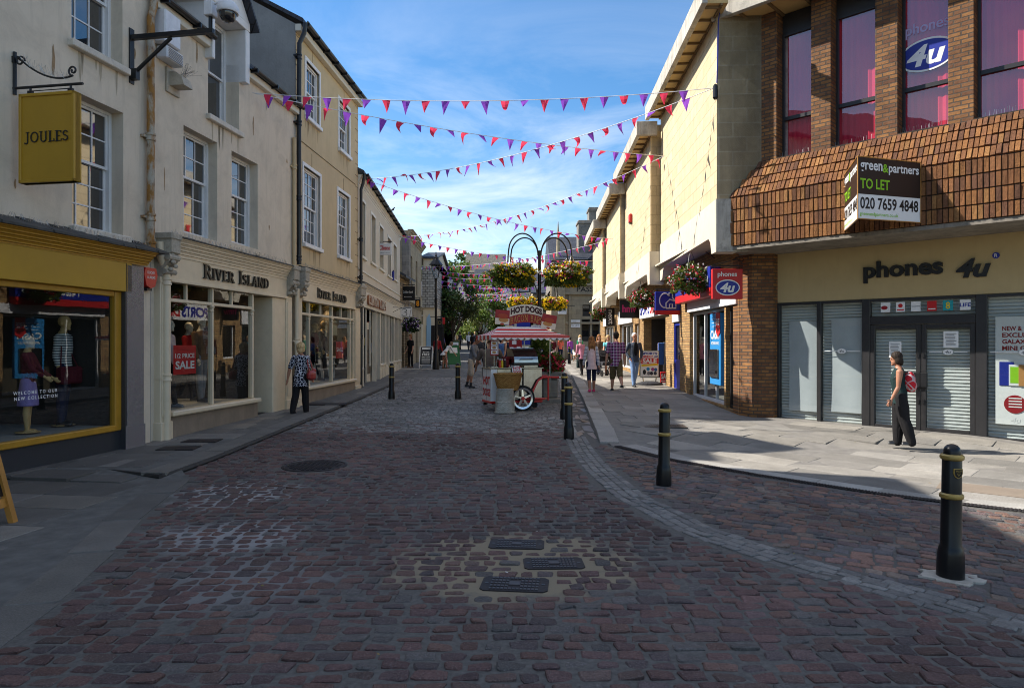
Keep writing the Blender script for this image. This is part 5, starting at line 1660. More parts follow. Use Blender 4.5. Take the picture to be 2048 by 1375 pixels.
# shopfront
FZ0, FZ1 = 2.57, 3.66
m = MB(); m.bbox(.0, LC, -.03, .25, FZ0, FZ1 - .02, .008); m.bbox(0, LC, -.09, .25, FZ1 - .02, FZ1 + .03, .006); m.build('fascia', MT['fascia_buff'], bc)
m = MB()
put_text(m, 'phones', WC.u(1729), WC.u(1888), 2.885, 3.31, -.045, .035, 0, .03)
put_text(m, '4u', WC.u(1913), WC.u(1983), 2.88, 3.23, -.045, .03, .28, .03)
m.build('fascia_lettering', MT['letter_black'], bc)
m = MB(); uc, zc2 = WC.u(1993), WC.z(1993, 511)
m.lathe([(.055, -.05), (.055, -.03)], 16, (uc, 0, zc2), 'y'); rr = m.build('trade_mark_disc', MT['blue_sign'], bc)
m = MB(); put_text(m, 'R', uc - .022, uc + .022, zc2 - .03, zc2 + .03, -.052, .01); m.build('lettering', MT['white_sign'], rr)
GB = -.10
X_ = lambda px: WC.u(px)
mul = [(X_(1552), X_(1560)), (X_(1635), X_(1643.5)), (X_(1725), X_(1741)), (X_(1952), X_(1975)), (X_(2048) + .55, X_(2048) + .62), (LC - .2, LC)]
m = MB()
for a, b in mul: m.bbox(a, b, -.05, .09, GB, FZ0, .006)
for (a, b), (c, d) in zip(mul[:-1], mul[1:]):
 m.bbox(b, c, -.045, .085, FZ0 - .05, FZ0, .006)
 if abs(b - mul[2][1]) > .01: m.bbox(b, c, -.045, .085, GB, GB + .12, .006)
m.bbox(mul[2][1], mul[3][0], -.046, .086, 2.06, 2.22, .006)
fr_ = m.build('shopfront_frame', MT['steel_frame'], bc)
dl_, dm_, dr_ = mul[2][1], X_(1843), mul[3][0]
for a, b, hx in ((dl_, dm_, -1), (dm_, dr_, 1)):
 m = MB()
 m.bbox(a + .005, a + .085, -.04, .05, GB + .012, 2.05, .006); m.bbox(b - .085, b - .005, -.04, .05, GB + .012, 2.05, .006)
 m.bbox(a + .085, b - .085, -.038, .048, GB + .012, GB + .2, .006); m.bbox(a + .085, b - .085, -.038, .048, 1.97, 2.05, .006)
 d_ = m.build('door', MT['steel_frame'], bc)
 m = MB(); m.quad((a + .06, .0, GB + .1), (b - .06, .0, GB + .1), (b - .06, .0, 2.0), (a + .06, .0, 2.0)); m.build('door_glass', MT['glass_shop'], d_, fix=False)
 m = MB(); hu = b - .045 if hx < 0 else a + .045
 m.bbox(hu - .07, hu + .07, -.10, -.041, .86, 1.14, .01); m.bbox(hu - .02, hu + .02, -.06, -.041, 1.42, 1.5, .004); m.bbox(hu - .02, hu + .02, -.06, -.041, .55, .63, .004); m.build('handle', MT['black_iron'], d_)
for (a, b), (c, d) in zip(mul[:-1], mul[1:]):
 if abs(b - mul[2][1]) < .01:
  glass_pane(bc, b, c, 2.2, FZ0 - .03, .0)
 else:
  glass_pane(bc, b, c, GB + .1, FZ0 - .03, .0)
m = MB()
z = GB + .02
P_ = []
while z < FZ0 - .05:
 P_ += [(.165, z), (.135, z + .012), (.128, z + .03), (.135, z + .052), (.165, z + .06)]
 z += .064
for i in range(len(P_) - 1):
 (y0, z0), (y1, z1) = P_[i], P_[i + 1]
 m.quad((0, y0, z0), (LC - .1, y0, z0), (LC - .1, y1, z1), (0, y1, z1))
sh_ = m.build('roller_shutter', MT['shutter'], bc, fix=False)
m = MB(); m.box(0, LC, .3, .34, -.3, 2.6); m.build('inner_wall', MT['interior_dark'], bc)
# stickers over the doors
m = MB()
stk = [(745, 795, 'white_sign'), (825, 873, 'white_sign'), (905, 955, 'white_sign'), (990, 1040, 'red_sign'), (1073, 1127, 'teal'), (1163, 1220, 'white_sign')]
for i, (a, b, mm) in enumerate(stk):
 u0, u1 = X_(1480 + a / 2.644), X_(1480 + b / 2.644)
 o = MB(); zz = 2.30; hh = (u1 - u0)
 o.box(u0, u1, -.006, -.002, zz, zz + .19)
 s_ = o.build('network_sticker', MT[mm], bc)
 o = MB(); uc = (u0 + u1) / 2
 if i == 0: o.lathe([(.05, -.009), (.05, -.0065)], 12, (uc - .02, 0, zz + .09), 'y', 1.2, .8); o.build('emblem', MT['deep_red'], s_)
 elif i == 1: o.lathe([(.04, -.009), (.04, -.0065)], 12, (uc, 0, zz + .12), 'y'); o.box(uc - .06, uc + .06, -.009, -.0065, zz + .03, zz + .05); o.build('emblem', MT['red_sign'], s_)
 elif i == 2: o.box(uc - .07, uc + .07, -.009, -.0065, zz + .09, zz + .105); o.build('emblem', MT['grey_letter'], s_)
 elif i == 3: o.box(uc - .06, uc + .06, -.009, -.0065, zz + .03, zz + .05); o.build('emblem', MT['white_sign'], s_)
 elif i == 4: put_text(o, '8', uc - .035, uc + .035, zz + .03, zz + .16, -.0075, .02); o.build('emblem', MT['yellow_sign'], s_)
 else:
  put_text(o, 'LIFE', uc - .085, uc + .085, zz + .06, zz + .13, -.0075, .03); o.build('emblem', MT['blue_sign'], s_)
# band with small emblem across the glass
zb_ = WC.z(1700, 702)
for a, b in ((mul[1][1], mul[2][0]), (dm_ + .09, dr_ - .09), (mul[3][1], mul[4][0])):
 m = MB()
 uc = (a + b) / 2
 m.box(a + .04, uc - .10, -.0045, -.002, zb_ - .008, zb_ + .008); m.box(uc + .10, b - .04, -.0045, -.002, zb_ - .008, zb_ + .008)
 m.lathe([(.085, -.0045), (.085, -.002)], 20, (uc, 0, zb_), 'y', 1.0, .62)
 gb = m.build('glass_band', MT['paper'], bc)
 m = MB(); put_text(m, '4u', uc - .05, uc + .05, zb_ - .03, zb_ + .03, -.0055, .03, .25)
 m.build('lettering', MT['grey_letter'], gb)
# brick corner column
m = MB()
CP = [(5.05, 15.22), (5.22, 14.86), (5.66, 14.78), (5.88, 14.98), (5.95, 15.6), (5.05, 15.6)]
mi_ = bc.matrix_basis.inverted()
m.prism([mi_ @ Vector((x, y, -.3)) for x, y in CP], (0, 0, 3.94))
m.build('corner_column', MT['brick_wall'], bc)
# things stuck inside the shop glass
def sheet(W_, px0, px1, py0, py1, y, label, mat='paper', name='notice', cat='notice', curl=.0):
 u0, u1 = W_.u(px0), W_.u(px1); zt_ = W_.z((px0 + px1) / 2, py0); zb2 = W_.z((px0 + px1) / 2, py1)
 o = place(name, W_, (u0 + u1) / 2, label, cat, None, 0, zb2)
 w = (u1 - u0) / 2; h = zt_ - zb2
 n_ = 8; vs = []; fs = []
 for j in range(n_ + 1):
  for i in range(n_ + 1):
   t_, s_ = i / n_, j / n_
   vs.append((-w + 2 * w * t_ + curl * .2 * math.sin(s_ * 3.1), y + curl * (math.sin(t_ * 5 + s_ * 3) * .5 + .5), h * s_))
 for j in range(n_):
  for i in range(n_): fs.append((j * (n_ + 1) + i, j * (n_ + 1) + i + 1, (j + 1) * (n_ + 1) + i + 1, (j + 1) * (n_ + 1) + i))
 raw_mesh('sheet', vs, fs, MT[mat], None, o, True)
 return o, w, h
sheet(WC, 1575, 1632, 642, 822, .05, 'large blank paper sheet inside the closed shop window next to the brick column', 'paper_back', 'window_poster', 'poster', .03)
sheet(WC, 1660, 1721, 637, 825, .05, 'large blank paper sheet inside the second pane left of the shop door', 'paper_back', 'window_poster', 'poster', .03)
def lines(m, w, h, y, n, z0, z1, rs=3):
 r_ = random.Random(rs)
 for i in range(n):
  z = z0 + (z1 - z0) * i / max(1, n - 1)
  m.box(-w * r_.uniform(.6, .8), w * r_.uniform(.4, .8), y - .002, y, z - .006, z + .004)
for px0, px1, py0, py1, lb in ((1778, 1803, 683, 715, 'white printed notice taped to the left door of the closed phone shop'), (1887, 1917, 662, 695, 'white printed notice taped high on the right door of the closed phone shop')):
 o, w, h = sheet(WC, px0, px1, py0, py1, -.004, lb)
 m = MB(); lines(m, w, h, -.0065, 9, h * .15, h * .85); m.build('print', MT['grey_letter'], o)
o, w, h = sheet(WC, 1990, 2085, 632, 850, .03, 'tall printed phone poster in the right pane of the closed shop', 'white_sign', 'window_poster', 'poster')
m = MB()
tz = h * .92
for i, t_ in enumerate(('NEW &', 'EXCLUSIVE', 'GALAXY', 'MINI GOLD')):
 ln = {0: .30, 1: .62, 2: .42, 3: .60}[i]
 put_text(m, t_, -w + .10, -w + .10 + ln * .95, tz - .10 - i * .115, tz - .02 - i * .115, .026, .03)
m.lathe([(.16, .020), (.16, .026)], 24, (.0 - .05, 0, h * .19), 'y')
m.build('poster_lettering', MT['deep_red'], o)
m = MB()
m.mi = 0; m.bbox(-w + .06, -w + .27, .016, .026, h * .36, h * .58, .02)
m.mi = 1; m.bbox(-w + .20, -w + .37, .010, .0155, h * .36, h * .555, .02)
m.mi = 2; m.box(-w + .22, -w + .35, .007, .0095, h * .385, h * .535)
m.mi = 3; m.bbox(-w + .34, -w + .52, .002, .0065, h * .36, h * .555, .02)
m.build('phone_picture', [MT['blue_sign'], MT['white_sign'], MT['green_letter'], MT['tan']], o)
m = MB()
for i in range(4): m.box(-.14, .05, .016, .0195, h * .16 + i * .05, h * .16 + i * .05 + .02)
put_text(m, '4u', -.11, .03, h * .02, h * .07, .026, .02, .2)
m.build('small_print', MT['white_sign'], o)
# ------------------------------------------------------------------ right side: stepped stone building
sb = empty('stone_shop_terrace', (5.05, 45, 0), R(-90), 'long pale stone shopping building in stepped bays over brick shop units', 'shop building')
sb.matrix_basis = Matrix.Translation((5.05, 45, 0)) @ Matrix.Rotation(R(-90), 4, 'Z')
WR = Wall((5.05, 45), (0, -1))
BAYS = [(14.28, 20.8, 3.75, 8.50, 4.70, 3.60), (20.8, 26.8, 3.44, 7.95, 4.50, 3.50), (26.8, 32.3, 3.24, 7.50, 4.46, 3.46), (32.3, 37.9, 3.07, 7.10, 4.30, 3.42)]
for bi, (yn, yf, x0, ez, bt, bb) in enumerate(BAYS):
 W_ = Wall((x0 + .0374 * yf, yf), (-.0374, -1))
 M_ = rel(W_, sb)
 Ln = (yf - yn) * 1.0007
 m = MB(); m.M = M_
 m.mi = 0
 m.quad((0, 0, bt), (Ln, 0, bt), (Ln, 0, ez + .2), (0, 0, ez + .2))
 dpt = 1.02 if bi == 0 else .62
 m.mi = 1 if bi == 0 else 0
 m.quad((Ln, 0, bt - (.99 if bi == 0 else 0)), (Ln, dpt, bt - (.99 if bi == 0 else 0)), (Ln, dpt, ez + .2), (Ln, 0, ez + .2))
 m.mi = 0
 m.quad((0, .6, bt), (0, 0, bt), (0, 0, ez + .2), (0, .6, ez + .2))
 m.build('stone_wall', [MT['ashlar'], MT['ashlar_old']], sb, fix=False)
 # precast band with a cut arch
 m = MB(); m.M = M_
 e0, e1 = .45, .32
 at_ = bb + .36
 prof = [(0, bb), (e0 * .6, bb), (e0, bb + .05), (e0 + .10, at_ - .10), (e0 + .26, at_), (Ln - e1 - .26, at_), (Ln - e1 - .10, at_ - .10), (Ln - e1, bb + .0), (Ln + .02, bb), (Ln + .02, bt), (0, bt)]
 m.prism([(a, -.03, z) for a, z in prof], (0, .45, 0))
 m.build('precast_band', MT['precast'], sb)
 if bi == 0:
  m = MB(); m.M = M_; m.box(Ln + .021, Ln + .06, -.028, .62, bb - .0, bt + .0); m.build('band_end', MT['concrete'], sb)
 # eaves: fascia, soffit and ribs
 near = .62 if bi == 0 else .30
 m = MB(); m.M = M_
 m.bbox(-.06, Ln + near, -.46, -.34, ez, ez + .42, .012)
 if bi == 0:
  pass
 else:
  m.bbox(Ln + near - .12, Ln + near, -.34, .16, ez, ez + .42, .012)
 m.build('eaves_fascia', MT['concrete'], sb)
 m = MB(); m.M = M_; m.box(-.05, Ln + near - .125, -.338, .1, ez + .06, ez + .14); m.build('eaves_soffit', MT['soffit'], sb)
 m = MB(); m.M = M_
 u = .15
 while u < Ln + near - .2: m.box(u, u + .045, -.336, -.002, ez + .008, ez + .06); u += .56
 m.box(-.05, Ln + near - .13, -.05, -.0, ez + .02, ez + .06)
 m.build('soffit_rib', MT['soffit_rib'], sb)
 m = MB(); m.M = M_; m.box(0, Ln, .05, 5.2, bt, ez + .40); m.build('core_wall', MT['concrete'], sb)
# brick return seen beside each band
m = MB()
for bi in (1, 2, 3):
 yn, yf, x0, ez, bt, bb = BAYS[bi]
 a = 45 - yn
 m.box(a + .0, a + .40, -.42, .3, BAYS[bi][5] - .02, BAYS[bi - 1][4] + .7)
m.build('brick_return', MT['brick_buff'], sb)
# ground floor units
def U(Y): return 45 - Y
opn = [(U(16.12), U(15.3), .16, 2.55, .25), (U(19.4), U(16.25), .16, 2.55, .25), (U(21.3), U(20.55), 0, 2.34, .18), (U(26.2), U(22.45), .0, 2.62, .3), (U(28.0), U(27.2), .7, 2.5, .2), (U(32.0), U(28.5), .25, 2.55, .25), (U(33.6), U(32.9), .5, 2.5, .2), (U(37.2), U(33.9), .25, 2.6, .25)]
opn = [(a, b, c + g(5.05, 45 - b), d, e) for a, b, c, d, e in opn]
wall_panel(sb, 'ground_floor_wall', MT['brick_buff'], 6.0, U(15.2), -.3, 4.02, opn)
m = MB(); m.box(6.5, U(15.0), -.70, .1, 4.03, 4.07); m.build('walkway_soffit', MT['precast'], sb)
for i in (0, 1, 4, 5, 6, 7):
 a, b, c, d, e = opn[i]
 m = MB()
 t_ = .06
 m.bbox(a, a + t_, .10, .18, c, d, .005); m.bbox(b - t_, b, .10, .18, c, d, .005); m.bbox(a + t_, b - t_, .10, .18, c, c + t_ + .02, .005); m.bbox(a + t_, b - t_, .10, .18, d - t_, d, .005)
 if b - a > 2:
  for q in (.36, .68): m.bbox(a + (b - a) * q - .025, a + (b - a) * q + .025, .105, .175, c + t_, d - t_, .005)
 w_ = m.build('shop_window', MT['white_paint'] if i != 0 else MT['steel_frame'], sb)
 glass_pane(w_, a + .03, b - .03, c + .03, d - .03, .14, name='display_glass')
 shop_box(w_, a, b, c - .02, d + .1, .2, 1.8, 'interior_warm', 'interior_dark')
m = MB(); a, b, c, d, e = opn[1]
m.bbox(a - .1, b + .96, -.05, .09, d + .02, d + .30, .01); m.build('white_lintel', MT['white_paint'], sb)
m = MB(); a, b, c, d, e = opn[2]
m.bbox(a, a + .09, .02, .12, c, d, .006); m.bbox(b - .09, b, .02, .12, c, d, .006); m.bbox(a + .09, b - .09, .03, .09, c, c + 1.0, .006); m.bbox(a + .09, b - .09, .02, .12, d - .1, d, .006)
dd = m.build('blue_door', MT['blue_sign'], sb)
m = MB(); m.quad((a + .09, .07, c + 1.0), (b - .09, .07, c + 1.0), (b - .09, .07, d - .1), (a + .09, .07, d - .1)); m.build('door_glass', MT['pane_flat'], dd, fix=False)
m = MB(); m.bbox(b - .2, b - .14, -.0, .03, c + 1.0, c + 1.15, .005); m.build('handle', MT['stainless'], dd)
a, b, c, d, e = opn[2]
m = MB(); m.bbox(a - .06, b + .06, -.05, .04, d + .01, d + .28, .01); m.build('white_lintel', MT['white_paint'], sb)
a, b, c, d, e = opn[3]
shop_box(sb, a, b, c, d, .3, 5, 'interior_dark', 'interior_dark', 'interior_dark')
m = MB()
r_ = random.Random(8)
for k in range(40):
 uu = r_.uniform(a + .2, b - .2); yy_ = r_.uniform(.6, 3.5); zz = c + r_.uniform(.2, 1.5)
 m.col = (*r_.choice([(.02, .05, .3), (.35, .03, .03), (.4, .4, .4), (.03, .03, .04), (.5, .25, .05)]), 1)
 m.bbox(uu, uu + .22, yy_, yy_ + .2, zz, zz + .4, .02)
m.build('clothes_display', MT['petal'], sb)
m = MB(); m.bbox(a - .3, b + .5, -.10, -.002, d + .02, 3.35, .01); sf = m.build('fascia', MT['white_sign'], sb)
m = MB(); put_text(m, 'SPORTS', a - .15, a + 1.6, d + .14, d + .56, -.105, .04, .12); put_text(m, '.com', b - .55, b + .25, d + .14, d + .48, -.105, .03, .12); m.build('lettering', MT['blue_sign'], sf)
m = MB(); put_text(m, 'DIRECT', a + 1.68, b - .62, d + .14, d + .56, -.105, .04, .12); m.build('lettering', MT['red_sign'], sf)
for i in (5, 7):
 a, b, c, d, e = opn[i]
 m = MB(); m.bbox(a - .1, b + .1, -.08, -.002, d + .02, d + .62, .01); m.build('fascia', MT['white_paint'], sb)
a, b, c, d, e = opn[1]
# cash machine set into the window
cmn = place('cash_machine', WR, U(17.05), 'tall blue cash machine panel lettered CASH in the white framed window', 'cash machine')
z0 = c - .16
m = MB(); m.bbox(-.44, .44, .02, .135, z0 + .62, 2.44, .01); m.build('panel', MT['sky_blue'], cmn)
m = MB(); put_text(m, 'CASH', -.36, .36, 1.80, 2.02, .015, .03); put_text(m, 'WITHDRAWALS', -.34, .34, 1.66, 1.74, .015, .01); lines(m, .4, .2, .018, 3, 2.12, 2.3); m.build('lettering', MT['white_sign'], cmn)
m = MB(); m.prism([(.12, .012, 2.45), (.44, .012, 2.45), (.44, .012, 1.95), (.28, .012, 1.84), (.12, .012, 2.0)], (0, -.01, 0)); fl_ = m.build('free_flag', MT['red_sign'], cmn)
m = MB(); put_text(m, 'FREE', .15, .42, 2.14, 2.3, -.002, .02); m.build('lettering', MT['white_sign'], fl_)
m = MB(); m.bbox(-.34, .34, -.03, .018, z0 + .80, 1.55, .02); k2 = m.build('keypad_surround', MT['stainless'], cmn)
m = MB(); m.box(-.26, .08, -.036, -.0305, 1.18, 1.48); m.box(-.26, .26, -.05, -.031, z0 + .90, z0 + .98); m.build('screen', MT['plastic_dark'], k2)
# blue and red fascia box under the arch
fx = place('fascia_box', WR, U(18.2), 'blue fascia box with a red base stripe under the first stone arch', 'shop sign', off=-.12)
m = MB(); m.bbox(-1.75, 1.75, -.16, .10, 3.05, 3.56, .01); fb = m.build('box', MT['blue_sign'], fx)
m = MB(); m.bbox(-1.75, 1.75, -.161, .10, 2.84, 3.048, .01); m.build('stripe', MT['red_sign'], fx)
m = MB(); put_text(m, 'Nationwide', -.2, 1.6, 3.16, 3.46, -.165, .015); m.build('lettering', MT['white_sign'], fb)
# red shutter box high on second bay
ry = .5 * (20.8 + 24)
W_ = Wall((BAYS[1][2] + .0374 * 26.8, 26.8), (-.0374, -1))
rb = place('alarm_box', W_, W_.u(1264), 'small red alarm box high on the sunlit stone wall', 'alarm box', z=W_.z(1264, 437))
m = MB(); m.bbox(-.14, .14, -.12, -.001, -.16, .16, .03); m.build('casing', MT['red_paint'], rb)
m = MB(); m.box(-.05, .05, -.10, -.02, -.21, -.161); m.build('strobe', MT['plastic_dark'], rb)
# ------------------------------------------------------------------ projecting signs on the right, all face down the street
def proj_sign(name, px0, px1, py0, py1, Y, mat, label, stripe=None, arm=True, wallX=5.05):
 x0, x1 = ray(px0) * Y, ray(px1) * Y
 zb_, zt_ = H + (CY - py1) / F * Y, H + (CY - py0) / F * Y
 o = empty(name, ((x0 + x1) / 2, Y, zb_), 0, label, 'shop sign')
 w, h = (x1 - x0) / 2, zt_ - zb_
 m = MB(); m.bbox(-w, w, -.05, .05, 0, h, .008); b_ = m.build('board', MT[mat], o)
 if arm:
  m = MB(); wx = wallX - (x0 + x1) / 2
  m.tube([(-w, 0, h + .07), (wx, 0, h + .07)], .018, 8)
  m.tube([(-w * .8, 0, h + .07), (-w * .8, 0, h)], .01, 6); m.tube([(w * .8, 0, h + .07), (w * .8, 0, h)], .01, 6)
  m.build('bracket', MT['black_iron'], o)
 return o, b_, w, h
o, b_, w, h = proj_sign('projecting_sign', 1423.5, 1484, 538, 598, 14.95, 'red_sign', 'square red hanging sign with a white 4u oval beside the brick column')
m = MB(); put_text(m, 'phones', -w * .66, w * .62, h * .70, h * .91, -.053, .02); m.lathe([(w * .80, -.056), (w * .80, -.0505)], 32, (0, 0, h * .38), 'y', 1, .66)
m.build('lettering', MT['white_sign'], b_)
m = MB(); m.lathe([(w * .73, -.060), (w * .73, -.0565)], 32, (0, 0, h * .38), 'y', 1, .62); m.build('oval', MT['blue_sign'], b_)
m = MB(); put_text(m, '4u', -w * .5, w * .48, h * .22, h * .54, -.062, .035, .25); m.build('emblem', MT['white_sign'], b_)
m = MB()
sp_ = [(w * 1.0 - .05 - .12 * math.cos(i * .5) * (1 - i / 18), 0, h + .20 + .08 * math.sin(i * .5) * (1 - i / 18)) for i in range(16)]
m.tube(sp_, .009, 5); m.tube([(-w, 0, h + .08), (w * .4, 0, h + .20), (w * .9, 0, h + .2)], .009, 5); m.build('scroll', MT['black_iron'], o)
o, b_, w, h = proj_sign('projecting_sign', 1310, 1360, 583, 629, 20.5, 'blue_sign', 'square blue hanging sign with a white outlined house over a red stripe')
m = MB(); m.bbox(-w, w, -.051, .051, .0, h * .19, .006); m.build('stripe', MT['red_sign'], b_)
m = MB()
def pl(pts, r=.02): m.tube([(x * w * 1.02, -.055, h * (.55 + z * .5)) for x, z in pts], r, 5)
pl([(-.15, -.55), (.62, -.55), (.62, .05), (.36, .35), (.36, .78), (.10, .78), (.10, .52), (-.05, .62)])
pl([(-.15, -.55), (-.15, -.1), (.15, .22), (.62, .05)])
pl(_arc(-.22, .12, .44, .62, 40, 270, 14))
pl([(.12, -.5), (.12, -.2), (.34, -.2), (.34, -.5)])
m.build('emblem', MT['white_sign'], b_)
o, b_, w, h = proj_sign('projecting_sign', 1239.5, 1277, 599.5, 636, 27.2, 'black_sign', 'square black hanging sign lettered hmv in pink')
m = MB(); put_text(m, 'hmv', -w * .75, w * .75, h * .32, h * .72, -.053, .03); m.build('lettering', MT['pink_letter'], b_)
o, b_, w, h = proj_sign('projecting_sign', 1212, 1229, 616, 651.5, 33.0, 'black_sign', 'tall narrow black hanging sign with white letters running downward')
m = MB(); m.M = Matrix.Translation((0, 0, h / 2)) @ Matrix.Rotation(R(90), 4, 'Y'); put_text(m, 'next', -h * .40, h * .40, -w * .45, w * .55, -.053, .01); m.M = None; m.build('lettering', MT['white_sign'], b_)
# letting board: two panels meeting in a V
lb_ = empty('letting_board', (5.75, 11.35, 3.77), 0, 'black and white V shaped TO LET board fixed to the tile hung brick skirt', 'letting board')
tip = Vector((0, 0)); pr_ = Vector((1.27, .39)); pl_ = Vector((.40, 1.28))
for nm, (A, B) in (('front_panel', (tip, pr_)), ('side_panel', (pl_, tip))):
 d_ = B - A; ln = d_.length; an = math.atan2(d_.y, d_.x)
 M_ = Matrix.Translation((A.x, A.y, 0)) @ Matrix.Rotation(an, 4, 'Z')
 hgt = 1.02
 m = MB(); m.M = M_; m.mi = 0; m.box(.0, ln, .0, .02, hgt * .40, hgt); m.mi = 1; m.box(0, ln, .0, .02, 0, hgt * .3995)
 m.build(nm, [MT['brown_sign'], MT['white_sign']], lb_); pn = kids(lb_)[-1]
 m = MB(); m.M = M_; m.bbox(-.012, ln + .012, -.012, -.0005, -.014, .0, .003); m.bbox(-.012, ln + .012, -.012, -.0005, hgt, hgt + .014, .003); m.bbox(-.014, .0, -.012, -.0006, 0, hgt, .003); m.bbox(ln, ln + .014, -.012, -.0006, 0, hgt, .003); m.build('frame', MT['wood_aboard'], pn)
 m = MB(); m.M = M_; put_text(m, 'green', ln * .035, ln * .385, hgt * .745, hgt * .92, -.004, .02); put_text(m, 'partners', ln * .485, ln * .975, hgt * .745, hgt * .92, -.004, .02); m.build('lettering', MT['white_sign'], pn)
 m = MB(); m.M = M_; put_text(m, '&', ln * .39, ln * .48, hgt * .78, hgt * .92, -.004, .02); put_text(m, 'TO LET', ln * .035, ln * .50, hgt * .49, hgt * .66, -.004, .02); put_text(m, 'greenandpartners.co.uk', ln * .03, ln * .64, hgt * .035, hgt * .11, -.004, .005); m.build('lettering', MT['green_letter'], pn)
 m = MB(); m.M = M_; put_text(m, '020 7659 4848', ln * .035, ln * .965, hgt * .16, hgt * .355, -.004, .02); m.build('lettering', MT['letter_black'], pn)
m = MB(); m.tube([(1.24, .40, .2), (.5, .95, .25), (.38, 1.26, .2)], .02, 6); m.tube([(1.24, .40, .8), (.38, 1.26, .8)], .02, 6); m.build('brace', MT['wood_aboard'], lb_)
# blue cable and lamp at the corner of the stone bay
cb = empty('corner_cable', (4.26, 14.22, 0), 0, 'blue cable hanging down the corner of the first stone bay', 'cable')
m = MB(); m.tube([(.12, -.02, 8.9), (.03, -.03, 8.4), (.02, -.03, 7.7), (-.0, -.02, 7.1)], .012, 6); m.build('cable', MT['blue_sign'], cb)
m = MB(); m.lathe([(.02, .16), (.05, .12), (.055, -.12), (.03, -.16)], 10, (-.03, -.02, 6.92)); m.build('hook_weight', MT['black_iron'], cb)
# ------------------------------------------------------------------ bollards
def make_bollard():
 o = empty('bollard', (0, 0, 0))
 m = MB()
 m.lathe([(.092, -.05), (.092, .05), (.088, .17), (.079, .22), (.070, .24), (.068, .58), (.066, .60), (.064, .90), (.062, .905)], 24)
 m.build('post', MT['black_gloss'], o, smooth=True)
 m = MB()
 for z in (.60, .885):
  m.lathe([(.066, z - .022), (.078, z - .012), (.080, z), (.078, z + .012), (.066, z + .022)], 24)
 m.build('gold_ring', MT['gold_metal'], o, smooth=True)
 m = MB(); m.lathe([(.058, .905), (.057, .93), (.050, .955), (.034, .972), (.012, .98)], 20); m.build('cap', MT['black_gloss'], o, smooth=True)
 return o
BL = ['black bollard with gold rings and a crest, nearest to the camera', 'black gold ringed bollard on the red setts in front of the brick corner', 'black gold ringed bollard at the head of the gutter channel, nearer of the overlapping pair',
  'black gold ringed bollard just behind another one beside the gutter', 'black gold ringed bollard standing in front of the buff house shopfront', 'black gold ringed bollard beside the man in shorts', 'small far black bollard on the sunlit pavement near the dog']
pb = make_bollard()
for i, (x, y) in enumerate(BOLL):
 o = pb if i == 0 else copy_tree(pb)
 o.location = (x, y, g(x, y) + (.085 if i == 6 else 0)); o.rotation_euler = (R(rng.uniform(-1, 1)), R(rng.uniform(-1.2, 1.2)), rng.uniform(0, 6))
 if i == 0: o.rotation_euler = (0, R(.8), 0)
 tag(o, BL[i], 'bollard', 'black bollards along the street')
# crest on the nearest bollard
m = MB()
cr = [(-.032, .81), (.032, .81), (.032, .775), (.022, .752), (0, .738), (-.022, .752), (-.032, .775)]
m.prism([(x, -.064, z) for x, z in cr], (0, -.010, 0)); m.prism([(x * .8, -.072, .774 + (z - .774) * .8) for x, z in cr], (0, -.004, 0))
cm_ = m.build('crest', MT['gold_metal'], pb)
m = MB()
m.prism([(x * .84, -.0745, .774 + (z - .774) * .84) for x, z in cr], (0, -.003, 0)); c2_ = m.build('crest_shield', MT['black_gloss'], cm_)
m = MB()
for r_i, n in enumerate((5, 4, 3, 2, 1)):
 for k in range(n): m.ball(((k - (n - 1) / 2) * .0095, -.079, .795 - r_i * .0095), .0034, 6, 4)
m.build('gold_dots', MT['gold_metal'], cm_)
# concrete collar of the nearest bollard
m = MB(); pts = [(3.23 + (.20 + .05 * math.sin(k * 2.1)) * math.cos(k * .314), 5.03 + (.17 + .04 * math.cos(k * 1.7)) * math.sin(k * .314)) for k in range(20)]
m.prism([(x, y, g(x, y) - .03) for x, y in pts], (0, 0, .037)); o = m.build('bollard_footing', MT['concrete']); tag(o, 'rough concrete footing round the nearest bollard', 'concrete footing')
# ------------------------------------------------------------------ leaves and flowers
def leaf_cloud(points, size, cols, seed=0, two=True, narrow=.55):
 """arrays of small folded leaves at points (x, y, z, scale)"""
 r_ = np.random.RandomState(seed)
 n = len(points); P = np.asarray(points, float)
 a = r_.normal(size=(n, 3)); a /= np.linalg.norm(a, axis=1)[:, None]
 b = r_.normal(size=(n, 3)); b -= (b * a).sum(1)[:, None] * a; b /= np.linalg.norm(b, axis=1)[:, None]
 s_ = (size * r_.uniform(.6, 1.3, n) * (P[:, 3] if P.shape[1] > 3 else 1))[:, None]
 c = P[:, :3]
 nrm = np.cross(a, b)
 v = np.stack([c - a * s_, c + b * s_ * narrow + nrm * s_ * .15, c + a * s_, c - b * s_ * narrow + nrm * s_ * .15], 1).reshape(-1, 3)
 f = np.arange(n * 4).reshape(-1, 4)
 col = np.asarray(cols, float)[r_.randint(len(cols), size=n)] * r_.uniform(.7, 1.3, (n, 1))
 col = np.repeat(np.concatenate([col, np.ones((n, 1))], 1), 4, 0)
 return v, f, col
def cloud_obj(name, mat, clouds, parent=None):
 vs, fs, cs, b = [], [], [], 0
 for v, f, c in clouds:
  vs.append(v); fs.append(f + b); cs.append(c); b += len(v)
 return raw_mesh(name, np.concatenate(vs).tolist(), np.concatenate(fs).tolist(), mat, np.concatenate(cs), parent)
GREEN = [(.085, .13, .022), (.12, .17, .03), (.06, .095, .018), (.15, .19, .04)]
GREEN_D = [(.03, .06, .014), (.045, .08, .018), (.022, .045, .012), (.06, .095, .022)]
YEL = [(.85, .62, .01), (.88, .68, .02), (.75, .50, .01)]
MAG = [(.52, .02, .13), (.62, .03, .20), (.38, .01, .07)]
WHT = [(.82, .80, .75), (.75, .72, .68)]
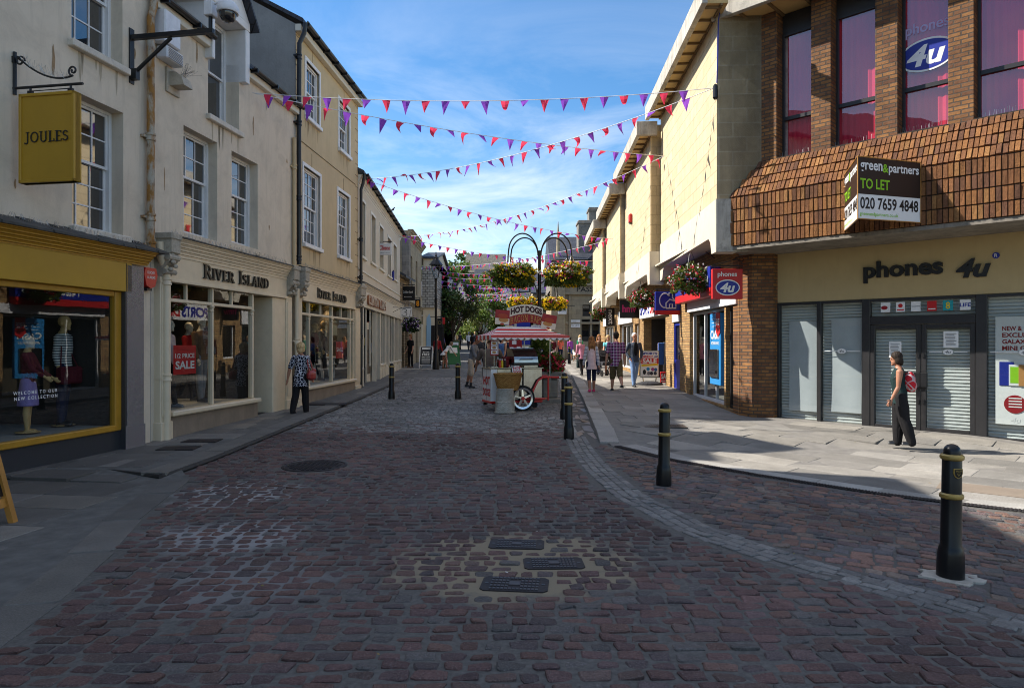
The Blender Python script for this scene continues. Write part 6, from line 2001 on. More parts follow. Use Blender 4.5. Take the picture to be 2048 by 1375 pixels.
REDF = [(.60, .03, .04), (.66, .10, .12), (.55, .02, .08)]
PUR = [(.16, .05, .30), (.22, .10, .40)]
def blob_pts(n, rx, ry, rz, seed, shell=.55, low=-1.0, lump=.25):
 r_ = np.random.RandomState(seed)
 d = r_.normal(size=(n * 2, 3)); d /= np.linalg.norm(d, axis=1)[:, None]
 d = d[d[:, 2] > low][:n]
 k = 1 + lump * np.sin(d[:, 0] * 5 + seed) * np.cos(d[:, 1] * 4 + seed * 2) + lump * .6 * np.sin(d[:, 2] * 7 + d[:, 0] * 6)
 rad = (shell + (1 - shell) * r_.rand(len(d)) ** .6) * k
 return d * rad[:, None] * np.array([rx, ry, rz])
def flower_ball(parent, c, rx, ry, rz, seed, mixes, nl=2600, nf=900, lsize=.045, fsize=.028, trail=.0, leafc=GREEN, pot=True, potm='black_sign'):
 r_ = np.random.RandomState(seed)
 p = blob_pts(nl, rx, ry, rz, seed, .45) + np.array(c)
 if trail:
  tr = r_.rand(nl // 5); an = r_.rand(nl // 5) * 6.28
  q = np.stack([c[0] + rx * .85 * np.cos(an) * (1 + .1 * tr), c[1] + ry * .85 * np.sin(an), c[2] - rz * (.3 + tr * trail)], 1)
  p = np.concatenate([p, q])
 cloud_obj('foliage', MT['leaf'], [leaf_cloud(p, lsize, leafc, seed)], parent)
 cl = []
 for i, (pal, w, zlo, zhi, side) in enumerate(mixes):
  q = blob_pts(int(nf * w), rx * 1.04, ry * 1.04, rz * 1.06, seed + 10 + i, .88)
  q = q[(q[:, 2] > zlo * rz) & (q[:, 2] < zhi * rz)]
  if side: q = q[(q[:, 0] * side > -rx * .35) | (r_.rand(len(q)) < .25)]
  q = q + np.array(c)
  cl.append(leaf_cloud(q, fsize, pal, seed + 30 + i, narrow=.9))
  cl.append(leaf_cloud(q + r_.normal(0, .006, q.shape), fsize * .9, pal, seed + 50 + i, narrow=.9))
 cloud_obj('blossom', MT['petal'], cl, parent)
 if pot:
  m = MB(); m.lathe([(rx * .30, c[2] - rz * .85), (rx * .55, c[2] - rz * .35), (rx * .58, c[2] - .0)], 18, (c[0], c[1], 0), sy=ry / rx); m.build('basket', MT[potm], parent, smooth=True)
MIXA = [(YEL, .62, -1.2, 1, 1), (MAG, .17, -.3, 1.2, -1), (WHT, .21, -.1, 1.3, 0)]
MIXB = [(YEL, .60, -1.2, 1.2, 1), (MAG, .17, -.5, 1.2, 0), (WHT, .23, -.1, 1.3, 0)]
MIXY = [(YEL, .75, -1, 1.2, 0), (MAG, .12, 0, 1.2, 0), (WHT, .13, .2, 1.3, 0)]
def flower_column(x, y, label, far=False, tl=('', '')):
 """post with four bowed arms"""
 o = empty('basket_post', (x, y, g(x, y)), 0, label, 'hanging basket post', 'posts of hanging baskets in mid street')
 m = MB()
 zt_ = 4.25 if not far else 3.85
 m.lathe([(.12, -.1), (.12, .5), (.10, .55), (.075, .6), (.055, 2.0), (.05, zt_), (.055, zt_ + .1)], 16)
 m.build('post', MT['black_gloss'], o, smooth=True)
 for sx in (-1, 1):
  for sy in (-1, 1):
   m = MB()
   a = R(21) * sy
   pts = []
   for i in range(22):
    t_ = i / 21; an = math.pi * (1 - t_ * 1.0)
    rx_ = .50 if sy < 0 else .46
    px_ = rx_ * (1 + math.cos(an)) ; pz_ = .62 * math.sin(an) * (1.0)
    if t_ > .85: pz_ -= (t_ - .85) * 1.6
    X = sx * (.045 + px_ * math.cos(a)); Y_ = sy * (px_ * math.sin(abs(a)) + .02)
    pts.append((X, Y_, zt_ - .05 + pz_ * (1.05 if sy < 0 else .93)))
   m.tube(pts, .022, 8); m.build('arm', MT['black_gloss'], o, smooth=True)
 return o, zt_
CX1, CY1 = (1079 - 1024) / F * 21.2, 21.2
col1, ztop = flower_column(CX1, CY1, 'tall black post with bowed arms carrying flower baskets behind the food cart')
def post_basket(x, y, z, rx, ry, rz, seed, mixes, label, arms, nl, nf, ls=.05, fs=.032):
 o = empty('hanging_basket', (x, y, z), 0, label, 'hanging basket', 'hanging flower baskets on the posts')
 flower_ball(o, (0, 0, 0), rx, ry, rz, seed, mixes, nl, nf, ls, fs, trail=.7)
 m = MB()
 for dx_, dy_, zz in arms:
  m.tube([(dx_, dy_, zz), (dx_ - .12, dy_, rz * .6)], .006, 4); m.tube([(dx_, dy_, zz), (dx_ + .14, dy_, rz * .6)], .006, 4)
 m.build('chain', MT['spike'], o)
 return o
gz1 = g(CX1, CY1)
post_basket(CX1 - .82, CY1, gz1 + 3.58, .68, .60, .34, 21, MIXA, 'big flower basket on the left arms of the near post, purple and yellow blooms', [(-.13, -.3, .62), (-.02, .3, .58)], 6500, 1500, .045, .034)
post_basket(CX1 + .80, CY1, gz1 + 3.60, .68, .60, .34, 22, MIXB, 'big flower basket on the right arms of the near post, yellow and magenta blooms', [(.17, -.3, .58), (.06, .3, .54)], 6500, 1900, .045, .034)
CX2, CY2 = (1075 - 1024) / F * 34, 34
col2, _ = flower_column(CX2, CY2, 'far black post with bowed arms and yellow flower baskets beyond the near post', True)
gz2 = g(CX2, CY2)
for k, (dx_, lb) in enumerate(((-.98, 'far yellow flower basket, outermost on the library side away from the bank'), (-.36, 'far yellow flower basket just left of the near post'), (.42, 'far yellow and white flower basket just right of the near post'), (1.0, 'far yellow flower basket nearest the stone bank'))):
 post_basket(CX2 + dx_, CY2 + (.2 if k % 2 else -.2), gz2 + 3.22, .42, .42, .30, 40 + k, MIXY, ['far yellow flower basket at the left end of its row', 'far yellow flower basket just left of the near post', 'far yellow and white flower basket just right of the near post', 'far yellow flower basket at the right end of its row'][k], [(0, 0, .6)], 1000, 900, .06, .045)
def wall_basket(px, py, Y, rx, rz, seed, mixes, label, bracketX=5.05, leafc=GREEN, side=1):
 p = at(px, py, Y)
 o = empty('wall_basket', p, 0, label, 'hanging basket', 'hanging flower baskets on the walls')
 flower_ball(o, (0, 0, 0), rx, rx * .8, rz, seed, mixes, 1900, 420, .045, .03, trail=.6, leafc=leafc)
 m = MB(); bx = bracketX - p.x
 m.tube([(bx, 0, rz + .5), (0, 0, rz + .45)], .014, 6); m.tube([(bx, 0, rz + .2), (bx * .4, 0, rz + .47)], .01, 6)
 for k in range(3): m.tube([(0, 0, rz + .45), (rx * .6 * math.cos(k * 2.1), rx * .5 * math.sin(k * 2.1), .02)], .005, 4)
 m.build('bracket', MT['black_iron'], o)
 return o
MIXR = [(REDF, .6, -1.1, 1.1, 0), (WHT, .4, -1, 1.2, 0)]
wall_basket(1380, 560, 17.0, .50, .34, 61, MIXR, 'wall basket of red and white flowers nearest, beside the red hanging sign')
wall_basket(1283, 598, 23.6, .42, .30, 62, MIXR, 'wall basket of red and white flowers beside the blue house sign')
wall_basket(1198, 627, 33.5, .36, .28, 63, MIXR, 'small far wall basket beside the tall narrow black sign')
wall_basket(822, 650, 30.0, .38, .30, 64, [(WHT, .5, -1, 1.2, 0), (PUR, .5, -1, 1.2, 0)], 'wall basket of white and purple flowers above the person in black', bracketX=-5.4, leafc=GREEN_D)
# ------------------------------------------------------------------ street lamp and small signs on the left
LY = 33.4
lx = ray(872) * LY
sl_o = empty('street_lamp', (lx, LY, g(lx, LY)), 0, 'tall black old fashioned street lamp with a glazed lantern', 'street lamp')
m = MB(); m.lathe([(.17, -.05), (.17, .35), (.14, .42), (.12, .9), (.085, .95), (.07, 1.1), (.06, 3.4), (.075, 3.45), (.05, 3.5), (.045, 4.35), (.09, 4.45)], 14)
m.tube([(-.30, 0, 3.9), (.30, 0, 3.9)], .018, 6); m.build('post', MT['black_gloss'], sl_o, smooth=True)
m = MB()
for k in range(4):
 a0 = math.pi / 4 + k * math.pi / 2; a1 = a0 + math.pi / 2
 m.tube([(.13 * math.cos(a0), .13 * math.sin(a0), 4.46), (.30 * math.cos(a0), .30 * math.sin(a0), 5.08)], .014, 5)
 m.tube([(.30 * math.cos(a0), .30 * math.sin(a0), 5.08), (.30 * math.cos(a1), .30 * math.sin(a1), 5.08)], .018, 5)
m.lathe([(.34, 5.08), (.30, 5.15), (.14, 5.36), (.12, 5.40), (.12, 5.46), (.05, 5.52), (.05, 5.58), (.02, 5.62), (.03, 5.68), (.005, 5.78)], 8)
m.build('lantern', MT['black_gloss'], sl_o)
m = MB()
for k in range(4):
 a0 = math.pi / 4 + k * math.pi / 2; a1 = a0 + math.pi / 2
 m.quad((.125 * math.cos(a0), .125 * math.sin(a0), 4.47), (.125 * math.cos(a1), .125 * math.sin(a1), 4.47), (.295 * math.cos(a1), .295 * math.sin(a1), 5.07), (.295 * math.cos(a0), .295 * math.sin(a0), 5.07))
m.build('lantern_glass', MT['glass_clear'], sl_o)
def left_sign(px0, px1, py0, py1, Y, mat, label, wallX, name='projecting_sign', topbar=True, thick=.04):
 x0, x1 = ray(px0) * Y, ray(px1) * Y
 zb_, zt_ = H + (CY - py1) / F * Y, H + (CY - py0) / F * Y
 o = empty(name, ((x0 + x1) / 2, Y, zb_), 0, label, 'shop sign')
 w, h = (x1 - x0) / 2, zt_ - zb_
 m = MB(); m.bbox(-w, w, -thick, thick, 0, h, .008); b_ = m.build('board', MT[mat], o)
 wx = wallX - (x0 + x1) / 2
 m = MB()
 if topbar: m.tube([(wx, 0, h + .08), (w, 0, h + .08)], .02, 6); m.tube([(-w * .7, 0, h + .08), (-w * .7, 0, h)], .012, 5); m.tube([(w * .7, 0, h + .08), (w * .7, 0, h)], .012, 5)
 else: m.tube([(wx, 0, h * .5), (-w, 0, h * .5)], .025, 6)
 m.build('bracket', MT['black_iron'], o)
 return o, b_, w, h
o, b_, w, h = left_sign(756, 784, 487, 510, 27.5, 'white_sign', 'white hanging sign with a red script word on the pale house', -5.2)
m = MB(); put_text(m, 'Clinton', -w * .8, w * .75, h * .42, h * .82, -.044, .03, .3); m.build('lettering', MT['red_sign'], b_)
m = MB(); put_text(m, 'GREETINGS', -w * .7, w * .7, h * .14, h * .24, -.044, .01, 0, spacing=1.4); m.build('small_lettering', MT['grey_letter'], b_)
o, b_, w, h = left_sign(793.5, 824, 614, 633.5, 33.0, 'white_sign', 'white projecting sign with an outlined figure three on the pale house', -5.5, topbar=False)
m = MB()
pts = _arc(0, h * .65, w * .30, h * .17, 150, -90, 10) + _arc(0, h * .30, w * .34, h * .19, 90, -150, 12)
for r_k in (.0, .012): m.tube([(x * (1 + r_k * 8), -.044, z) for x, z in pts], .011, 5)
m.build('lettering', MT['letter_black'], b_)
o, b_, w, h = left_sign(802, 830, 572.5, 600.5, 35.0, 'black_sign', 'square black hanging sign with thin white lettering and a double arrow', -5.6)
m = MB(); put_text(m, 'Golden Sand', -w * .7, w * .7, h * .52, h * .68, -.044, 0, .2); m.box(-w * .45, w * .45, -.045, -.042, h * .24, h * .255); m.prism([(-w * .45, -.045, h * .22), (-w * .55, -.045, h * .247), (-w * .45, -.045, h * .275)], (0, .003, 0)); m.prism([(w * .45, -.045, h * .22), (w * .55, -.045, h * .247), (w * .45, -.045, h * .275)], (0, .003, 0)); m.build('lettering', MT['white_sign'], b_)
o, b_, w, h = left_sign(830.5, 841, 598, 615, 35.6, 'black_sign', 'small black hanging sign with an orange figure eight', -5.6)
m = MB(); put_text(m, '8', -w * .55, w * .55, h * .15, h * .85, -.044, .04); m.build('lettering', MT['orange_sign'], b_)
o, b_, w, h = left_sign(874, 885, 636, 654, 44, 'black_sign', 'black hanging sign with a gold ring by the street lamp', -5.3)
m = MB(); m.lathe([(w * .6, -.045), (w * .6, -.041)], 16, (0, 0, h * .5), 'y', 1, 1.0); r_o = m.build('emblem', MT['gold_metal'], b_); m = MB(); m.lathe([(w * .48, -.048), (w * .48, -.0455)], 16, (0, 0, h * .5), 'y', 1, 1.0); m.build('emblem_centre', MT['black_sign'], r_o)
o, b_, w, h = left_sign(884, 890, 635, 648, 46, 'red_sign', 'small plain red hanging sign beyond the black ringed sign', -5.3)
# blue bird box like bottle on sill
sb_ = place('blue_canister', W3, W3.u(784), 'small blue object standing on a sill of the pale house', 'canister', off=-.06, z=W3.z(784, 561))
m = MB(); m.bbox(-.07, .07, -.04, .05, 0, .42, .02); m.build('body', MT['blue_sign'], sb_); m = MB(); m.lathe([(.03, .42), (.03, .47)], 8); m.build('lid', MT['black_sign'], sb_)
# ------------------------------------------------------------------ bunting
pen_me = []
for k, (c_, nm) in enumerate((((.74, .06, .12), 'red nylon'), ((.27, .08, .52), 'purple nylon'))):
 q = G(nm)
 d_ = q.n('ShaderNodeBsdfDiffuse', {'Color': (*c_, 1)}); t_ = q.n('ShaderNodeBsdfTranslucent', {'Color': (*sc(c_, 1.2), 1)})
 q.t.links.new(q.n('ShaderNodeMixShader', {0: .4, 1: d_.outputs[0], 2: t_.outputs[0]}).outputs[0], q.n('ShaderNodeOutputMaterial').inputs[0])
 MT['pen%d' % k] = q.m
 for v in range(4):
  m = MB(); n_ = 5
  r_ = random.Random(k * 10 + v)
  b1_, b2_ = (r_.uniform(-.05, .05), r_.uniform(-.08, .08)) if v < 2 else (r_.uniform(-.12, .12), r_.choice((-1, 1)) * r_.uniform(.12, .26))
  W_, Hh = .092, .245
  rowsv = []
  for j in range(n_ + 1):
   t_ = j / n_
   w = W_ * (1 - t_) + .002
   yv = b1_ * math.sin(t_ * 3) + b2_ * t_ * t_
   rowsv.append([(-w, yv, -Hh * t_), (0, yv + .025 * math.sin(v + t_ * 2), -Hh * t_), (w, yv - .01, -Hh * t_)])
  for j in range(n_):
   for i in range(2): m.quad(rowsv[j][i], rowsv[j][i + 1], rowsv[j + 1][i + 1], rowsv[j + 1][i])
  me = m.mesh('pennant', MT['pen%d' % k]); me.polygons.foreach_set('use_smooth', [True] * len(me.polygons))
  pen_me.append(me)
MT['cord'] = flat('white cord', (.70, .68, .68), .7)
def bunting(A, B, sag, label, pitch=.42, start=0, wind=0.5, seed=0, scale=1.0, phase=.2):
 A, B = Vector(A), Vector(B)
 r_ = random.Random(seed)
 o = empty('bunting', A, 0, label, 'bunting', 'strings of bunting across the street')
 D = B - A; ln = D.length
 f = lambda t: D * t - Vector((0, 0, sag * 4 * t * (1 - t)))
 m = MB(); m.tube([f(i / 24) for i in range(25)], .008, 5); m.build('cord', MT['cord'], o)
 n = int((ln - phase) / pitch)
 az = math.atan2(D.y, D.x)
 for i in range(n):
  t = (phase + pitch * (i + .3)) / ln
  if t > .995: break
  k = (i + start) % 2
  c = bpy.data.objects.new('pennant', pen_me[k * 4 + r_.randrange(4)])
  COL.objects.link(c); c.parent = o
  c.location = f(t) - Vector((0, 0, .006))
  d1 = f(min(1, t + .01)) - f(max(0, t - .01))
  pit = -math.atan2(d1.z, math.hypot(d1.x, d1.y))
  gust = r_.random()
  sw = wind * r_.uniform(-.3, .7) if gust < .7 else wind * r_.uniform(.8, 2.0)
  c.rotation_euler = Euler((sw, pit + r_.uniform(-.05, .25) * wind, az + r_.uniform(-.2, .2)), 'XYZ')
  c.scale = (scale, scale, scale * r_.uniform(.9, 1.05))
 return o
def wp(W_, px, py, off=-.05):
 u = W_.u(px, off); q_ = W_.xy(u, off); return (q_.x, q_.y, W_.z(px, py, off))
BW = [Wall((b[2] + .0374 * b[1], b[1]), (-.0374, -1)) for b in BAYS]
h1 = wp(W1, 505, 186); h2 = wp(BW[0], 1429, 176); h3 = wp(W3, 727, 358); h4 = wp(BW[0], 1329, 312); h5 = wp(W3, 799, 473); h6 = wp(BW[2], 1226, 478)
bunting(h1, h2, .22, 'nearest bunting string running straight across the top of the street', .415, 0, .35, 1)
bunting(h1, h4, .18, 'bunting string from the cream house hook down to the middle of the first bay', .42, 1, .6, 2)
bunting(h3, h2, .40, 'bunting string from the pale house near gutter up to the stone bay corner', .42, 0, .9, 3)
bunting(h3, h6, .30, 'bunting string from the near gutter of the pale house to the third stone bay', .42, 1, .8, 4)
bunting(h5, h4, .55, 'bunting string from the pale house far end up to the middle of the first bay', .42, 0, .8, 5)
h7 = wp(BW[3], 1188, 521); h8 = (ray(822) * 44, 44, H + (CY - 531) / F * 44)
bunting(h5, h7, .35, 'bunting string from the far end of the pale house to the last stone bay', .42, 1, .5, 6)
bunting(h8, h6, .45, 'bunting string from the stone corner house up to the third stone bay', .42, 0, .5, 7)
far_b = [(878, 549, 44, 1010, 552, 43), (876, 560, 46, 1075, 568, 44), (876, 570, 50, 1100, 571, 48), (930, 588, 66, 1020, 578, 58), (927, 596, 72, 1040, 592, 66), (940, 606, 80, 1010, 590, 72), (942, 616, 86, 1000, 601, 80), (926, 619, 95, 995, 618, 92), (880, 543, 48, 1135, 540, 42), (905, 575, 56, 1090, 560, 47), (912, 582, 60, 1060, 585, 56), (925, 604, 78, 1022, 585, 66)]
for i, (a, b, c, d, e, f_) in enumerate(far_b):
 bunting(at(a, b, c), at(d, e, f_), .25, 'distant bunting string, number %s of the far cluster counted from the camera' % ['one', 'two', 'three', 'four', 'five', 'six', 'seven', 'eight', 'nine', 'ten', 'eleven', 'twelve'][i], .45, i % 2, .4, 20 + i)
# ------------------------------------------------------------------ distant buildings and trees
def box_house(name, px0, px1, Y, ztop, depth, mat, label, rise=2.2, roof='slate', win=(), d=(1, 0), doorcol=None, zb=None, run_side=False):
 """a gabled house seen down the street; the front wall spans px0..px1 at depth Y"""
 x0, x1 = ray(px0) * Y, ray(px1) * Y
 z0 = (g(x0, Y) if zb is None else zb) - .6
 W_ = Wall((x0, Y), d); L_ = (x1 - x0) / max(.1, d[0])
 o = empty(name, (x0, Y, 0), W_.a, label, 'building')
 ops = []
 for fu, w, zlo, zhi in win:
  ops.append((L_ * fu - w / 2, L_ * fu + w / 2, zlo, zhi, .15))
 wall_panel(o, 'wall', MT[mat], 0, L_, z0, ztop, ops, back=depth)
 for q_ in ops:
  a, b, c, e, dp = q_
  m = MB(); t_ = .05
  m.box(a, a + t_, .08, .16, c, e); m.box(b - t_, b, .08, .16, c, e); m.box(a + t_, b - t_, .081, .159, c, c + t_); m.box(a + t_, b - t_, .081, .159, e - t_, e); m.box(a + t_, b - t_, .082, .15, (c + e) / 2 - .025, (c + e) / 2 + .025)
  w_ = m.build('window', MT['white_paint'], o)
  m = MB(); m.quad((a, .13, c), (b, .13, c), (b, .13, e), (a, .13, e)); m.build('pane', MT['pane'], w_, fix=False)
 m = MB()
 if run_side:      # ridge runs across the view
  m.prism([(-.2, -.25, ztop), (-.2, depth / 2, ztop + rise), (-.2, depth + .2, ztop), (-.2, depth + .2, ztop + .12), (-.2, depth / 2, ztop + rise + .14), (-.2, -.25, ztop + .12)], (L_ + .4, 0, 0))
  m.build('roof', MT[roof], o)
  for uu in (0, L_ - .03): gable_end(o, uu, z0, ztop, depth / 2, rise, mat, .03, 0)
 else:             # gable faces the camera
  m.prism([(-.25, -.2, ztop), (L_ / 2, -.2, ztop + rise), (L_ + .25, -.2, ztop), (L_ + .25, -.2, ztop + .12), (L_ / 2, -.2, ztop + rise + .14), (-.25, -.2, ztop + .12)], (0, depth + .4, 0))
  m.build('roof', MT[roof], o)
  m = MB(); m.prism([(0, 0, ztop), (L_, 0, ztop), (L_ / 2, 0, ztop + rise)], (0, .05, 0)); m.build('gable_wall', MT[mat], o)
 return o
def shopwin(o, a, b, c, d, y=-.02, mat='black_sign'):
 m = MB(); m.bbox(a, b, y - .06, y + .02, c, d, .01); f_ = m.build('shopfront', MT[mat], o)
 m = MB(); m.box(a + .15, b - .15, y - .07, y - .0605, c + .5, d - .6); m.build('display_glass', MT['pane_flat'], f_)
# left side beyond the pale house
W4 = Wall((-5.62, 34.1), (.02, 1))
s1 = empty('rubble_lean_to', (*W4.p, 0), W4.a, 'low rubble stone front with an arched doorway and small sloping roof', 'building')
wall_panel(s1, 'wall', MT['rubble'], 0, 2.7, -.2, 5.1, [(.4, 1.25, .2, 2.7, .3), (1.6, 2.4, .2, 2.9, .3)])
m = MB(); m.box(.35, 2.5, .3, .34, .2, 3.0); m.build('doorway', MT['interior_dark'], s1)
m = MB()
for a, b, zz in ((.4, 1.25, 2.7), (1.6, 2.4, 2.9)):
 for k in range(9):
  an = math.pi * k / 8; m.M = Matrix.Translation(((a + b) / 2 + .48 * math.cos(an), -.03, zz + .40 * math.sin(an) - .1)) @ Matrix.Rotation(math.pi / 2 - an, 4, 'Y'); m.box(-.09, .09, 0, .08, -.1, .1)
m.M = None; m.build('arch_stone', MT['stone_buff'], s1)
m = MB(); m.prism([(-.1, -.35, 5.0), (-.1, 3.0, 6.9), (-.1, 3.0, 7.0), (-.1, -.35, 5.12)], (2.9, 0, 0)); m.build('roof', MT['slate'], s1)
W5 = Wall((-5.62, 36.8), (-.02, 1))
s2 = empty('ashlar_corner_house', (*W5.p, 0), W5.a, 'buff ashlar house with a parapet cornice beyond the pale house', 'building')
o5 = [(1.2, 2.0, 4.6, 6.6, .2), (3.6, 4.4, 4.6, 6.6, .2), (1.3, 2.1, .3, 2.8, .3), (3.5, 4.5, .5, 2.9, .3)]
wall_panel(s2, 'wall', MT['stone_buff'], 0, 6.6, -.2, 7.8, o5, back=8)
for a, b, c, d, e in o5: m = MB(); m.quad((a, e - .05, c), (b, e - .05, c), (b, e - .05, d), (a, e - .05, d)); m.build('window', MT['pane_flat'], s2, fix=False)
m = MB(); cornice(m, -.1, 6.7, 7.4, 7.85, -.002, .3, 4); cornice(m, 0, 6.6, 3.7, 3.95, -.002, .2, 3); m.build('cornice', MT['stone_buff'], s2)
m = MB(); m.bbox(-.05, .45, -.10, .3, -.2, 7.4, .02); m.build('corner_pier', MT['stone_grey'], s2)
m = MB(); m.prism([(4.2, .3, 7.6), (4.2, 2.1, 10.05), (4.2, 4.2, 7.6)], (10.5, 0, 0)); m.build('roof', MT['slate_old'], s2)
hs1 = box_house('pale_gable_house', 846, 871, 47.5, 7.6, 9, 'render_pale', 'pale green rendered house end beyond the ashlar house', .9, 'slate', (), run_side=True)
hs2 = empty('slate_hung_house', (ray(846) * 45, 45, 0), 0, 'narrow house with a slate hung upper wall above a pale ground floor', 'building')
w_ = ray(870) * 45 - ray(846) * 45
m = MB(); m.box(0, w_, .1, 4, 0, 4.1); m.build('wall', MT['render_pale'], hs2); m = MB(); m.box(-.05, w_ + .02, .0, 4, 4.11, 6.7); m.build('slate_cladding', MT['slate_wall'], hs2)
m = MB(); m.bbox(.0, w_ + .02, -.05, .1, 4.02, 4.10, .01); m.build('string_course', MT['stone_buff'], hs2)
m = MB(); m.bbox(w_ * .25, w_ + .6, .02, .099, .4, 2.9, .02); m.build('shopfront', MT['black_sign'], hs2)
bn = empty('feather_banner', (ray(857) * 42, 42, g(-5.1, 42)), 0, 'pale blue upright feather banner by the black shopfront', 'banner')
m = MB(); m.prism([(-.14, 0, .1), (.14, 0, .1), (.16, 0, 2.6), (.05, 0, 3.0), (-.12, 0, 2.7)], (0, .01, 0)); m.build('flag', flat('pale blue cloth', (.35, .55, .72)), bn); m = MB(); m.tube([(-.15, 0, 0), (-.15, 0, 2.9)], .015, 5); m.build('pole', MT['black_iron'], bn)
def win_row(n, zlo, zhi, w=.9, a=.1, b=.9): return [(a + (b - a) * i / max(1, n - 1), w, zlo, zhi) for i in range(n)]
hl = [('terrace_house', 838, 893, 58, 5.6, 8, 'render_pale', 'white far house behind the street lamp', 1.8, 'slate', win_row(2, 3.3, 4.9), True),
  ('terrace_house', 868, 915, 78, 6.6, 9, 'render_cream', 'cream far house left of the round dark tree', 2.0, 'slate_old', win_row(3, 4.0, 5.6), False),
  ('terrace_house', 905, 936, 112, 9.6, 10, 'render_pale', 'white gabled far house behind the round dark tree', 2.4, 'slate', win_row(2, 6.5, 8.2), False)]
for nm, a, b, Y, zt_, dp, mt, lb, rs_, rf, wn, rsd in hl:
 hh = box_house(nm, a, b, Y, zt_, dp, mt, lb, rs_, rf, wn, run_side=rsd)
 shopwin(hh, .4, (ray(b) - ray(a)) * Y - .4, g(0, Y), g(0, Y) + 2.6, mat='cream_wood2' if Y < 100 else 'c_charcoal')
# right side beyond the stone bays
BY = 44.0
bk = empty('granite_bank', (ray(1106) * BY, BY, 0), 0, 'grey stone bank building with steep slate roof and chimneys at the end of the stone terrace', 'building')
bk['label'] = 'grey stone building with steep slate roof and chimneys past the stone terrace'
WB = Wall((ray(1106) * BY, BY), (1, 0))
bw = [(WB.u(1165), WB.u(1181), WB.z(1165, 632), WB.z(1165, 609), .25), (WB.u(1163), WB.u(1180), WB.z(1165, 682), WB.z(1165, 638), .25), (WB.u(1184), WB.u(1199), WB.z(1165, 682), WB.z(1165, 638), .25), (WB.u(1112), WB.u(1124), WB.z(1112, 590), WB.z(1112, 570), .25), (WB.u(1112), WB.u(1126), WB.z(1165, 682), WB.z(1165, 640), .25)]
wall_panel(bk, 'wall', MT['stone_buff'], 0, 7.5, 0, 5.0, [q_ for q_ in bw if q_[3] < 5.0], back=9)
wall_panel(bk, 'upper_wall', MT['stone_grey'], 0, 7.5, 5.4, 7.2, [], back=9)
for a, b, c, d, e in bw:
 if d > 5: continue
 m = MB(); t_ = .06
 m.box(a, a + t_, .12, .2, c, d); m.box(b - t_, b, .12, .2, c, d); m.box(a + t_, b - t_, .121, .199, c, c + .3); m.box(a + t_, b - t_, .121, .199, d - t_, d)
 w_ = m.build('window', MT['steel_frame'], bk); m = MB(); m.quad((a, .18, c), (b, .18, c), (b, .18, d), (a, .18, d)); m.build('pane', MT['pane'], w_, fix=False)
m = MB(); m.bbox(-.15, 7.6, -.15, .3, 4.95, 5.42, .02); m.bbox(-.25, 7.7, -.28, .3, 5.42, 5.58, .02); m.bbox(-.2, 7.6, -.22, .3, 4.85, 4.96, .02); m.bbox(-.05, 7.5, -.08, .3, 2.95, 3.1, .02); m.build('string_course', MT['stone_buff'], bk)
m = MB(); put_text(m, 'PASSMORE', WB.u(1153), WB.u(1153) + 2.5, 5.03, 5.34, -.152, .02); m.build('carved_lettering', MT['letter_black'], bk)
m = MB(); m.bbox(-.15, .75, -.3, .6, 0, 6.9, .03); m.bbox(1.0, 1.15, -.1, .2, 0, 5, .01); m.build('corner_pier', MT['stone_buff'], bk)
m = MB(); m.prism([(-.2, -.25, 7.1), (-.2, 4, 9.2), (-.2, 8.5, 7.1)], (7.8, 0, 0)); m.prism([(2.2, -.3, 7.1), (7.8, -.3, 7.1), (5.0, -.3, 9.6)], (0, 4, 0)); m.build('roof', MT['slate'], bk)
m = MB(); m.bbox(1.72, 2.55, 1.0, 2.2, 6.6, 9.85, .03); m.bbox(1.66, 2.62, .94, 2.26, 9.6, 9.75, .02); m.bbox(2.7, 3.6, 3.5, 4.5, 7, 11.2, .03); m.bbox(2.64, 3.66, 3.44, 4.56, 10.9, 11.05, .02); m.build('chimney', MT['stone_grey'], bk)
m = MB(); m.tube([(.35, .3, 6.9), (.35, .3, 8.4), (.35, .3, 9.6)], [.16, .10, .02], 8); m.build('finial', MT['stone_buff'], bk)
o, b_, w, h = proj_sign('library_sign', 1116, 1133, 614, 628, 43.5, 'white_sign', 'white hanging sign lettered Library on the grey stone building', wallX=4.0)
m = MB(); put_text(m, 'Library', -w * .8, w * .8, h * .3, h * .62, -.054, .01); m.build('lettering', MT['grey_letter'], b_)
nb_ = empty('notice_board', (WB.xy(WB.u(1149)).x, BY - .03, WB.z(1149, 655)), 0, 'white notice board with three lines of text on the grey stone building', 'notice board')
m = MB(); m.bbox(-.36, .36, -.05, -.001, 0, .50, .01); b_ = m.build('board', MT['white_sign'], nb_); m = MB(); put_text(m, 'TRURO', -.1, .1, .36, .42, -.053); put_text(m, 'OLD LIBRARY', -.28, .28, .22, .30, -.053, .01); put_text(m, 'TO LET', -.28, .28, .10, .18, -.053, .01); m.build('lettering', MT['grey_letter'], b_)
hr = [('terrace_house', 1066, 1108, 62, 6.2, 9, 'stone_buff', 'buff stone far house behind the far flower baskets', 2.2, 'slate', win_row(3, 3.9, 5.6) , True),
  ('terrace_house', 1028, 1068, 76, 7.4, 12, 'render_cream', 'cream far house with a row of windows behind the hot dog sign', 2.4, 'slate', win_row(4, 4.6, 6.4, .8), True),
  ('terrace_house', 992, 1034, 92, 7.2, 12, 'render_pale', 'white gabled far house above the cart awning', 3.0, 'slate_old', win_row(2, 5.0, 6.6, .8), False)]
for nm, a, b, Y, zt_, dp, mt, lb, rs_, rf, wn, rsd in hr:
 hh = box_house(nm, a, b, Y, zt_, dp, mt, lb, rs_, rf, wn, run_side=rsd)
 shopwin(hh, .3, (ray(b) - ray(a)) * Y - .3, g(0, Y), g(0, Y) + 2.6, mat='blue_sign')
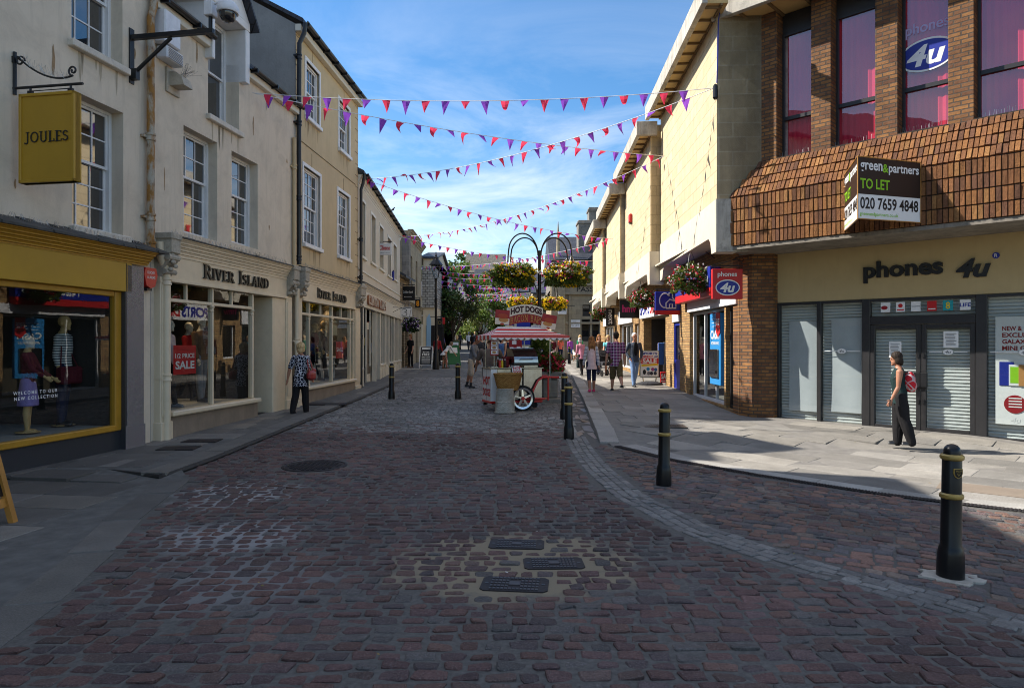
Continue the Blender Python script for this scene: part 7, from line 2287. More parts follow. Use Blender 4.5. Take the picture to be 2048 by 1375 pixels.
hillh = [('hillside_building', 930, 1010, 150, 17.2, 14, 'brick_wall', 'far dark hall with a long solar panelled roof on the hill', 5.0, 'slate_old', (), True, 10.0), ('hillside_building', 948, 990, 128, 11.8, 12, 'render_grey', 'far slate roofed house low on the hill under the bunting', 4.4, 'slate', win_row(2, 9.3, 10.8), True, 4.0),
   ('hillside_building', 905, 950, 140, 12.2, 12, 'render_pale', 'far pale house with a dark roof on the left of the hill', 3.0, 'slate', win_row(2, 9.3, 11.0), True, 4.5), ('hillside_building', 985, 1030, 138, 13.2, 12, 'stone_grey', 'far grey house with a dark roof on the right of the hill', 3.0, 'slate', win_row(2, 10, 11.6), True, 4.5)]
for nm, a, b, Y, zt_, dp, mt, lb, rs_, rf, wn, rsd, zb in hillh: box_house(nm, a, b, Y, zt_, dp, mt, lb, rs_, rf, wn, run_side=rsd, zb=zb)
# hill behind
vs, fs = [], []
nx, ny = 60, 14
for j in range(ny):
 for i in range(nx):
  x = -260 + 520 * i / (nx - 1); y = 118 + 20 * j
  z = 3 + 19 * sstep(118, 250, y) * (.75 + .25 * math.sin(x * .018 + 1.2) + .12 * math.sin(x * .07)) - .004 * abs(x)
  vs.append((x, y, z))
for j in range(ny - 1):
 for i in range(nx - 1): fs.append((j * nx + i, j * nx + i + 1, (j + 1) * nx + i + 1, (j + 1) * nx + i))
o = raw_mesh('hill', vs, fs, MT['hill'], smooth=True); o['kind'] = 'structure'
def tree(px, Y, zc_, rx, rz, seed, label, n=4200, ls=.16, pal=GREEN_D, zb=None, trunk_r=.12, group='trees along the far street'):
 pal = [tuple(c * 1.2 for c in p) for p in pal]
 x = ray(px) * Y; z0 = g(x, Y) if zb is None else zb
 o = empty('tree', (x, Y, z0), 0, label, 'tree', group)
 r_ = np.random.RandomState(seed); rr = random.Random(seed)
 m = MB(); cz = zc_ - z0
 m.tube([(0, 0, -.2), (.05, 0, cz * .35), (-.04, .03, cz * .7), (0, 0, cz)], [trunk_r, trunk_r * .8, trunk_r * .6, trunk_r * .3], 8)
 cl = []
 for k in range(16):
  an = k * 2.4; t_ = rr.uniform(.45, .85); le = rr.uniform(.45, .95)
  e = Vector((math.cos(an) * rx * le, math.sin(an) * rx * le, cz + rz * rr.uniform(-.75, .85)))
  m.tube([(0, 0, cz * t_ - rz * .3), e * .5 + Vector((0, 0, (cz * t_ - rz * .3) * .5 + .15)), e], [trunk_r * .45, trunk_r * .3, .012], 5)
  cr_ = rr.uniform(.26, .46)
  q = blob_pts(n // 16, rx * cr_, rx * cr_, rz * cr_ * .9, seed * 31 + k, .35) + np.array(e)
  pc = [tuple(c * rr.uniform(.75, 1.3) for c in p) for p in pal]
  cl.append(leaf_cloud(q, ls, pc, seed + k))
 m.build('trunk', MT['bark'], o, smooth=True)
 cloud_obj('crown', MT['leaf'], cl, o)
 return o
tree(906, 50, 4.2, 1.75, 1.65, 3, 'dark round street tree on a thin trunk past the street lamp', 4200, .11, [(.05, .085, .02), (.075, .115, .028), (.035, .06, .016)])
tree(962, 72, 4.3, 3.0, 2.3, 4, 'bright green spreading tree left of the hot dog sign', 7500, .15, GREEN)
tree(900, 118, 13.6, 3.0, 2.6, 5, 'tall green far tree rising behind the street lamp', 3600, .30, GREEN, zb=5, trunk_r=.25, group=None)
tree(985, 124, 12.2, 4.0, 3.0, 6, 'green far tree below the big flower basket', 3000, .30, GREEN, zb=5, trunk_r=.25, group=None)
tree(858, 150, 15.5, 5, 3.6, 7, 'wide far tree on the hill behind the slate hung house', 3200, .4, GREEN_D, zb=7, trunk_r=.3, group=None)
tree(945, 190, 22.5, 6, 3.5, 8, 'far tree on the crest of the hill above the solar roofed hall', 2600, .4, GREEN_D, zb=14, trunk_r=.3, group=None)
tree(1040, 160, 15, 7, 4, 9, 'far tree on the hill behind the cream houses', 2600, .4, GREEN_D, zb=7, trunk_r=.3, group=None)
# ------------------------------------------------------------------ people
def rem(o, v, sm=4):
 r_ = o.modifiers.new('surface', 'REMESH'); r_.mode = 'VOXEL'; r_.voxel_size = v; r_.use_smooth_shade = True
 s_ = o.modifiers.new('smooth', 'SMOOTH'); s_.factor = .5; s_.iterations = sm
 return o
def limb(m, pts, rs, n=10):
 m.tube(pts, rs, n)
 for p, r in ((pts[0], rs[0]), (pts[-1], rs[-1])): m.ball(p, r, n, 6)
 for p, r in zip(pts[1:-1], rs[1:-1]): m.ball(p, r * .99, n, 6)
def stack(m, rows, n=14):
 """closed surface through elliptical rings (centre, half width, half depth)"""
 vs, fs = [], []
 for c, a, b in rows:
  for k in range(n):
   an = 2 * math.pi * k / n
   vs.append((c[0] + a * math.cos(an), c[1] + b * math.sin(an), c[2]))
 for i in range(len(rows) - 1):
  for k in range(n):
   j = (k + 1) % n
   fs.append((i * n + k, i * n + j, (i + 1) * n + j, (i + 1) * n + k))
 fs.append(tuple(range(n - 1, -1, -1))); fs.append(tuple(range((len(rows) - 1) * n, len(rows) * n)))
 m.add(vs, fs)
def person(pos, h, rz, label, top='c_grey', legs='c_navy', shoes='c_black', hairm='h_brown', skin='skin', sleeve=.55, leglen=1.0, female=False, lean=0.0, pose=None, arms=None,
   hair='short', flare=1.0, topmat2=None, head=(0, 0), hem=.0, voxel=.013, group=None, cat='person', name='person', dress=False, wide=1.0, base=None, bulk=1.0, sock=False):
 o = empty(name, pos, rz, label, cat, group)
 s = h / 1.75
 LP_ = pose or ((.25, .10), (-.22, .15))
 AP = arms or ((.15, .14, .25), (-.12, .14, .2))
 hw = (.095 if not female else .09) * s * bulk
 def v(x, y, z): return Vector((x * s, y * s, z * s))
 sl, cl = math.sin(lean), math.cos(lean)
 leg = []
 for sx, (hf, kf) in zip((-1, 1), LP_):
  hp = Vector((sx * .088 * s, 0, 0))
  kn = hp + Vector((sx * .01, -math.sin(hf), -math.cos(hf))) * .435 * s
  an = kn + Vector((0, -math.sin(hf - kf), -math.cos(hf - kf))) * .41 * s
  leg.append([hp, kn, an])
 low = min(l[2].z for l in leg) - .075 * s
 up_ = Vector((0, 0, -low))
 leg = [[p + up_ for p in l] for l in leg]
 hip = up_
 T = lambda y, z, x=0: hip + Vector((x * s, (y * cl - z * sl) * s, (z * cl + y * sl) * s))
 wsh = .175 if female else .205
 wsh *= bulk
 # ---- body, one surface
 m = MB()
 tw = (.125, .10, .115, .135) if female else (.125, .118, .14, .155)
 stack(m, [(T(0, -.09), .09 * s, .075 * s), (T(0, -.02), tw[0] * s * bulk, .095 * s), (T(0, .14), tw[1] * s * bulk, .085 * s * bulk), (T(-.01, .32), tw[2] * s * bulk, .10 * s * bulk), (T(0, .46), tw[3] * s * bulk, .095 * s), (T(.01, .54), .09 * s, .07 * s), (T(.01, .58), .055 * s, .055 * s)])
 limb(m, [T(.012, .52), T(-.005, .62)], [.056 * s, .050 * s])
 hc = T(-.02 - .10 * math.sin(head[0]), .715 - .03 * (1 - math.cos(head[0])))
 HM = Matrix.Translation(hc) @ Matrix.Rotation(head[1], 4, 'Z') @ Matrix.Rotation(lean * .5 + head[0], 4, 'X')
 m.M = HM
 m.ball((0, .008 * s, .025 * s), .088 * s, 14, 10, (.90, 1.08, 1.10)); m.ball((0, -.022 * s, -.045 * s), .062 * s, 12, 8, (.95, 1.0, 1.12))
 m.ball((0, -.092 * s, -.012 * s), .015 * s, 8, 6, (.8, 1.1, 1.7)); m.ball((0, -.074 * s, .028 * s), .03 * s, 8, 6, (1.8, .5, .45)); m.ball((0, -.080 * s, -.058 * s), .018 * s, 8, 6, (1.5, .55, .5)); m.ball((0, -.07 * s, -.10 * s), .022 * s, 8, 6)
 for sx in (-1, 1): m.ball((sx * .083 * s, .012 * s, -.012 * s), .022 * s, 8, 6, (.45, .8, 1.35))
 m.M = None
 for l in leg:
  limb(m, [l[0], l[0].lerp(l[1], .5), l[1]], [.080 * s * bulk, .070 * s * bulk, .052 * s])
  limb(m, [l[1], l[1].lerp(l[2], .35) + Vector((0, .012 * s, 0)), l[2]], [.052 * s, .056 * s * bulk, .036 * s])
  limb(m, [l[2] + Vector((0, .02 * s, -.04 * s)), l[2] + Vector((0, -.12 * s, -.052 * s))], [.034 * s, .024 * s])
 arm = []
 for sx, A_ in zip((-1, 1), AP):
  fl, ab, el = A_[:3]; tw_ = A_[3] if len(A_) > 3 else 0.0
  sh = T(.0, .475, sx * (wsh - .02))
  fl2 = fl - lean * .0
  d1 = Vector((sx * math.sin(ab), -math.sin(fl2) * math.cos(ab), -math.cos(fl2) * math.cos(ab)))
  e_ = sh + d1 * .29 * s
  d2 = Vector((sx * math.sin(ab) * .6 - sx * tw_, -math.sin(fl2 + el), -math.cos(fl2 + el))).normalized()
  w_ = e_ + d2 * .255 * s
  arm.append((sh, e_, w_, d2, sx))
  limb(m, [sh, sh.lerp(e_, .5), e_], [.056 * s * bulk, .046 * s * bulk, .038 * s])
  limb(m, [e_, e_.lerp(w_, .3), w_], [.039 * s, .040 * s, .025 * s])
  # hand: palm, four fingers of unequal length, thumb
  f_ = Vector((0, -1, 0)); f_ = (f_ - d2 * f_.dot(d2)).normalized(); sd_ = d2.cross(f_)
  pc_ = w_ + d2 * .045 * s
  limb(m, [w_, pc_ + d2 * .015 * s], [.024 * s, .030 * s], 8)
  for k, fln in enumerate((.068, .078, .072, .056)):
   b_ = pc_ + d2 * .03 * s + f_ * (.030 - .020 * k) * s
   k1 = b_ + d2 * fln * .55 * s; k2 = k1 + (d2 * .8 - sd_ * sx * .45).normalized() * fln * .5 * s
   limb(m, [b_, k1, k2], [.0105 * s, .0095 * s, .008 * s], 6)
  t0 = w_ + d2 * .02 * s + f_ * .02 * s
  limb(m, [t0, t0 + (d2 * .6 + f_ * .8).normalized() * .035 * s, t0 + (d2 * .9 + f_ * .6).normalized() * .065 * s], [.013 * s, .011 * s, .009 * s], 6)
 if base: m.lathe([(.16, 0), (.16, .012), (.01, .014)], 20)
 rem(m.build('body', MT[skin], o, fix=False), voxel * .85, 3)
 # ---- clothes
 k = 1.0
 if top:
  m = MB(); q_ = 1.16 * bulk
  hz = -.06 - hem
  stack(m, [(T(0, hz), (tw[0] + .02 + .06 * (flare - 1)) * s * q_, .122 * s * flare), (T(0, hz * .4), (tw[0] + .012) * s * q_, .118 * s * flare), (T(0, .14), (tw[1] + .012 * flare) * s * q_, .108 * s * bulk * flare), (T(-.012, .32), tw[2] * s * q_, .122 * s * bulk), (T(0, .44), (tw[3] + .012) * s * q_, .112 * s), (T(.01, .52), .115 * s, .085 * s), (T(.008, .555), .066 * s, .066 * s)])
  m2 = MB() if topmat2 else None; mt = m; m = m2 or m
  for sh, e_, w_, d2, sx in arm:
   if sleeve <= 0: continue
   if sleeve <= .5:
    limb(m, [T(0, .455, sx * wsh * .7), sh, sh.lerp(e_, sleeve * 2)], [.066 * s, .064 * s * bulk, .060 * s * bulk])
   else:
    limb(m, [T(0, .455, sx * wsh * .7), sh, sh.lerp(e_, .5), e_], [.066 * s, .064 * s * bulk, .054 * s * bulk, .050 * s]); limb(m, [e_, e_.lerp(w_, (sleeve - .5) * 2)], [.052 * s, .040 * s])
  m = mt
  rem(m.build('top', MT[top], o, fix=False), voxel, 4)
  if m2: rem(m2.build('sleeves', MT[topmat2], o, fix=False), voxel, 3)
 if legs:
  m = MB()
  stack(m, [(T(0, .06), (tw[0] + .008) * s * bulk, .103 * s), (T(0, -.02), (tw[0] + .022) * s * bulk, .112 * s), (T(0, -.09), .125 * s * bulk, .10 * s), (T(0, -.13), .09 * s, .08 * s)])
  for l in leg:
   t_ = leglen
   a_ = .094 * s * bulk
   kw = .066 * wide * s; aw = .052 * wide * s
   if t_ <= .5:
    limb(m, [l[0], l[0].lerp(l[1], t_ * 2)], [a_, a_ * .92 * max(1, wide * .9)])
   else:
    limb(m, [l[0], l[0].lerp(l[1], .5), l[1]], [a_, .082 * s * bulk * max(1, wide * .85), kw]); e2 = l[1].lerp(l[2], min(1.08, (t_ - .5) * 2)); limb(m, [l[1], l[1].lerp(e2, .4) + Vector((0, .008 * s, 0)), e2], [kw, kw * 1.02, aw])
  if dress:
   stack(m, [(T(0, .0), .15 * s, .12 * s), (T(0, -.2), .18 * s, .15 * s), (T(0, -.44), .205 * s, .17 * s)])
  rem(m.build('trousers' if not dress else 'skirt', MT[legs], o, fix=False), voxel, 4)
 if shoes:
  m = MB()
  for l in leg:
   a_ = l[2]
   limb(m, [a_ + Vector((0, .035 * s, -.035 * s)), a_ + Vector((0, -.04 * s, -.040 * s)), a_ + Vector((0, -.135 * s, -.052 * s))], [.042 * s, .042 * s, .033 * s])
   m.box(a_.x - .045 * s, a_.x + .045 * s, a_.y - .16 * s, a_.y + .07 * s, a_.z - .080 * s, a_.z - .062 * s)
  rem(m.build('shoes', MT[shoes], o, fix=False), voxel * .85, 2)
  if sock:
   m = MB()
   for l in leg: limb(m, [l[2], l[2].lerp(l[1], .22)], [.044 * s, .050 * s])
   rem(m.build('socks', MT['c_charcoal'], o, fix=False), voxel, 2)
 if hair != 'none':
  m = MB(); m.M = HM
  if hair == 'bald':
   m.ball((0, .02 * s, .018 * s), .090 * s, 14, 10, (.92, 1.05, .70))
  else:
   m.ball((0, (.032 if hair == 'short' else .020) * s, .048 * s), (.098 if hair == 'short' else .104) * s, 14, 10, (.94, 1.0, 1.0)); m.ball((0, .062 * s, -.01 * s), .07 * s, 10, 8, (1.1, .75, 1.1))
  if hair in ('bob', 'long', 'curly'):
   for sx in (-1, 1): m.ball((sx * .068 * s, .026 * s, -.03 * s), .050 * s, 10, 8, (.75, 1.1, 1.6))
   m.ball((0, .07 * s, -.05 * s), .075 * s, 10, 8, (1.1, .75, 1.2))
   if hair == 'curly': m.ball((0, .03 * s, .04 * s), .105 * s, 12, 8, (1.05, 1.1, 1.0))
  if hair == 'long':
   for sx in (-.6, 0, .6): limb(m, [(sx * .07 * s, .07 * s, -.04 * s), (sx * .10 * s, .10 * s, -.17 * s), (sx * .12 * s, .095 * s, -.31 * s)], [.07 * s, .062 * s, .03 * s])
  rem(m.build('hair', MT[hairm], o, fix=False), voxel * .9, 3)
  m = MB(); m.M = HM
  for sx in (-1, 1): m.ball((sx * .032 * s, -.082 * s, .008 * s), .009 * s, 8, 6, (1.2, .6, .8))
  m.build('eyes', MT['black_sign'], o)
 return o, dict(arm=[(o.matrix_basis @ a[2], o.matrix_basis @ (a[2] + a[3] * .08 * s)) for a in arm], T=lambda *a: o.matrix_basis @ T(*a), s=s)
gp = gpt
UPR = .087
# woman passing the closed phone shop
p = gp(1800, 889, UPR - .0)
wr, K = person(p, 1.52, R(-112), 'woman in a dark sleeveless top and wide black trousers passing the closed phone shop', 'c_teal_dark', 'c_black', 'leather_black', 'h_dark', 'skin_tan', 0, 1.06, True, .06, ((.06, .05), (-.13, .16)), ((-.02, .10, .25), (.10, .12, .35)), 'bob', 1.06, head=(.05, 0), hem=.08, voxel=.0095, wide=1.5, bulk=1.14)
def backpack(c, rz, mat, label, sc_=1.0, cat='backpack'):
 o = empty('backpack', c, rz, label, cat)
 m = MB(); s = sc_
 m.ball((0, .0, 0), .17 * s, 14, 10, (.95, .62, 1.15)); m.ball((0, .02, -.08 * s), .15 * s, 12, 8, (1.05, .7, .8)); rem(m.build('bag', MT[mat], o, fix=False), .012, 3)
 m = MB()
 for sx in (-1, 1): m.tube([(sx * .10 * s, -.03 * s, .16 * s), (sx * .12 * s, -.16 * s, .20 * s), (sx * .13 * s, -.24 * s, .08 * s), (sx * .11 * s, -.10 * s, -.14 * s)], .016 * s, 6)
 m.build('strap', MT['leather_black'], o)
 return o
q_ = K['T'](.17, .28); backpack(q_, R(-112), 'c_redprint', 'red printed backpack worn by the woman at the closed phone shop', .92)
h_ = K['arm'][1][1]
ph = empty('mobile_phone', h_, R(-112), 'dark mobile phone held by the woman at the closed phone shop', 'phone'); m = MB(); m.bbox(-.035, .035, -.006, .006, -.07, .07, .005); m.build('case', MT['plastic_dark'], ph); m = MB(); m.box(-.03, .03, -.008, -.0065, -.06, .06); m.build('screen', MT['pane_flat'], ph)
# woman on the left with a red handbag
p = gp(601, 829, .0)
wl, K = person(p, 1.60, R(172), 'blonde woman in a black and white patterned blouse walking away past the shop doorway', 'blouse', 'c_black', 'c_black', 'h_blonde', 'skin_tan', .42, 1.0, True, .03, ((.16, .05), (-.14, .30)), ((-.08, .10, .75), (-.30, .26, .18)), 'curly', 1.22, hem=.16, voxel=.0095, wide=1.3, bulk=1.08)
c_ = K['T'](-.02, .06, -.27)
hb = empty('handbag', c_, R(172), 'red leather shoulder bag carried by the blonde woman', 'handbag')
m = MB(); m.ball((0, 0, 0), .16, 14, 8, (.55, 1.1, .62)); m.ball((0, 0, -.05), .15, 12, 8, (.6, 1.15, .5)); m.ball((0, -.12, .09), .07, 10, 8, (.8, 1, .8)); rem(m.build('bag', MT['leather_red'], hb, fix=False), .011, 3)
m = MB(); m.tube([(0, -.1, .06), (.05, -.06, .30), (.09, .0, .44), (.06, .08, .30), (0, .1, .06)], .014, 6); m.build('strap', MT['leather_red'], hb)
# youth in shorts
p = gp(943, 775)
person(p, 1.70, R(72), 'youth in a grey hooded top and pale shorts looking down beside the food cart', 'c_grey', 'c_stone', 'c_charcoal', 'h_brown', 'skin_tan', .98, .56, False, .20, ((.10, .18), (-.22, .06)), ((.35, .10, .30), (.30, .12, .7)), head=(.65, 0), hem=.04, voxel=.012, wide=1.3, sock=True)
# people at and behind the cart
p = Vector((ray(979) * 17.4, 17.4, g(-.5, 17.4)))
person(p, 1.70, R(172), 'food seller in a brown grey shirt standing behind the hot dog cart', 'c_taupe', 'c_charcoal', 'c_black', 'h_brown', 'skin_tan', .36, 1, False, .16, ((.1, .1), (-.1, .1)), ((.35, .42, .3), (.25, .45, .25)), 'bald', head=(.1, 0), voxel=.013, bulk=1.18)
p = gp(971, 742); person(p, 1.74, R(20), 'bald man in a pale shirt facing the camera beyond the cart', 'c_stone', 'c_charcoal', 'c_black', 'h_grey', 'skin', .4, 1, False, 0, None, None, 'bald', voxel=.016)
p = gp(962, 749); _, K = person(p, 1.72, R(165), 'person with a big dark backpack walking away beyond the cart', 'c_navy', 'c_black', 'c_black', 'h_dark', 'skin', .6, 1, False, .05, ((.45, .1), (-.5, .9)), None, voxel=.016)
backpack(K['T'](.2, .30), R(165), 'c_charcoal', 'big charcoal backpack carried by the person walking away beyond the cart', 1.35)
p = gp(1014, 752); person(p, 1.68, R(-110), 'woman in a navy dress with bare arms beyond the cart menu board', 'c_navy', 'c_navy', 'c_black', 'h_auburn', 'skin', 0, .3, True, 0, None, ((.1, .1, .3), (0, .12, .2)), 'bob', dress=True, voxel=.016)
p = gp(1003, 750); person(p, 1.60, R(60), 'dark haired person in blue beyond the cart menu board', 'c_blue', 'c_navy', 'c_black', 'h_dark', 'skin', .4, 1, True, 0, None, None, 'bob', voxel=.016)
# right pavement
p = gp(1183, 783, UPR); person(p, 1.61, R(183), 'woman with long wavy hair in a pink top holding hands with a man in plaid', 'c_pale_pink', 'c_navy', 'c_hot_pink', 'h_auburn', 'skin_tan', .97, .74, True, .02, ((.18, .05), (-.12, .25)), ((-.12, .16, .12), (.10, .20, .10)), 'long', 1.28, 'stripe_sleeve', hem=.14, voxel=.012)
wst = kids(bpy.data.objects[-1]) if False else None
p = gp(1232, 781, UPR); person(p, 1.74, R(184), 'man in a purple plaid shirt and khaki shorts holding hands with the long haired woman', 'plaid', 'c_khaki', 'leather_black', 'h_dark', 'skin', .40, .66, False, .0, ((-.25, .5), (.16, .05)), ((.0, .12, .15), (.02, .2, .12)), flare=1.12, hem=.12, voxel=.012, wide=1.35, bulk=1.12)
p = gp(1269, 772, UPR); dnm, _ = person(p, 1.72, R(8), 'grey haired man in a denim jacket and jeans walking towards the camera', 'c_denim_dark', 'c_denim', 'leather_black', 'h_white', 'skin_tan', .97, 1.0, False, -.02, ((.32, .12), (-.28, .30)), ((-.25, .32, .95, .55), (-.2, .3, .9, .5)), head=(.1, 0), voxel=.012, wide=1.15, hem=.04)
jk = bpy.data.objects['Dummy'] if False else None
m = MB(); m.ball((0, -.118, 1.20), .10, 12, 10, (.8, .32, 2.3)); rem(m.build('shirt_front', MT['c_black'], dnm, fix=False), .012, 2)
p = gp(1163, 750, UPR); _, K = person(p, 1.52, R(200), 'older woman in a pale pink top with grey hair stooping as she walks', 'c_pink', 'c_black', 'c_black', 'h_grey', 'skin', .75, 1, True, .22, None, ((.2, .1, .5), (.05, .1, .3)), 'bob', 1.15, hem=.1, voxel=.014)
c_ = K['arm'][0][1] + Vector((-.05, 0, -.16))
sbg = empty('shopping_bag', c_, 0, 'dark shopping bag carried by the stooping woman in pink', 'bag'); m = MB(); m.bbox(-.17, .17, -.09, .09, -.28, .06, .04); m.build('bag', MT['c_teal_dark'], sbg); m = MB(); m.tube([(-.08, 0, .05), (0, 0, .17), (.08, 0, .05)], .008, 5); m.build('handle', MT['leather_black'], sbg)
p = gp(1198, 748, UPR); person(p, 1.62, R(5), 'woman with long auburn hair behind the couple holding hands', 'c_brown', 'c_navy', 'c_black', 'h_auburn', 'skin', .3, 1, True, 0, None, None, 'long', voxel=.015)
p = gp(1216, 750, UPR); person(p, 1.60, R(-8), 'woman in a turquoise vest with a dark skirt pushing a pram', 'c_turquoise', 'c_black', 'c_black', 'h_blonde', 'skin', .2, .55, True, .05, None, ((.5, .1, .5), (.5, .1, .5)), 'curly', voxel=.015)
p = gp(1160, 728, UPR); person(p, 1.58, R(25), 'person in a green cardigan over black on the far right pavement', 'c_green', 'c_black', 'c_black', 'h_blonde', 'skin', .97, 1, True, 0, None, None, 'bob', voxel=.016)
p = gp(1140.5, 720, UPR); person(p, 1.45, R(175), 'person in a purple hooded jacket and blue shorts walking away', 'c_purple', 'c_blue', 'c_charcoal', 'h_dark', 'skin', .97, .42, True, 0, None, None, 'short', voxel=.016, flare=1.15)
p = gp(1140.5, 712, UPR); person(p, 1.72, R(185), 'man in a pale blue shirt in front of the person in purple', 'c_white', 'c_navy', 'c_black', 'h_dark', 'skin', .4, 1, False, 0, None, None, voxel=.018)
p = gp(1121, 722, UPR); person(p, 1.50, R(180), 'person in a coral top and navy trousers walking away on the right pavement', 'c_coral', 'c_navy', 'c_black', 'h_auburn', 'skin', .4, 1, True, 0, None, None, 'long', voxel=.016, flare=1.1)
p = gp(1107, 722, UPR); person(p, 1.42, R(190), 'child in a dark top and pale striped trousers by the kerb', 'c_wine', 'c_pale_pink', 'c_black', 'h_dark', 'skin', .5, 1, True, 0, None, None, 'bob', voxel=.016)
# left and middle distance
p = gp(821, 735); person(p, 1.70, R(-35), 'person dressed all in black standing by the stone arch on the left', 'c_black', 'c_black', 'c_brown', 'h_auburn', 'skin', .36, 1, True, 0, ((.03, .03), (-.03, .03)), ((0, .1, .5), (.05, .14, .3)), 'bob', voxel=.014, wide=.95)
p = gp(889, 736); person(p, 1.50, R(130), 'stooping person in a loose white shirt and floral trousers beside the A-boards', 'c_white', 'c_floral', 'c_brown', 'h_streaked', 'skin', .7, 1, True, .75, ((.15, .1), (0, .1)), ((.5, .1, .2), (.5, .1, .2)), 'bob', 1.3, hem=.14, voxel=.014)
p = gp(874, 731); person(p, 1.66, R(150), 'person in a red jacket standing behind the white A-board', 'c_red', 'c_black', 'c_black', 'h_brown', 'skin', .97, 1, False, .05, None, None, voxel=.016)
far_p = [(905, 716, 'c_black', 'c_navy', 'h_dark', 'dark clad person sitting low beyond the green A-board, with a red scarf'), (914, 720, 'c_olive', 'c_black', 'h_blonde', 'person in an olive coat near the thin tree trunk'), (953, 716, 'c_blue', 'c_navy', 'h_brown', 'person in blue walking away just beyond the youth in shorts'), (945, 706, 'c_black', 'c_black', 'h_dark', 'far person in black in the crowd beyond the youth'),
   (937, 700, 'c_white', 'c_charcoal', 'h_grey', 'far pale shirted person at the left of the distant crowd'), (958, 700, 'c_red', 'c_black', 'h_dark', 'far person in a red top in the distant crowd'), (966, 702, 'c_navy', 'c_black', 'h_brown', 'far navy clad person at the right of the distant crowd'), (950, 697, 'c_grey', 'c_navy', 'h_blonde', 'far grey clad person in the middle of the distant crowd'),
   (928, 671, 'c_blue', 'c_denim', 'h_dark', 'tiny distant person in blue walking up the empty street'), (980, 706, 'c_turquoise', 'c_black', 'h_brown', 'far person in turquoise seen under the cart awning'), (1030, 712, 'c_charcoal', 'c_black', 'h_dark', 'far person in charcoal seen under the cart awning behind the red boards'), (884, 712, 'c_lilac', 'c_black', 'h_dark', 'far person in lilac beside the shop display on the left'), (920, 699, 'c_charcoal', 'c_black', 'h_brown', 'far charcoal clad person at the foot of the hill street'), (974, 697, 'c_mustard', 'c_navy', 'h_dark', 'far person in mustard behind the food seller'),
   (992, 699, 'c_pink', 'c_navy', 'h_blonde', 'far person in pink seen between the cart poles'), (1090, 704, 'c_black', 'c_denim', 'h_brown', 'far person in black and denim beyond the stone planter'), (941, 694, 'c_brown', 'c_black', 'h_grey', 'far brown clad person deep in the distant crowd'), (955, 692, 'c_navy', 'c_charcoal', 'h_dark', 'smallest navy clad person deep in the distant crowd')]
for i, (px, py, t_, l_, h_, lb) in enumerate(far_p):
 Yq = {671: 112}.get(py)
 p = gp(px, py) if Yq is None else Vector((ray(px) * Yq, Yq, g(0, Yq)))
 person(p, 1.66 if i else 1.3, R(180 + 40 * math.sin(i * 2.2)), lb, t_, l_, 'c_black', h_, 'skin', .6 if i % 2 else .97, 1, i % 3 == 0, .02, None, None, 'bob' if i % 2 else 'short', voxel=.022)
# dog
p = gp(1152, 722, UPR)
dg = empty('dog', p, R(200), 'small tan and white dog on a lead on the far right pavement', 'dog')
m = MB()
stack(m, [((0, .30, .40), .03, .03), ((0, .24, .40), .085, .09), ((0, .1, .39), .085, .10), ((0, -.1, .38), .10, .13), ((0, -.22, .40), .095, .13), ((0, -.30, .44), .05, .06)]) if False else None
limb(m, [(0, .26, .40), (0, .05, .39), (0, -.2, .38)], [.085, .095, .115]); limb(m, [(0, -.22, .43), (0, -.34, .56)], [.08, .06]); m.ball((0, -.38, .60), .075, 10, 8); limb(m, [(0, -.42, .58), (0, -.52, .56)], [.045, .028])
for sx in (-1, 1):
 limb(m, [(sx * .06, -.2, .32), (sx * .06, -.21, .17), (sx * .06, -.20, .03), (sx * .06, -.24, .02)], [.045, .03, .022, .022], 7); limb(m, [(sx * .06, .24, .36), (sx * .065, .18, .22), (sx * .065, .29, .13), (sx * .065, .26, .02), (sx * .065, .22, .02)], [.06, .04, .024, .022, .022], 7); limb(m, [(sx * .05, -.36, .65), (sx * .08, -.34, .58)], [.025, .015], 6)
limb(m, [(0, .32, .42), (0, .42, .52), (0, .44, .62)], [.025, .02, .012], 6)
rem(m.build('body', spots('tan and white coat', (.40, .24, .11), (.66, .62, .55), 4, .5), dg, fix=False), .014, 3)
# pram
p = gp(1209, 752, UPR)
pr = empty('pram', p, R(15), 'black pram pushed by the woman in turquoise', 'pram')
m = MB(); m.tube([(-.25, -.35, .12), (-.22, .2, .75), (-.22, .45, 1.0), (.22, .45, 1.0), (.22, .2, .75), (.25, -.35, .12)], .018, 6); m.tube([(-.25, .35, .12), (-.23, -.1, .55)], .016, 6); m.tube([(.25, .35, .12), (.23, -.1, .55)], .016, 6); m.tube([(-.25, .35, .12), (.25, .35, .12)], .014, 6); m.build('frame', MT['black_iron'], pr)
m = MB(); m.prism([(-.2, .2, .45), (-.2, -.25, .42), (-.2, -.35, .55), (-.2, .1, .58), (-.2, .3, .95), (-.2, .36, .9)], (.4, 0, 0)); m.build('seat', MT['c_charcoal'], pr)
m = MB()
for k in range(5): m.prism([(-.22, .34 - .02 * k, .92), (-.22, .28 - .11 * k, 1.02 - .012 * k * k), (-.22, .2 - .11 * k, 1.0 - .014 * k * k), (-.22, .3 - .02 * k, .9)], (.44, 0, 0))
m.build('hood', MT['c_black'], pr)
for x, y in ((-.27, -.38), (.27, -.38), (-.27, .36), (.27, .36)):
 m = MB(); m.lathe([(.12, -.02), (.13, 0), (.12, .02)], 14, (x, y, .13), 'x'); w_ = m.build('wheel', MT['rubber'], pr); m = MB(); m.lathe([(.07, -.026), (.07, .026)], 10, (x, y, .13), 'x'); m.build('hub', MT['stainless'], w_)
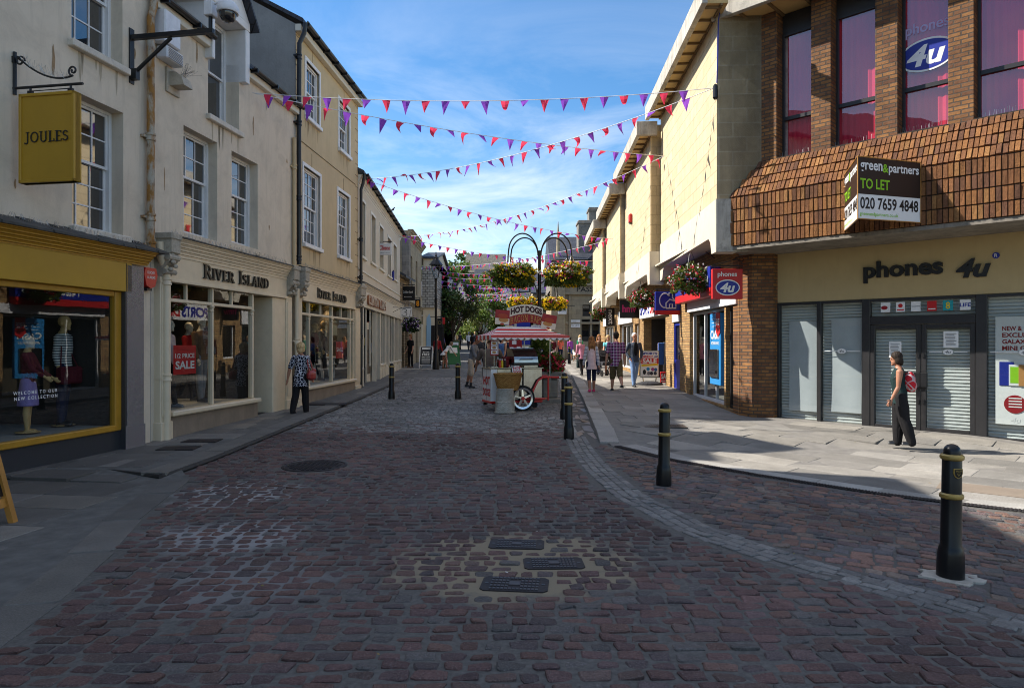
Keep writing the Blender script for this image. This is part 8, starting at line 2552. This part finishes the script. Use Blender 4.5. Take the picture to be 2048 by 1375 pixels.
# ------------------------------------------------------------------ shop window figures
def mannequin(W_, px, y, zbase, h, rz, label, **k):
 u = W_.u(px, y); q_ = W_.xy(u, y)
 return person((q_.x, q_.y, zbase), h, W_.a + rz, label, cat='mannequin', name='mannequin', skin=k.pop('skin', 'mannequin'), hair='none', shoes=k.pop('shoes', None), **k)
mannequin(WJ, 127, .75, sJ + .09, 1.66, R(15), 'shop mannequin in a striped jersey and dark trousers in the mustard framed window', top='stripe_top', legs='c_navy', sleeve=.8, female=True, pose=((.03, .02), (-.05, .05)), arms=((0, .22, .3), (0, .2, .3)), base=True, shoes='leather_black')
mannequin(WJ, 56, .55, sJ + .09, 1.34, R(25), 'shorter shop mannequin in a cardigan and lilac dress in the mustard framed window', top='c_wine', legs='c_lilac', sleeve=.9, female=True, pose=((.03, .02), (-.03, .02)), arms=((.5, .15, .5), (.4, .2, .5)), base=True, dress=True, leglen=.3)
u_ = WJ.u(143, .6); q_ = WJ.xy(u_, .6)
b_ = empty('handbag', (q_.x, q_.y, 1.2), WJ.a, 'dark red bag hanging at the hip of the striped mannequin', 'handbag'); m = MB(); m.bbox(-.24, .16, -.07, .07, -.12, .14, .03); m.build('bag', MT['c_wine'], b_); m = MB(); m.tube([(-.2, 0, .13), (-.05, .12, .62), (.12, 0, .13)], .009, 5); m.build('strap', MT['c_wine'], b_)
mannequin(W1, 337, .5, SILL1, 1.60, R(10), 'pale mannequin in a sequinned cream top and dark trousers in the left bay window', top='c_pale_pink', legs='c_black', sleeve=.3, female=True, skin='mannequin_white', arms=((0, .3, .3), (0, .2, .3)), shoes='c_grey')
mannequin(W1, 402, .6, SILL1, 1.68, R(-10), 'mannequin in a brown jacket and pale jeans in the left bay window', top='c_brown', legs='c_grey', sleeve=.95, skin='mannequin_white', pose=((.1, .03), (-.05, .05)), shoes='c_charcoal')
mannequin(W1, 376, 1.1, SILL1, 1.6, R(5), 'mannequin in a red and black outfit at the back of the left bay window', top='c_red', legs='c_black', sleeve=.9, skin='mannequin_white', female=True, shoes='c_charcoal')
mannequin(W1, 478, .8, SILL1, 1.62, R(0), 'mannequin in a dark green outfit beside the shop doorway', top='c_teal_dark', legs='c_black', sleeve=.9, skin='mannequin_white', female=True, shoes='c_black')
mannequin(W2, 629, .5, SILL2 + .05, 1.62, R(10), 'mannequin in a wine coloured coat in the buff house window', top='c_wine', legs='c_black', sleeve=.95, skin='mannequin', female=True, hem=.12, shoes='c_black')
mannequin(W2, 646, .55, SILL2 + .05, 1.70, R(-10), 'mannequin in a brown grey fur jacket in the buff house window', top='c_taupe', legs='c_black', sleeve=.95, skin='mannequin', hem=.1, bulk=1.15, shoes='c_black')
mannequin(W2, 612, .8, SILL2 + .05, 1.66, R(0), 'pale mannequin at the near end of the buff house window', top='c_stone', legs='c_grey', sleeve=.2, skin='mannequin_white', female=True, shoes='c_black')
tb = place('display_table', W2, W2.u(655, .6), 'white display table with shoes in the buff house window', 'table', off=.7, z=SILL2)
m = MB(); m.bbox(-.6, .6, -.25, .25, .62, .68, .01); m.bbox(-.55, .55, -.2, .2, .42, .46, .01); m.build('table_top', MT['white_paint'], tb)
for x in (-.5, .5): m = MB(); m.bbox(x - .03, x + .03, -.15, .15, 0, .62, .01); m.build('leg', MT['white_paint'], tb)
for W_, px0, px1, py0, py1, t_, lb in ((W1, 352, 397, 690, 748, ('1/2 PRICE', 'SALE'), 'red half price sale poster in the left shop window'), (W2, 675, 690, 683, 716, ('SALE',), 'small red sale poster in the buff house window')):
 o, w, h = sheet(W_, px0, px1, py0, py1, .05, lb, 'red_sign', 'sale_poster', 'poster')
 m = MB()
 if len(t_) == 2: put_text(m, t_[0], -w * .86, w * .84, h * .56, h * .72, .045, .02); put_text(m, t_[1], -w * .84, w * .84, h * .18, h * .46, .045, .03)
 else: put_text(m, t_[0], -w * .85, w * .85, h * .40, h * .66, .045, .02)
 m.build('lettering', MT['white_sign'], o)
 m = MB(); lines(m, w * .6, h, .048, 1, h * .85, h * .85); m.build('small_print', MT['deep_red'], o)
# lit spot lamps inside the clothes shop windows
for W_, px, y, zz, en, b in ((W1, 345, .9, 3.05, 26, b1), (W1, 400, 1.0, 3.05, 26, b1), (W2, 630, .8, 3.0, 30, b2), (W2, 652, .8, 3.0, 30, b2)):
 u = W_.u(px, y); q_ = W_.xy(u, y)
 so = place('spot_lamp', W_, u, 'small lit spot lamp in the ceiling of the clothes shop window', 'spot lamp', 'lit spot lamps in the shop windows', off=y, z=zz)
 m = MB(); m.lathe([(.05, -.12), (.05, 0), (.03, .02)], 12); m.build('housing', MT['black_iron'], so)
 m = MB(); m.lathe([(.042, -.124), (.042, -.121)], 12); m.build('bulb', glow('warm bulb', (1, .72, .38), 12), so)
 ld = bpy.data.lights.new('spot_light', 'SPOT'); ld.energy = en; ld.color = (1, .74, .42); ld.spot_size = R(75); ld.spot_blend = .6; ld.shadow_soft_size = .05
 lo_ = bpy.data.objects.new('spot_light', ld); COL.objects.link(lo_); lo_.parent = so; lo_.location = (0, 0, -.13)
# ------------------------------------------------------------------ hot dog cart
p0 = gpt(1047, 821)
KR = R(20)
ct = empty('food_cart', (p0.x - math.sin(KR) * .40, p0.y + math.cos(KR) * .40, p0.z), KR, 'stainless steel hot dog cart with a red and white striped awning and large spoked wheels', 'food cart')
m = MB()
m.bbox(-.62, .51, -.31, .31, .26, .98, .01); m.build('cart_body', MT['stainless'], ct)
m = MB(); m.bbox(-.775, -.621, -.315, .315, .22, .985, .01)
b_ = m.build('end_panel', MT['white_sign'], ct)
m = MB(); m.box(-.777, -.7755, -.006, .006, .24, .97); m.build('door_gap', MT['letter_black'], b_)
m = MB(); m.M = Matrix.Translation((-.776, 0, 0)) @ Matrix.Rotation(R(-90), 4, 'Z')
put_text(m, 'HOT', -.25, .25, .60, .80, -.004, .04); put_text(m, 'DOGS', -.28, .28, .34, .52, -.004, .04); m.build('lettering', MT['red_sign'], b_)
m = MB(); m.bbox(-.80, .54, -.335, .335, .98, 1.01, .008); m.build('counter', MT['stainless'], ct)
m = MB(); m.bbox(-.79, .52, -.325, .325, .18, .235, .01); m.tube([(.02, -.34, .28), (.55, -.34, .26), (.66, -.2, .26)], .022, 8); m.tube([(0, -.34, .28), (0, .34, .28)], .02, 8); m.build('chassis', MT['red_paint'], ct)
m = MB(); m.tube([(.02, -.325, .25), (.02, -.325, .98)], .016, 8); m.build('upright', MT['black_iron'], ct)
for sy in (-1, 1):
 y = sy * .40
 m = MB(); pr = [(.275 + .030 * math.cos(R(a)), y + .028 * math.sin(R(a))) for a in range(0, 360, 45)]
 vs, fs = [], []
 for k in range(32):
  an = 2 * math.pi * k / 32
  for (r_, yy_) in pr: vs.append((r_ * math.cos(an) - .02, yy_, .29 + (r_ - .0) * math.sin(an)))
 for k in range(32):
  for j in range(8): fs.append((k * 8 + j, k * 8 + (j + 1) % 8, ((k + 1) % 32) * 8 + (j + 1) % 8, ((k + 1) % 32) * 8 + j))
 m.add(vs, fs); w_ = m.build('wheel', MT['rubber'], ct, smooth=True)
 m = MB(); vs, fs = [], []
 for k in range(32):
  an = 2 * math.pi * k / 32
  for (r_, yy_) in ((.25, y - .022), (.25, y + .022), (.205, y + .012), (.205, y - .012)): vs.append((r_ * math.cos(an) - .02, yy_, .29 + r_ * math.sin(an)))
 for k in range(32):
  for j in range(4): fs.append((k * 4 + j, k * 4 + (j + 1) % 4, ((k + 1) % 32) * 4 + (j + 1) % 4, ((k + 1) % 32) * 4 + j))
 m.add(vs, fs)
 for k in range(5):
  an = 2 * math.pi * k / 5 + .35
  m.M = Matrix.Translation((-.02, y, .29)) @ Matrix.Rotation(-an, 4, 'Y'); m.prism([(.03, -.014, -.028), (.21, -.008, -.016), (.21, -.008, .016), (.03, -.014, .028)], (0, .024, 0))
 m.M = None; m.build('rim', MT['chrome'], w_)
 m = MB(); m.lathe([(.045, y - .03), (.05, y), (.045, y + .03)], 16, (-.02, 0, .29), 'y'); m.build('hub', MT['red_paint'], w_, smooth=True)
m = MB(); m.lathe([(.07, -.02), (.075, 0), (.07, .02)], 12, (.36, -.2, .11), 'y'); m.build('castor', MT['rubber'], ct)
# handle
m = MB()
hp_ = [(.20, -.36, .30), (.27, -.37, .50), (.38, -.37, .70), (.50, -.37, .77), (.66, -.37, .775), (.92, -.36, .765)]
m.tube(hp_, .024, 8); m.tube([(.64, -.37, .775), (.64, -.37, .22)], .022, 8); m.tube([(.2, .36, .30), (.38, .37, .70), (.5, .37, .77), (.92, .36, .765)], .024, 8); m.build('push_handle', MT['red_paint'], ct, smooth=True)
m = MB(); m.tube([(.92, -.36, .765), (1.10, -.36, .755)], .018, 8); m.build('handle_grip', MT['paper'], ct)
# grill
m = MB(); m.bbox(-.20, .44, -.28, .28, 1.06, 1.12, .01); m.build('grill_tray', MT['black_iron'], ct)
m = MB(); m.bbox(.06, .42, -.27, .27, 1.01, 1.06, .005); m.build('grill_base', MT['stainless'], ct)
m = MB(); prf = [(-.28, 1.12)] + [(-.28 + .34 * (1 - math.cos(R(a))), 1.12 + .34 * math.sin(R(a))) for a in range(12, 91, 13)] + [(.26, 1.46), (.26, 1.12)]
m.prism([(-.18, y, z) for y, z in prf], (.60, 0, 0)); h_ = m.build('grill_hood', MT['stainless'], ct)
m = MB(); m.tube([(-.05, -.30, 1.2), (.28, -.30, 1.2)], .012, 6); m.build('handle', MT['black_iron'], h_)
m = MB(); m.lathe([(.07, 1.01), (.075, 1.14), (.07, 1.15)], 14, (-.36, .0, 0)); m.lathe([(.05, 1.01), (.055, 1.12)], 12, (-.5, .1, 0)); m.bbox(-.74, -.55, -.2, .2, 1.011, 1.03, .004); m.build('food_pan', MT['stainless'], ct)
m = MB(); m.bbox(-.30, -.02, .05, .3, 1.2, 1.26, .01); m.bbox(-.44, -.2, .0, .25, 1.011, 1.2, .02); m.build('bun_box', MT['deep_red'], ct)
# poles and awning
m = MB()
for x, y in ((-.70, -.33), (.70, -.33), (-.70, .33), (.30, .33)): m.tube([(x, y, .4 if x > .6 else 1.0), (x, y, 1.80)], .013, 6)
m.build('awning_pole', MT['stainless'], ct)
m = MB()
xa, xb, ya, yb, ze, zr = -.86, 1.10, -.58, .58, 1.76, 1.97
rl, rr_ = -.5, .66
def pt_(x, y, s_=.0): return (x, y, s_)
n_ = 20
def roofz(x, y):
 t_ = min(1, min((x - xa) / (rl - xa), (xb - x) / (xb - rr_), (y - ya) / -ya, (yb - y) / yb))
 return ze + (zr - ze) * t_ - .035 * math.sin(math.pi * t_)
gx = sorted(set([xa + (xb - xa) * i / 36 for i in range(37)] + [rl, rr_])); gy = [ya + (yb - ya) * j / 16 for j in range(17)]
vs = [(x, y, roofz(x, y)) for y in gy for x in gx]; nx_ = len(gx)
fs = [(j * nx_ + i, j * nx_ + i + 1, (j + 1) * nx_ + i + 1, (j + 1) * nx_ + i) for j in range(16) for i in range(nx_ - 1)]
aw_ = raw_mesh('awning', vs, fs, MT['awning'], None, ct, True)
m = MB()
def val(P0, P1, n):
 P0, P1 = Vector(P0), Vector(P1)
 for i in range(n):
  a, b = P0.lerp(P1, i / n), P0.lerp(P1, (i + 1) / n)
  pts = [a, b] + [a.lerp(b, 1 - k / 6) - Vector((0, 0, .055 + .045 * math.sin(math.pi * k / 6))) for k in range(0, 7)]
  m.mi = 0; m.poly([a, b, b - Vector((0, 0, .058)), a - Vector((0, 0, .058))])
  m.mi = 1; m.poly([a - Vector((0, 0, .058))] + [a.lerp(b, k / 6) - Vector((0, 0, .058 + .050 * math.sin(math.pi * k / 6))) for k in range(1, 6)] + [b - Vector((0, 0, .058))])
val((xa, ya, ze), (xb, ya, ze), 12); val((xb, ya, ze), (xb, yb, ze), 7); val((xb, yb, ze), (xa, yb, ze), 12)
m.build('valance', [MT['red_paint'], MT['white_sign']], aw_, fix=False)
m = MB()
for i in range(8):
 y0, y1 = yb + (ya - yb) * i / 8, yb + (ya - yb) * (i + 1) / 8
 m.mi = i % 2; m.poly([(xa, y0, ze), (xa, y1, ze), (xa, y1, ze - .09), (xa, (y0 + y1) / 2, ze - .11), (xa, y0, ze - .09)])
m.build('end_valance', [MT['red_paint'], MT['white_sign']], aw_, fix=False)
# arched sign on top
sg = MB()
sx0, sx1, scx = -.24, .62, .19
def arch(x): return .085 * (1 - ((x - scx) / .43) ** 2)
def band_(m, z0, z1, y, th=.02, n=16):
 pts = [(sx0 + (sx1 - sx0) * i / n, y, z0 + arch(sx0 + (sx1 - sx0) * i / n)) for i in range(n + 1)] + [(sx1 - (sx1 - sx0) * i / n, y, z1 + arch(sx1 - (sx1 - sx0) * i / n)) for i in range(n + 1)]
 m.prism(pts, (0, th, 0))
band_(sg, 2.20, 2.42, -.10); s1_ = sg.build('top_sign', MT['cream_sign'], ct)
m = MB(); q_ = len(m.v); put_text(m, 'HOT DOGS', sx0 + .03, sx1 - .03, 2.235, 2.385, -.105, .05); m.v = [(x, y, z + arch(x)) for x, y, z in m.v]; m.build('lettering', flat('dark maroon', (.045, .008, .01)), s1_)
sg = MB(); band_(sg, 1.99, 2.197, -.09); s2_ = sg.build('lower_sign', MT['deep_red'], ct)
m = MB(); serif_text(m, 'BACON BAPS', sx0 + .02, sx1 - .02, 2.02, 2.17, -.095, .003, warp=lambda x, z: (x, z + arch(x))); m.build('lettering', MT['tan'], s2_)
for x0, x1, z0, z1, tl_ in ((-.60, -.245, 2.02, 2.36, -.06), (.58, .96, 1.93, 2.27, -.16)):
 M_ = Matrix.Translation(((x0 + x1) / 2, -.115, (z0 + z1) / 2)) @ Matrix.Rotation(-tl_, 4, 'Y')
 w, h = (x1 - x0) / 2, (z1 - z0) / 2
 m = MB(); m.M = M_; m.box(-w, w, 0, .012, -h, h); pc_ = m.build('picture_sign', MT['deep_red'], ct)
 m = MB(); m.M = M_; m.box(-w, w, -.002, -.0005, -h, -h * .15); m.build('lower_half', MT['cream_sign'], pc_)
 sxx = -1 if x0 < 0 else 1
 m = MB(); m.M = M_; m.ball((-.03 * sxx, -.004, -.06), .10, 14, 8, (1.25, .03, .55)); m.build('bun', MT['tan'], pc_)
 m = MB(); m.M = M_; m.ball((.0, -.009, .03), .10, 14, 8, (1.35, .03, .6)); m.ball((0, -.004, -.20 * .8), .035, 10, 6, (1.4, .05, .8)); m.build('sausage', MT['sausage'], pc_)
# menu boards
m = MB(); m.bbox(-.80, -.60, -.36, -.345, 1.30, 1.74, .004); mb_ = m.build('menu_board', MT['deep_red'], ct)
m = MB();
for k in range(4): m.box(-.785, -.64, -.364, -.3605, 1.33 + k * .102, 1.33 + k * .102 + .085)
m.box(-.63, -.61, -.364, -.3605, 1.32, 1.72); m.build('menu_card', MT['white_sign'], mb_)
m = MB()
for k in range(4): m.ball((-.712, -.366, 1.372 + k * .102), .05, 10, 6, (1, .05, .6))
m.build('food_picture', MT['tan'], mb_)
m = MB(); pts = [(-.15 + .13 * math.cos(R(a)), -.36, .955 + .105 * math.sin(R(a))) for a in range(22, 382, 45)]; m.prism(pts, (0, .012, 0)); hs_ = m.build('small_sign', MT['white_sign'], ct)
m = MB(); put_text(m, 'HOT', -.245, -.055, .955, 1.03, -.364, .04); put_text(m, 'DOGS', -.25, -.05, .875, .94, -.364, .04); m.build('lettering', MT['red_sign'], hs_)
for k, (x, y, mt, lb) in enumerate(((-.52, -.22, 'red_paint', 'red sauce bottle on the food cart counter'), (-.46, -.20, 'yellow_sign', 'yellow mustard bottle on the food cart counter'), (-.40, -.23, 'brown_sign', 'brown sauce bottle on the food cart counter'))):
 bo = empty('sauce_bottle', ct.matrix_basis @ Vector((x, y, 1.01)), 0, lb, 'bottle'); m = MB(); m.lathe([(.03, 0), (.032, .02), (.03, .13), (.014, .17)], 10); m.build('body', MT[mt], bo, smooth=True); m = MB(); m.lathe([(.014, .17), (.006, .21)], 8); m.build('nozzle', MT['white_sign'], bo)
def local(o, x, y, z): return o.matrix_basis @ Vector((x, y, z))
bq = local(ct, -.44, -.56, .50)
bk_ = empty('bread_basket', bq, KR, 'oval honey wicker basket hung on the front of the hot dog cart', 'basket')
m = MB(); m.lathe([(.20, 0), (.235, .1), (.26, .22), (.285, .34), (.295, .37), (.28, .385), (.26, .36), (.22, .05), (.01, .03)], 28, sx=1.18, sy=.72); m.build('basket_body', MT['wicker'], bk_, smooth=True)
m = MB()
for k in range(28):
 a0, a1 = 2 * math.pi * k / 28, 2 * math.pi * (k + 1) / 28
 m.tube([(.292 * 1.18 * math.cos(a0), .292 * .72 * math.sin(a0), .375 + .006 * (k % 2)), (.292 * 1.18 * math.cos(a1), .292 * .72 * math.sin(a1), .381 - .006 * (k % 2))], .017, 6)
m.build('rim', MT['wicker'], bk_)
m = MB(); m.bbox(-.2, .2, -.1, .1, .30, .37, .02); m.build('liner', MT['paper'], bk_)
bq = local(ct, -.55, -.66, 0)
wk_ = empty('wicker_bin', (bq.x, bq.y, g(bq.x, bq.y)), KR, 'tall pale wicker bin standing in front of the hot dog cart', 'wicker bin')
m = MB(); m.lathe([(.235, 0), (.24, .02), (.215, .28), (.195, .54), (.20, .56), (.18, .56), (.16, .4), (.01, .1)], 28, sy=.85); m.build('bin_body', MT['wicker_white'], wk_, smooth=True)
m = MB()
for z, r_ in ((.02, .243), (.26, .220), (.55, .203)):
 for k in range(24):
  a0, a1 = 2 * math.pi * k / 24, 2 * math.pi * (k + 1) / 24
  m.tube([(r_ * math.cos(a0), r_ * .85 * math.sin(a0), z), (r_ * math.cos(a1), r_ * .85 * math.sin(a1), z + .004 * (k % 2))], .012, 5)
m.build('hoop', MT['wicker_white'], wk_)
# planter and placard beyond the cart
px_, py_ = ray(1098) * 17.9, 17.9
pl_o = empty('stone_planter', (px_, py_, g(px_, py_)), R(8), 'old stone pedestal planter with red flowers behind the cart', 'planter')
m = MB(); m.bbox(-.28, .28, -.26, .26, -.05, .12, .03); m.bbox(-.20, .20, -.19, .19, .12, .62, .03); m.bbox(-.30, .30, -.28, .28, .62, .80, .03); m.build('pedestal', MT['stone_grey'], pl_o)
flower_ball(pl_o, (.0, 0, .98), .38, .28, .26, 71, [(REDF, 1.0, -1, 1.2, 0)], 1500, 260, .055, .05, leafc=GREEN, pot=False)
cloud_obj('shrub', MT['leaf'], [leaf_cloud(blob_pts(900, .26, .22, .36, 72, .3) + np.array((-.22, .1, 1.35)), .06, GREEN, 72)], pl_o)
sx_, sy_ = ray(1077) * 21.0, 21.0
sd_ = empty('sale_placard', (sx_, sy_, g(sx_, sy_)), 0, 'white and red sale placard on a black post behind the cart awning', 'placard')
m = MB(); m.tube([(0, .03, -.1), (0, .03, 2.35)], .05, 8); m.build('post', MT['black_iron'], sd_)
w = .225; zl = H + (CY - 691) / F * 21 - g(sx_, sy_); zh = H + (CY - 650) / F * 21 - g(sx_, sy_)
m = MB(); m.bbox(-w, w, -.03, .0, zl + .20, zh, .004); pb_ = m.build('board', MT['white_sign'], sd_)
m = MB(); put_text(m, 'SPORTS', -w * .85, w * .85, zh - .13, zh - .03, -.034, .04, .12); m.build('blue_lettering', MT['blue_sign'], pb_)
m = MB(); put_text(m, 'DIRECT', -w * .85, w * .85, zh - .27, zh - .17, -.034, .04, .12); m.build('red_lettering', MT['red_sign'], pb_)
m = MB(); m.bbox(-w * 1.0, w * 1.0, -.034, .0, zl - .0, zl + .198, .004); p2_ = m.build('lower_board', MT['black_sign'], sd_)
m = MB(); put_text(m, 'EVERYTHING', -w * .9, w * .9, zl + .11, zl + .17, -.038, .02); put_text(m, 'MUST GO!', -w * .7, w * .7, zl + .03, zl + .09, -.038, .02); m.build('lettering', MT['white_sign'], p2_)
mx_, my_ = ray(1031) * 20.2, 20.2
ms_ = empty('menu_stand', (mx_, my_, g(mx_, my_)), R(-6), 'red menu stand with pale cards standing behind the cart counter', 'menu stand')
zl, zh = H + (CY - 710) / F * 20.2 - ms_.location.z, H + (CY - 679) / F * 20.2 - ms_.location.z
m = MB(); m.bbox(-.19, .19, -.02, .02, zl, zh, .005); b_ = m.build('board', MT['deep_red'], ms_); m = MB(); m.box(-.1, .03, -.024, -.0205, zh - .14, zh - .03); m.box(-.17, -.06, -.024, -.0205, zl + .03, zl + .24); m.box(.04, .15, -.024, -.0205, zl + .03, zl + .26); m.build('menu_card', MT['white_sign'], b_); m = MB(); m.tube([(-.15, .04, 0), (-.15, .03, zl)], .014, 5); m.tube([(.15, .04, 0), (.15, .03, zl)], .014, 5); m.build('leg', MT['black_iron'], ms_)
# A-boards and stands
def aboard(px, py, w, h, rz, mat, frame, label, up=0.0):
 p = gpt(px, py, up)
 o = empty('pavement_board', p, rz, label, 'A-board')
 m = MB()
 for sy in (-1, 1):
  for x in (-w, w): m.prism([(x - .02, sy * .26 - .015, 0), (x + .02, sy * .26 - .015, 0), (x + .02, sy * .26 + .015, 0), (x - .02, sy * .26 + .015, 0)], (0, -sy * .24, h))
  for t_ in (.17, .98): m.box(-w, w, sy * (.26 - .24 * t_) - .014, sy * (.26 - .24 * t_) + .014, h * t_ - .02, h * t_ + .02)
 m.build('frame', MT[frame], o)
 m = MB(); t0, t1 = .19, .965
 m.prism([(-w + .03, -.26 + .24 * t0 - .012, h * t0), (w - .03, -.26 + .24 * t0 - .012, h * t0), (w - .03, -.26 + .24 * t1 - .012, h * t1), (-w + .03, -.26 + .24 * t1 - .012, h * t1)], (0, .012, 0)); pn = m.build('panel', MT[mat], o)
 return o, pn, Matrix.Translation((0, -.26 + .24 * t0 - .014, h * t0)) @ Matrix.Rotation(-math.atan2(.24, h), 4, 'X'), w - .05, h * (t1 - t0) * math.sqrt(1 + (.24 / h) ** 2)
o, pn, M_, w, h = aboard(853, 737, .31, 1.12, R(-4), 'c_charcoal', 'white_paint', 'white framed dark A-board lettered FREE on the left pavement')
m = MB(); m.M = M_; put_text(m, 'FREE', -w * .7, w * .7, h * .50, h * .64, -.004, .02); put_text(m, 'BUY ONE', -w * .6, w * .6, h * .67, h * .75, -.004, .01); put_text(m, 'HERE TODAY', -w * .8, w * .8, h * .38, h * .46, -.004, .01)
for k in range(6): m.box(-w * .8, w * .8, -.006, -.001, h * (.06 + .05 * k), h * (.06 + .05 * k) + .012);
m.box(-w * .8, w * .8, -.006, -.001, h * .86, h * .95); m.build('lettering', MT['paper'], pn)
o, pn, M_, w, h = aboard(905, 735, .34, 1.15, R(35), 'green_board', 'green_board', 'green A-board beside the stooping person in white')
m = MB(); m.M = M_; m.box(-w * .8, w * .8, -.004, -.001, h * .6, h * .9); m.build('lettering', MT['paper'], pn)
o, pn, M_, w, h = aboard(909, 722, .28, 1.25, R(5), 'white_sign', 'green_board', 'green framed white A-board with red panels in front of the thin tree')
m = MB(); m.M = M_; put_text(m, 'TERRY', -w * .8, w * .8, h * .74, h * .86, -.004, .02); m.build('lettering', MT['letter_black'], pn); m = MB(); m.M = M_; m.box(-w * .85, w * .85, -.004, -.001, h * .5, h * .7); m.box(-w * .5, w * .5, -.004, -.001, h * .1, h * .4); m.build('red_panel', MT['red_sign'], pn)
p = gpt(1299, 769, UPR)
ss = empty('swing_sign', p, R(-4), 'swinging sale sign with coloured panels on a dark base outside the sports shop', 'pavement sign')
m = MB(); m.lathe([(.42, 0), (.40, .05), (.25, .10), (.10, .12)], 20, sx=1.05, sy=.7); m.build('base', MT['c_charcoal'], ss)
m = MB(); m.tube([(-.2, 0, .08), (-.22, 0, .26)], .02, 6); m.tube([(.2, 0, .08), (.22, 0, .26)], .02, 6); m.bbox(-.31, .31, -.025, .025, .24, 1.13, .02); pn = m.build('frame', MT['stainless'], ss)
m = MB(); m.box(-.285, .285, -.032, -.0255, .27, 1.10); sh2 = m.build('poster', MT['white_sign'], ss)
m = MB(); put_text(m, 'SPORTS', -.25, .25, .99, 1.07, -.036, .04, .12); put_text(m, '.com', .14, .27, .90, .96, -.036, .02, .12); m.build('blue_lettering', MT['blue_sign'], sh2)
m = MB(); put_text(m, 'DIRECT', -.27, .12, .895, .965, -.036, .04, .12); m.box(-.285, .285, -.036, -.0325, .69, .88); rp = m.build('red_panel', MT['red_sign'], sh2)
m = MB(); put_text(m, 'SALE', -.23, .23, .71, .86, -.041, .04); m.build('lettering', MT['white_sign'], rp)
m = MB(); m.prism([(-.27, -.0335, .60), (.27, -.0335, .64), (.27, -.0335, .695), (-.27, -.0335, .665)], (0, -.003, 0)); yp = m.build('yellow_panel', MT['yellow_sign'], sh2)
m = MB()
for i, (x, z, c_) in enumerate(((-.17, .42, (.03, .03, .03)), (-.05, .52, (.05, .3, .6)), (.1, .51, (.4, .1, .3)), (.2, .50, (.05, .15, .4)), (.06, .38, (.04, .04, .06)), (.18, .38, (.04, .05, .08)), (-.03, .38, (.2, .2, .22)))):
 m.col = (*c_, 1); m.ball((x, -.034, z), .06, 10, 6, (.9, .05, 1.0 if i else 1.4))
m.build('product_picture', MT['petal'], sh2)
p = gpt(1330, 767, UPR)
sb2 = empty('sale_board', p, R(-10), 'small red SALE board standing at the sports shop doorway', 'pavement sign')
m = MB(); m.bbox(-.16, .2, -.02, .02, .03, .40, .02); b_ = m.build('board', MT['red_sign'], sb2); m = MB(); put_text(m, 'SALE', -.13, .17, .16, .33, -.024, .04); m.box(-.13, .17, -.024, -.021, .08, .10); m.build('lettering', MT['white_sign'], b_); m = MB(); m.box(-.14, -.1, -.1, .1, 0, .03); m.box(.14, .18, -.1, .1, 0, .03); m.build('leg', MT['black_iron'], sb2)
p = gpt(1327, 764, UPR)
cr2 = empty('clothes_rail', (p.x + .12, p.y + .5, p.z), R(80), 'blue sportswear on a rail inside the sports shop doorway', 'clothes rail')
m = MB(); m.tube([(-.4, 0, 0), (-.4, 0, 1.4), (.4, 0, 1.4), (.4, 0, 0)], .015, 6); m.build('rail', MT['stainless'], cr2)
for k in range(7):
 m = MB(); x = -.33 + k * .11; m.bbox(x - .025, x + .025, -.2, .2, .6 + .04 * (k % 3), 1.36, .02); m.build('shirt', MT[['c_blue', 'blue_sign', 'c_navy', 'c_red', 'blue_sign', 'c_white', 'c_navy'][k]], cr2)
# traffic cone like far clutter by the roadworks on the hill street
for i, (px, py, lb) in enumerate(((910, 668, 'far orange and white barrier board at the left of the hill street'), (899, 669, 'far orange barrier board left of another one on the hill street'))):
 Yq = 108
 x = ray(px) * Yq
 o = empty('road_barrier', (x, Yq, g(x, Yq)), 0, lb, 'barrier')
 m = MB(); m.bbox(-.5, .5, -.03, .03, .35, 1.0, .02); m.build('board', MT['orange_sign'], o); m = MB(); m.box(-.45, -.38, -.2, .2, 0, .35); m.box(.38, .45, -.2, .2, 0, .35); m.build('leg', MT['white_paint'], o)
# gulls' perch: bird on the slate ridge
bp = Vector((ray(784) * 41.5, 41.5, 10.72 - .02))
bd_ = empty('bird', (ray(785.5) * 40.2, 40.2, H + (CY - 423) / F * 40.2), R(60), 'small dark bird perched on the far slate roof ridge', 'bird')
m = MB(); limb(m, [(0, .10, .08), (0, -.04, .13)], [.04, .065], 8); m.ball((0, -.11, .21), .045, 8, 6); limb(m, [(0, -.15, .21), (0, -.19, .20)], [.015, .006], 6); limb(m, [(0, .12, .08), (0, .24, .05)], [.03, .012], 6); limb(m, [(.02, 0, .08), (.02, 0, -.02)], [.008, .008], 5); limb(m, [(-.02, 0, .08), (-.02, 0, -.02)], [.008, .008], 5); rem(m.build('body', MT['c_charcoal'], bd_, fix=False), .012, 2)
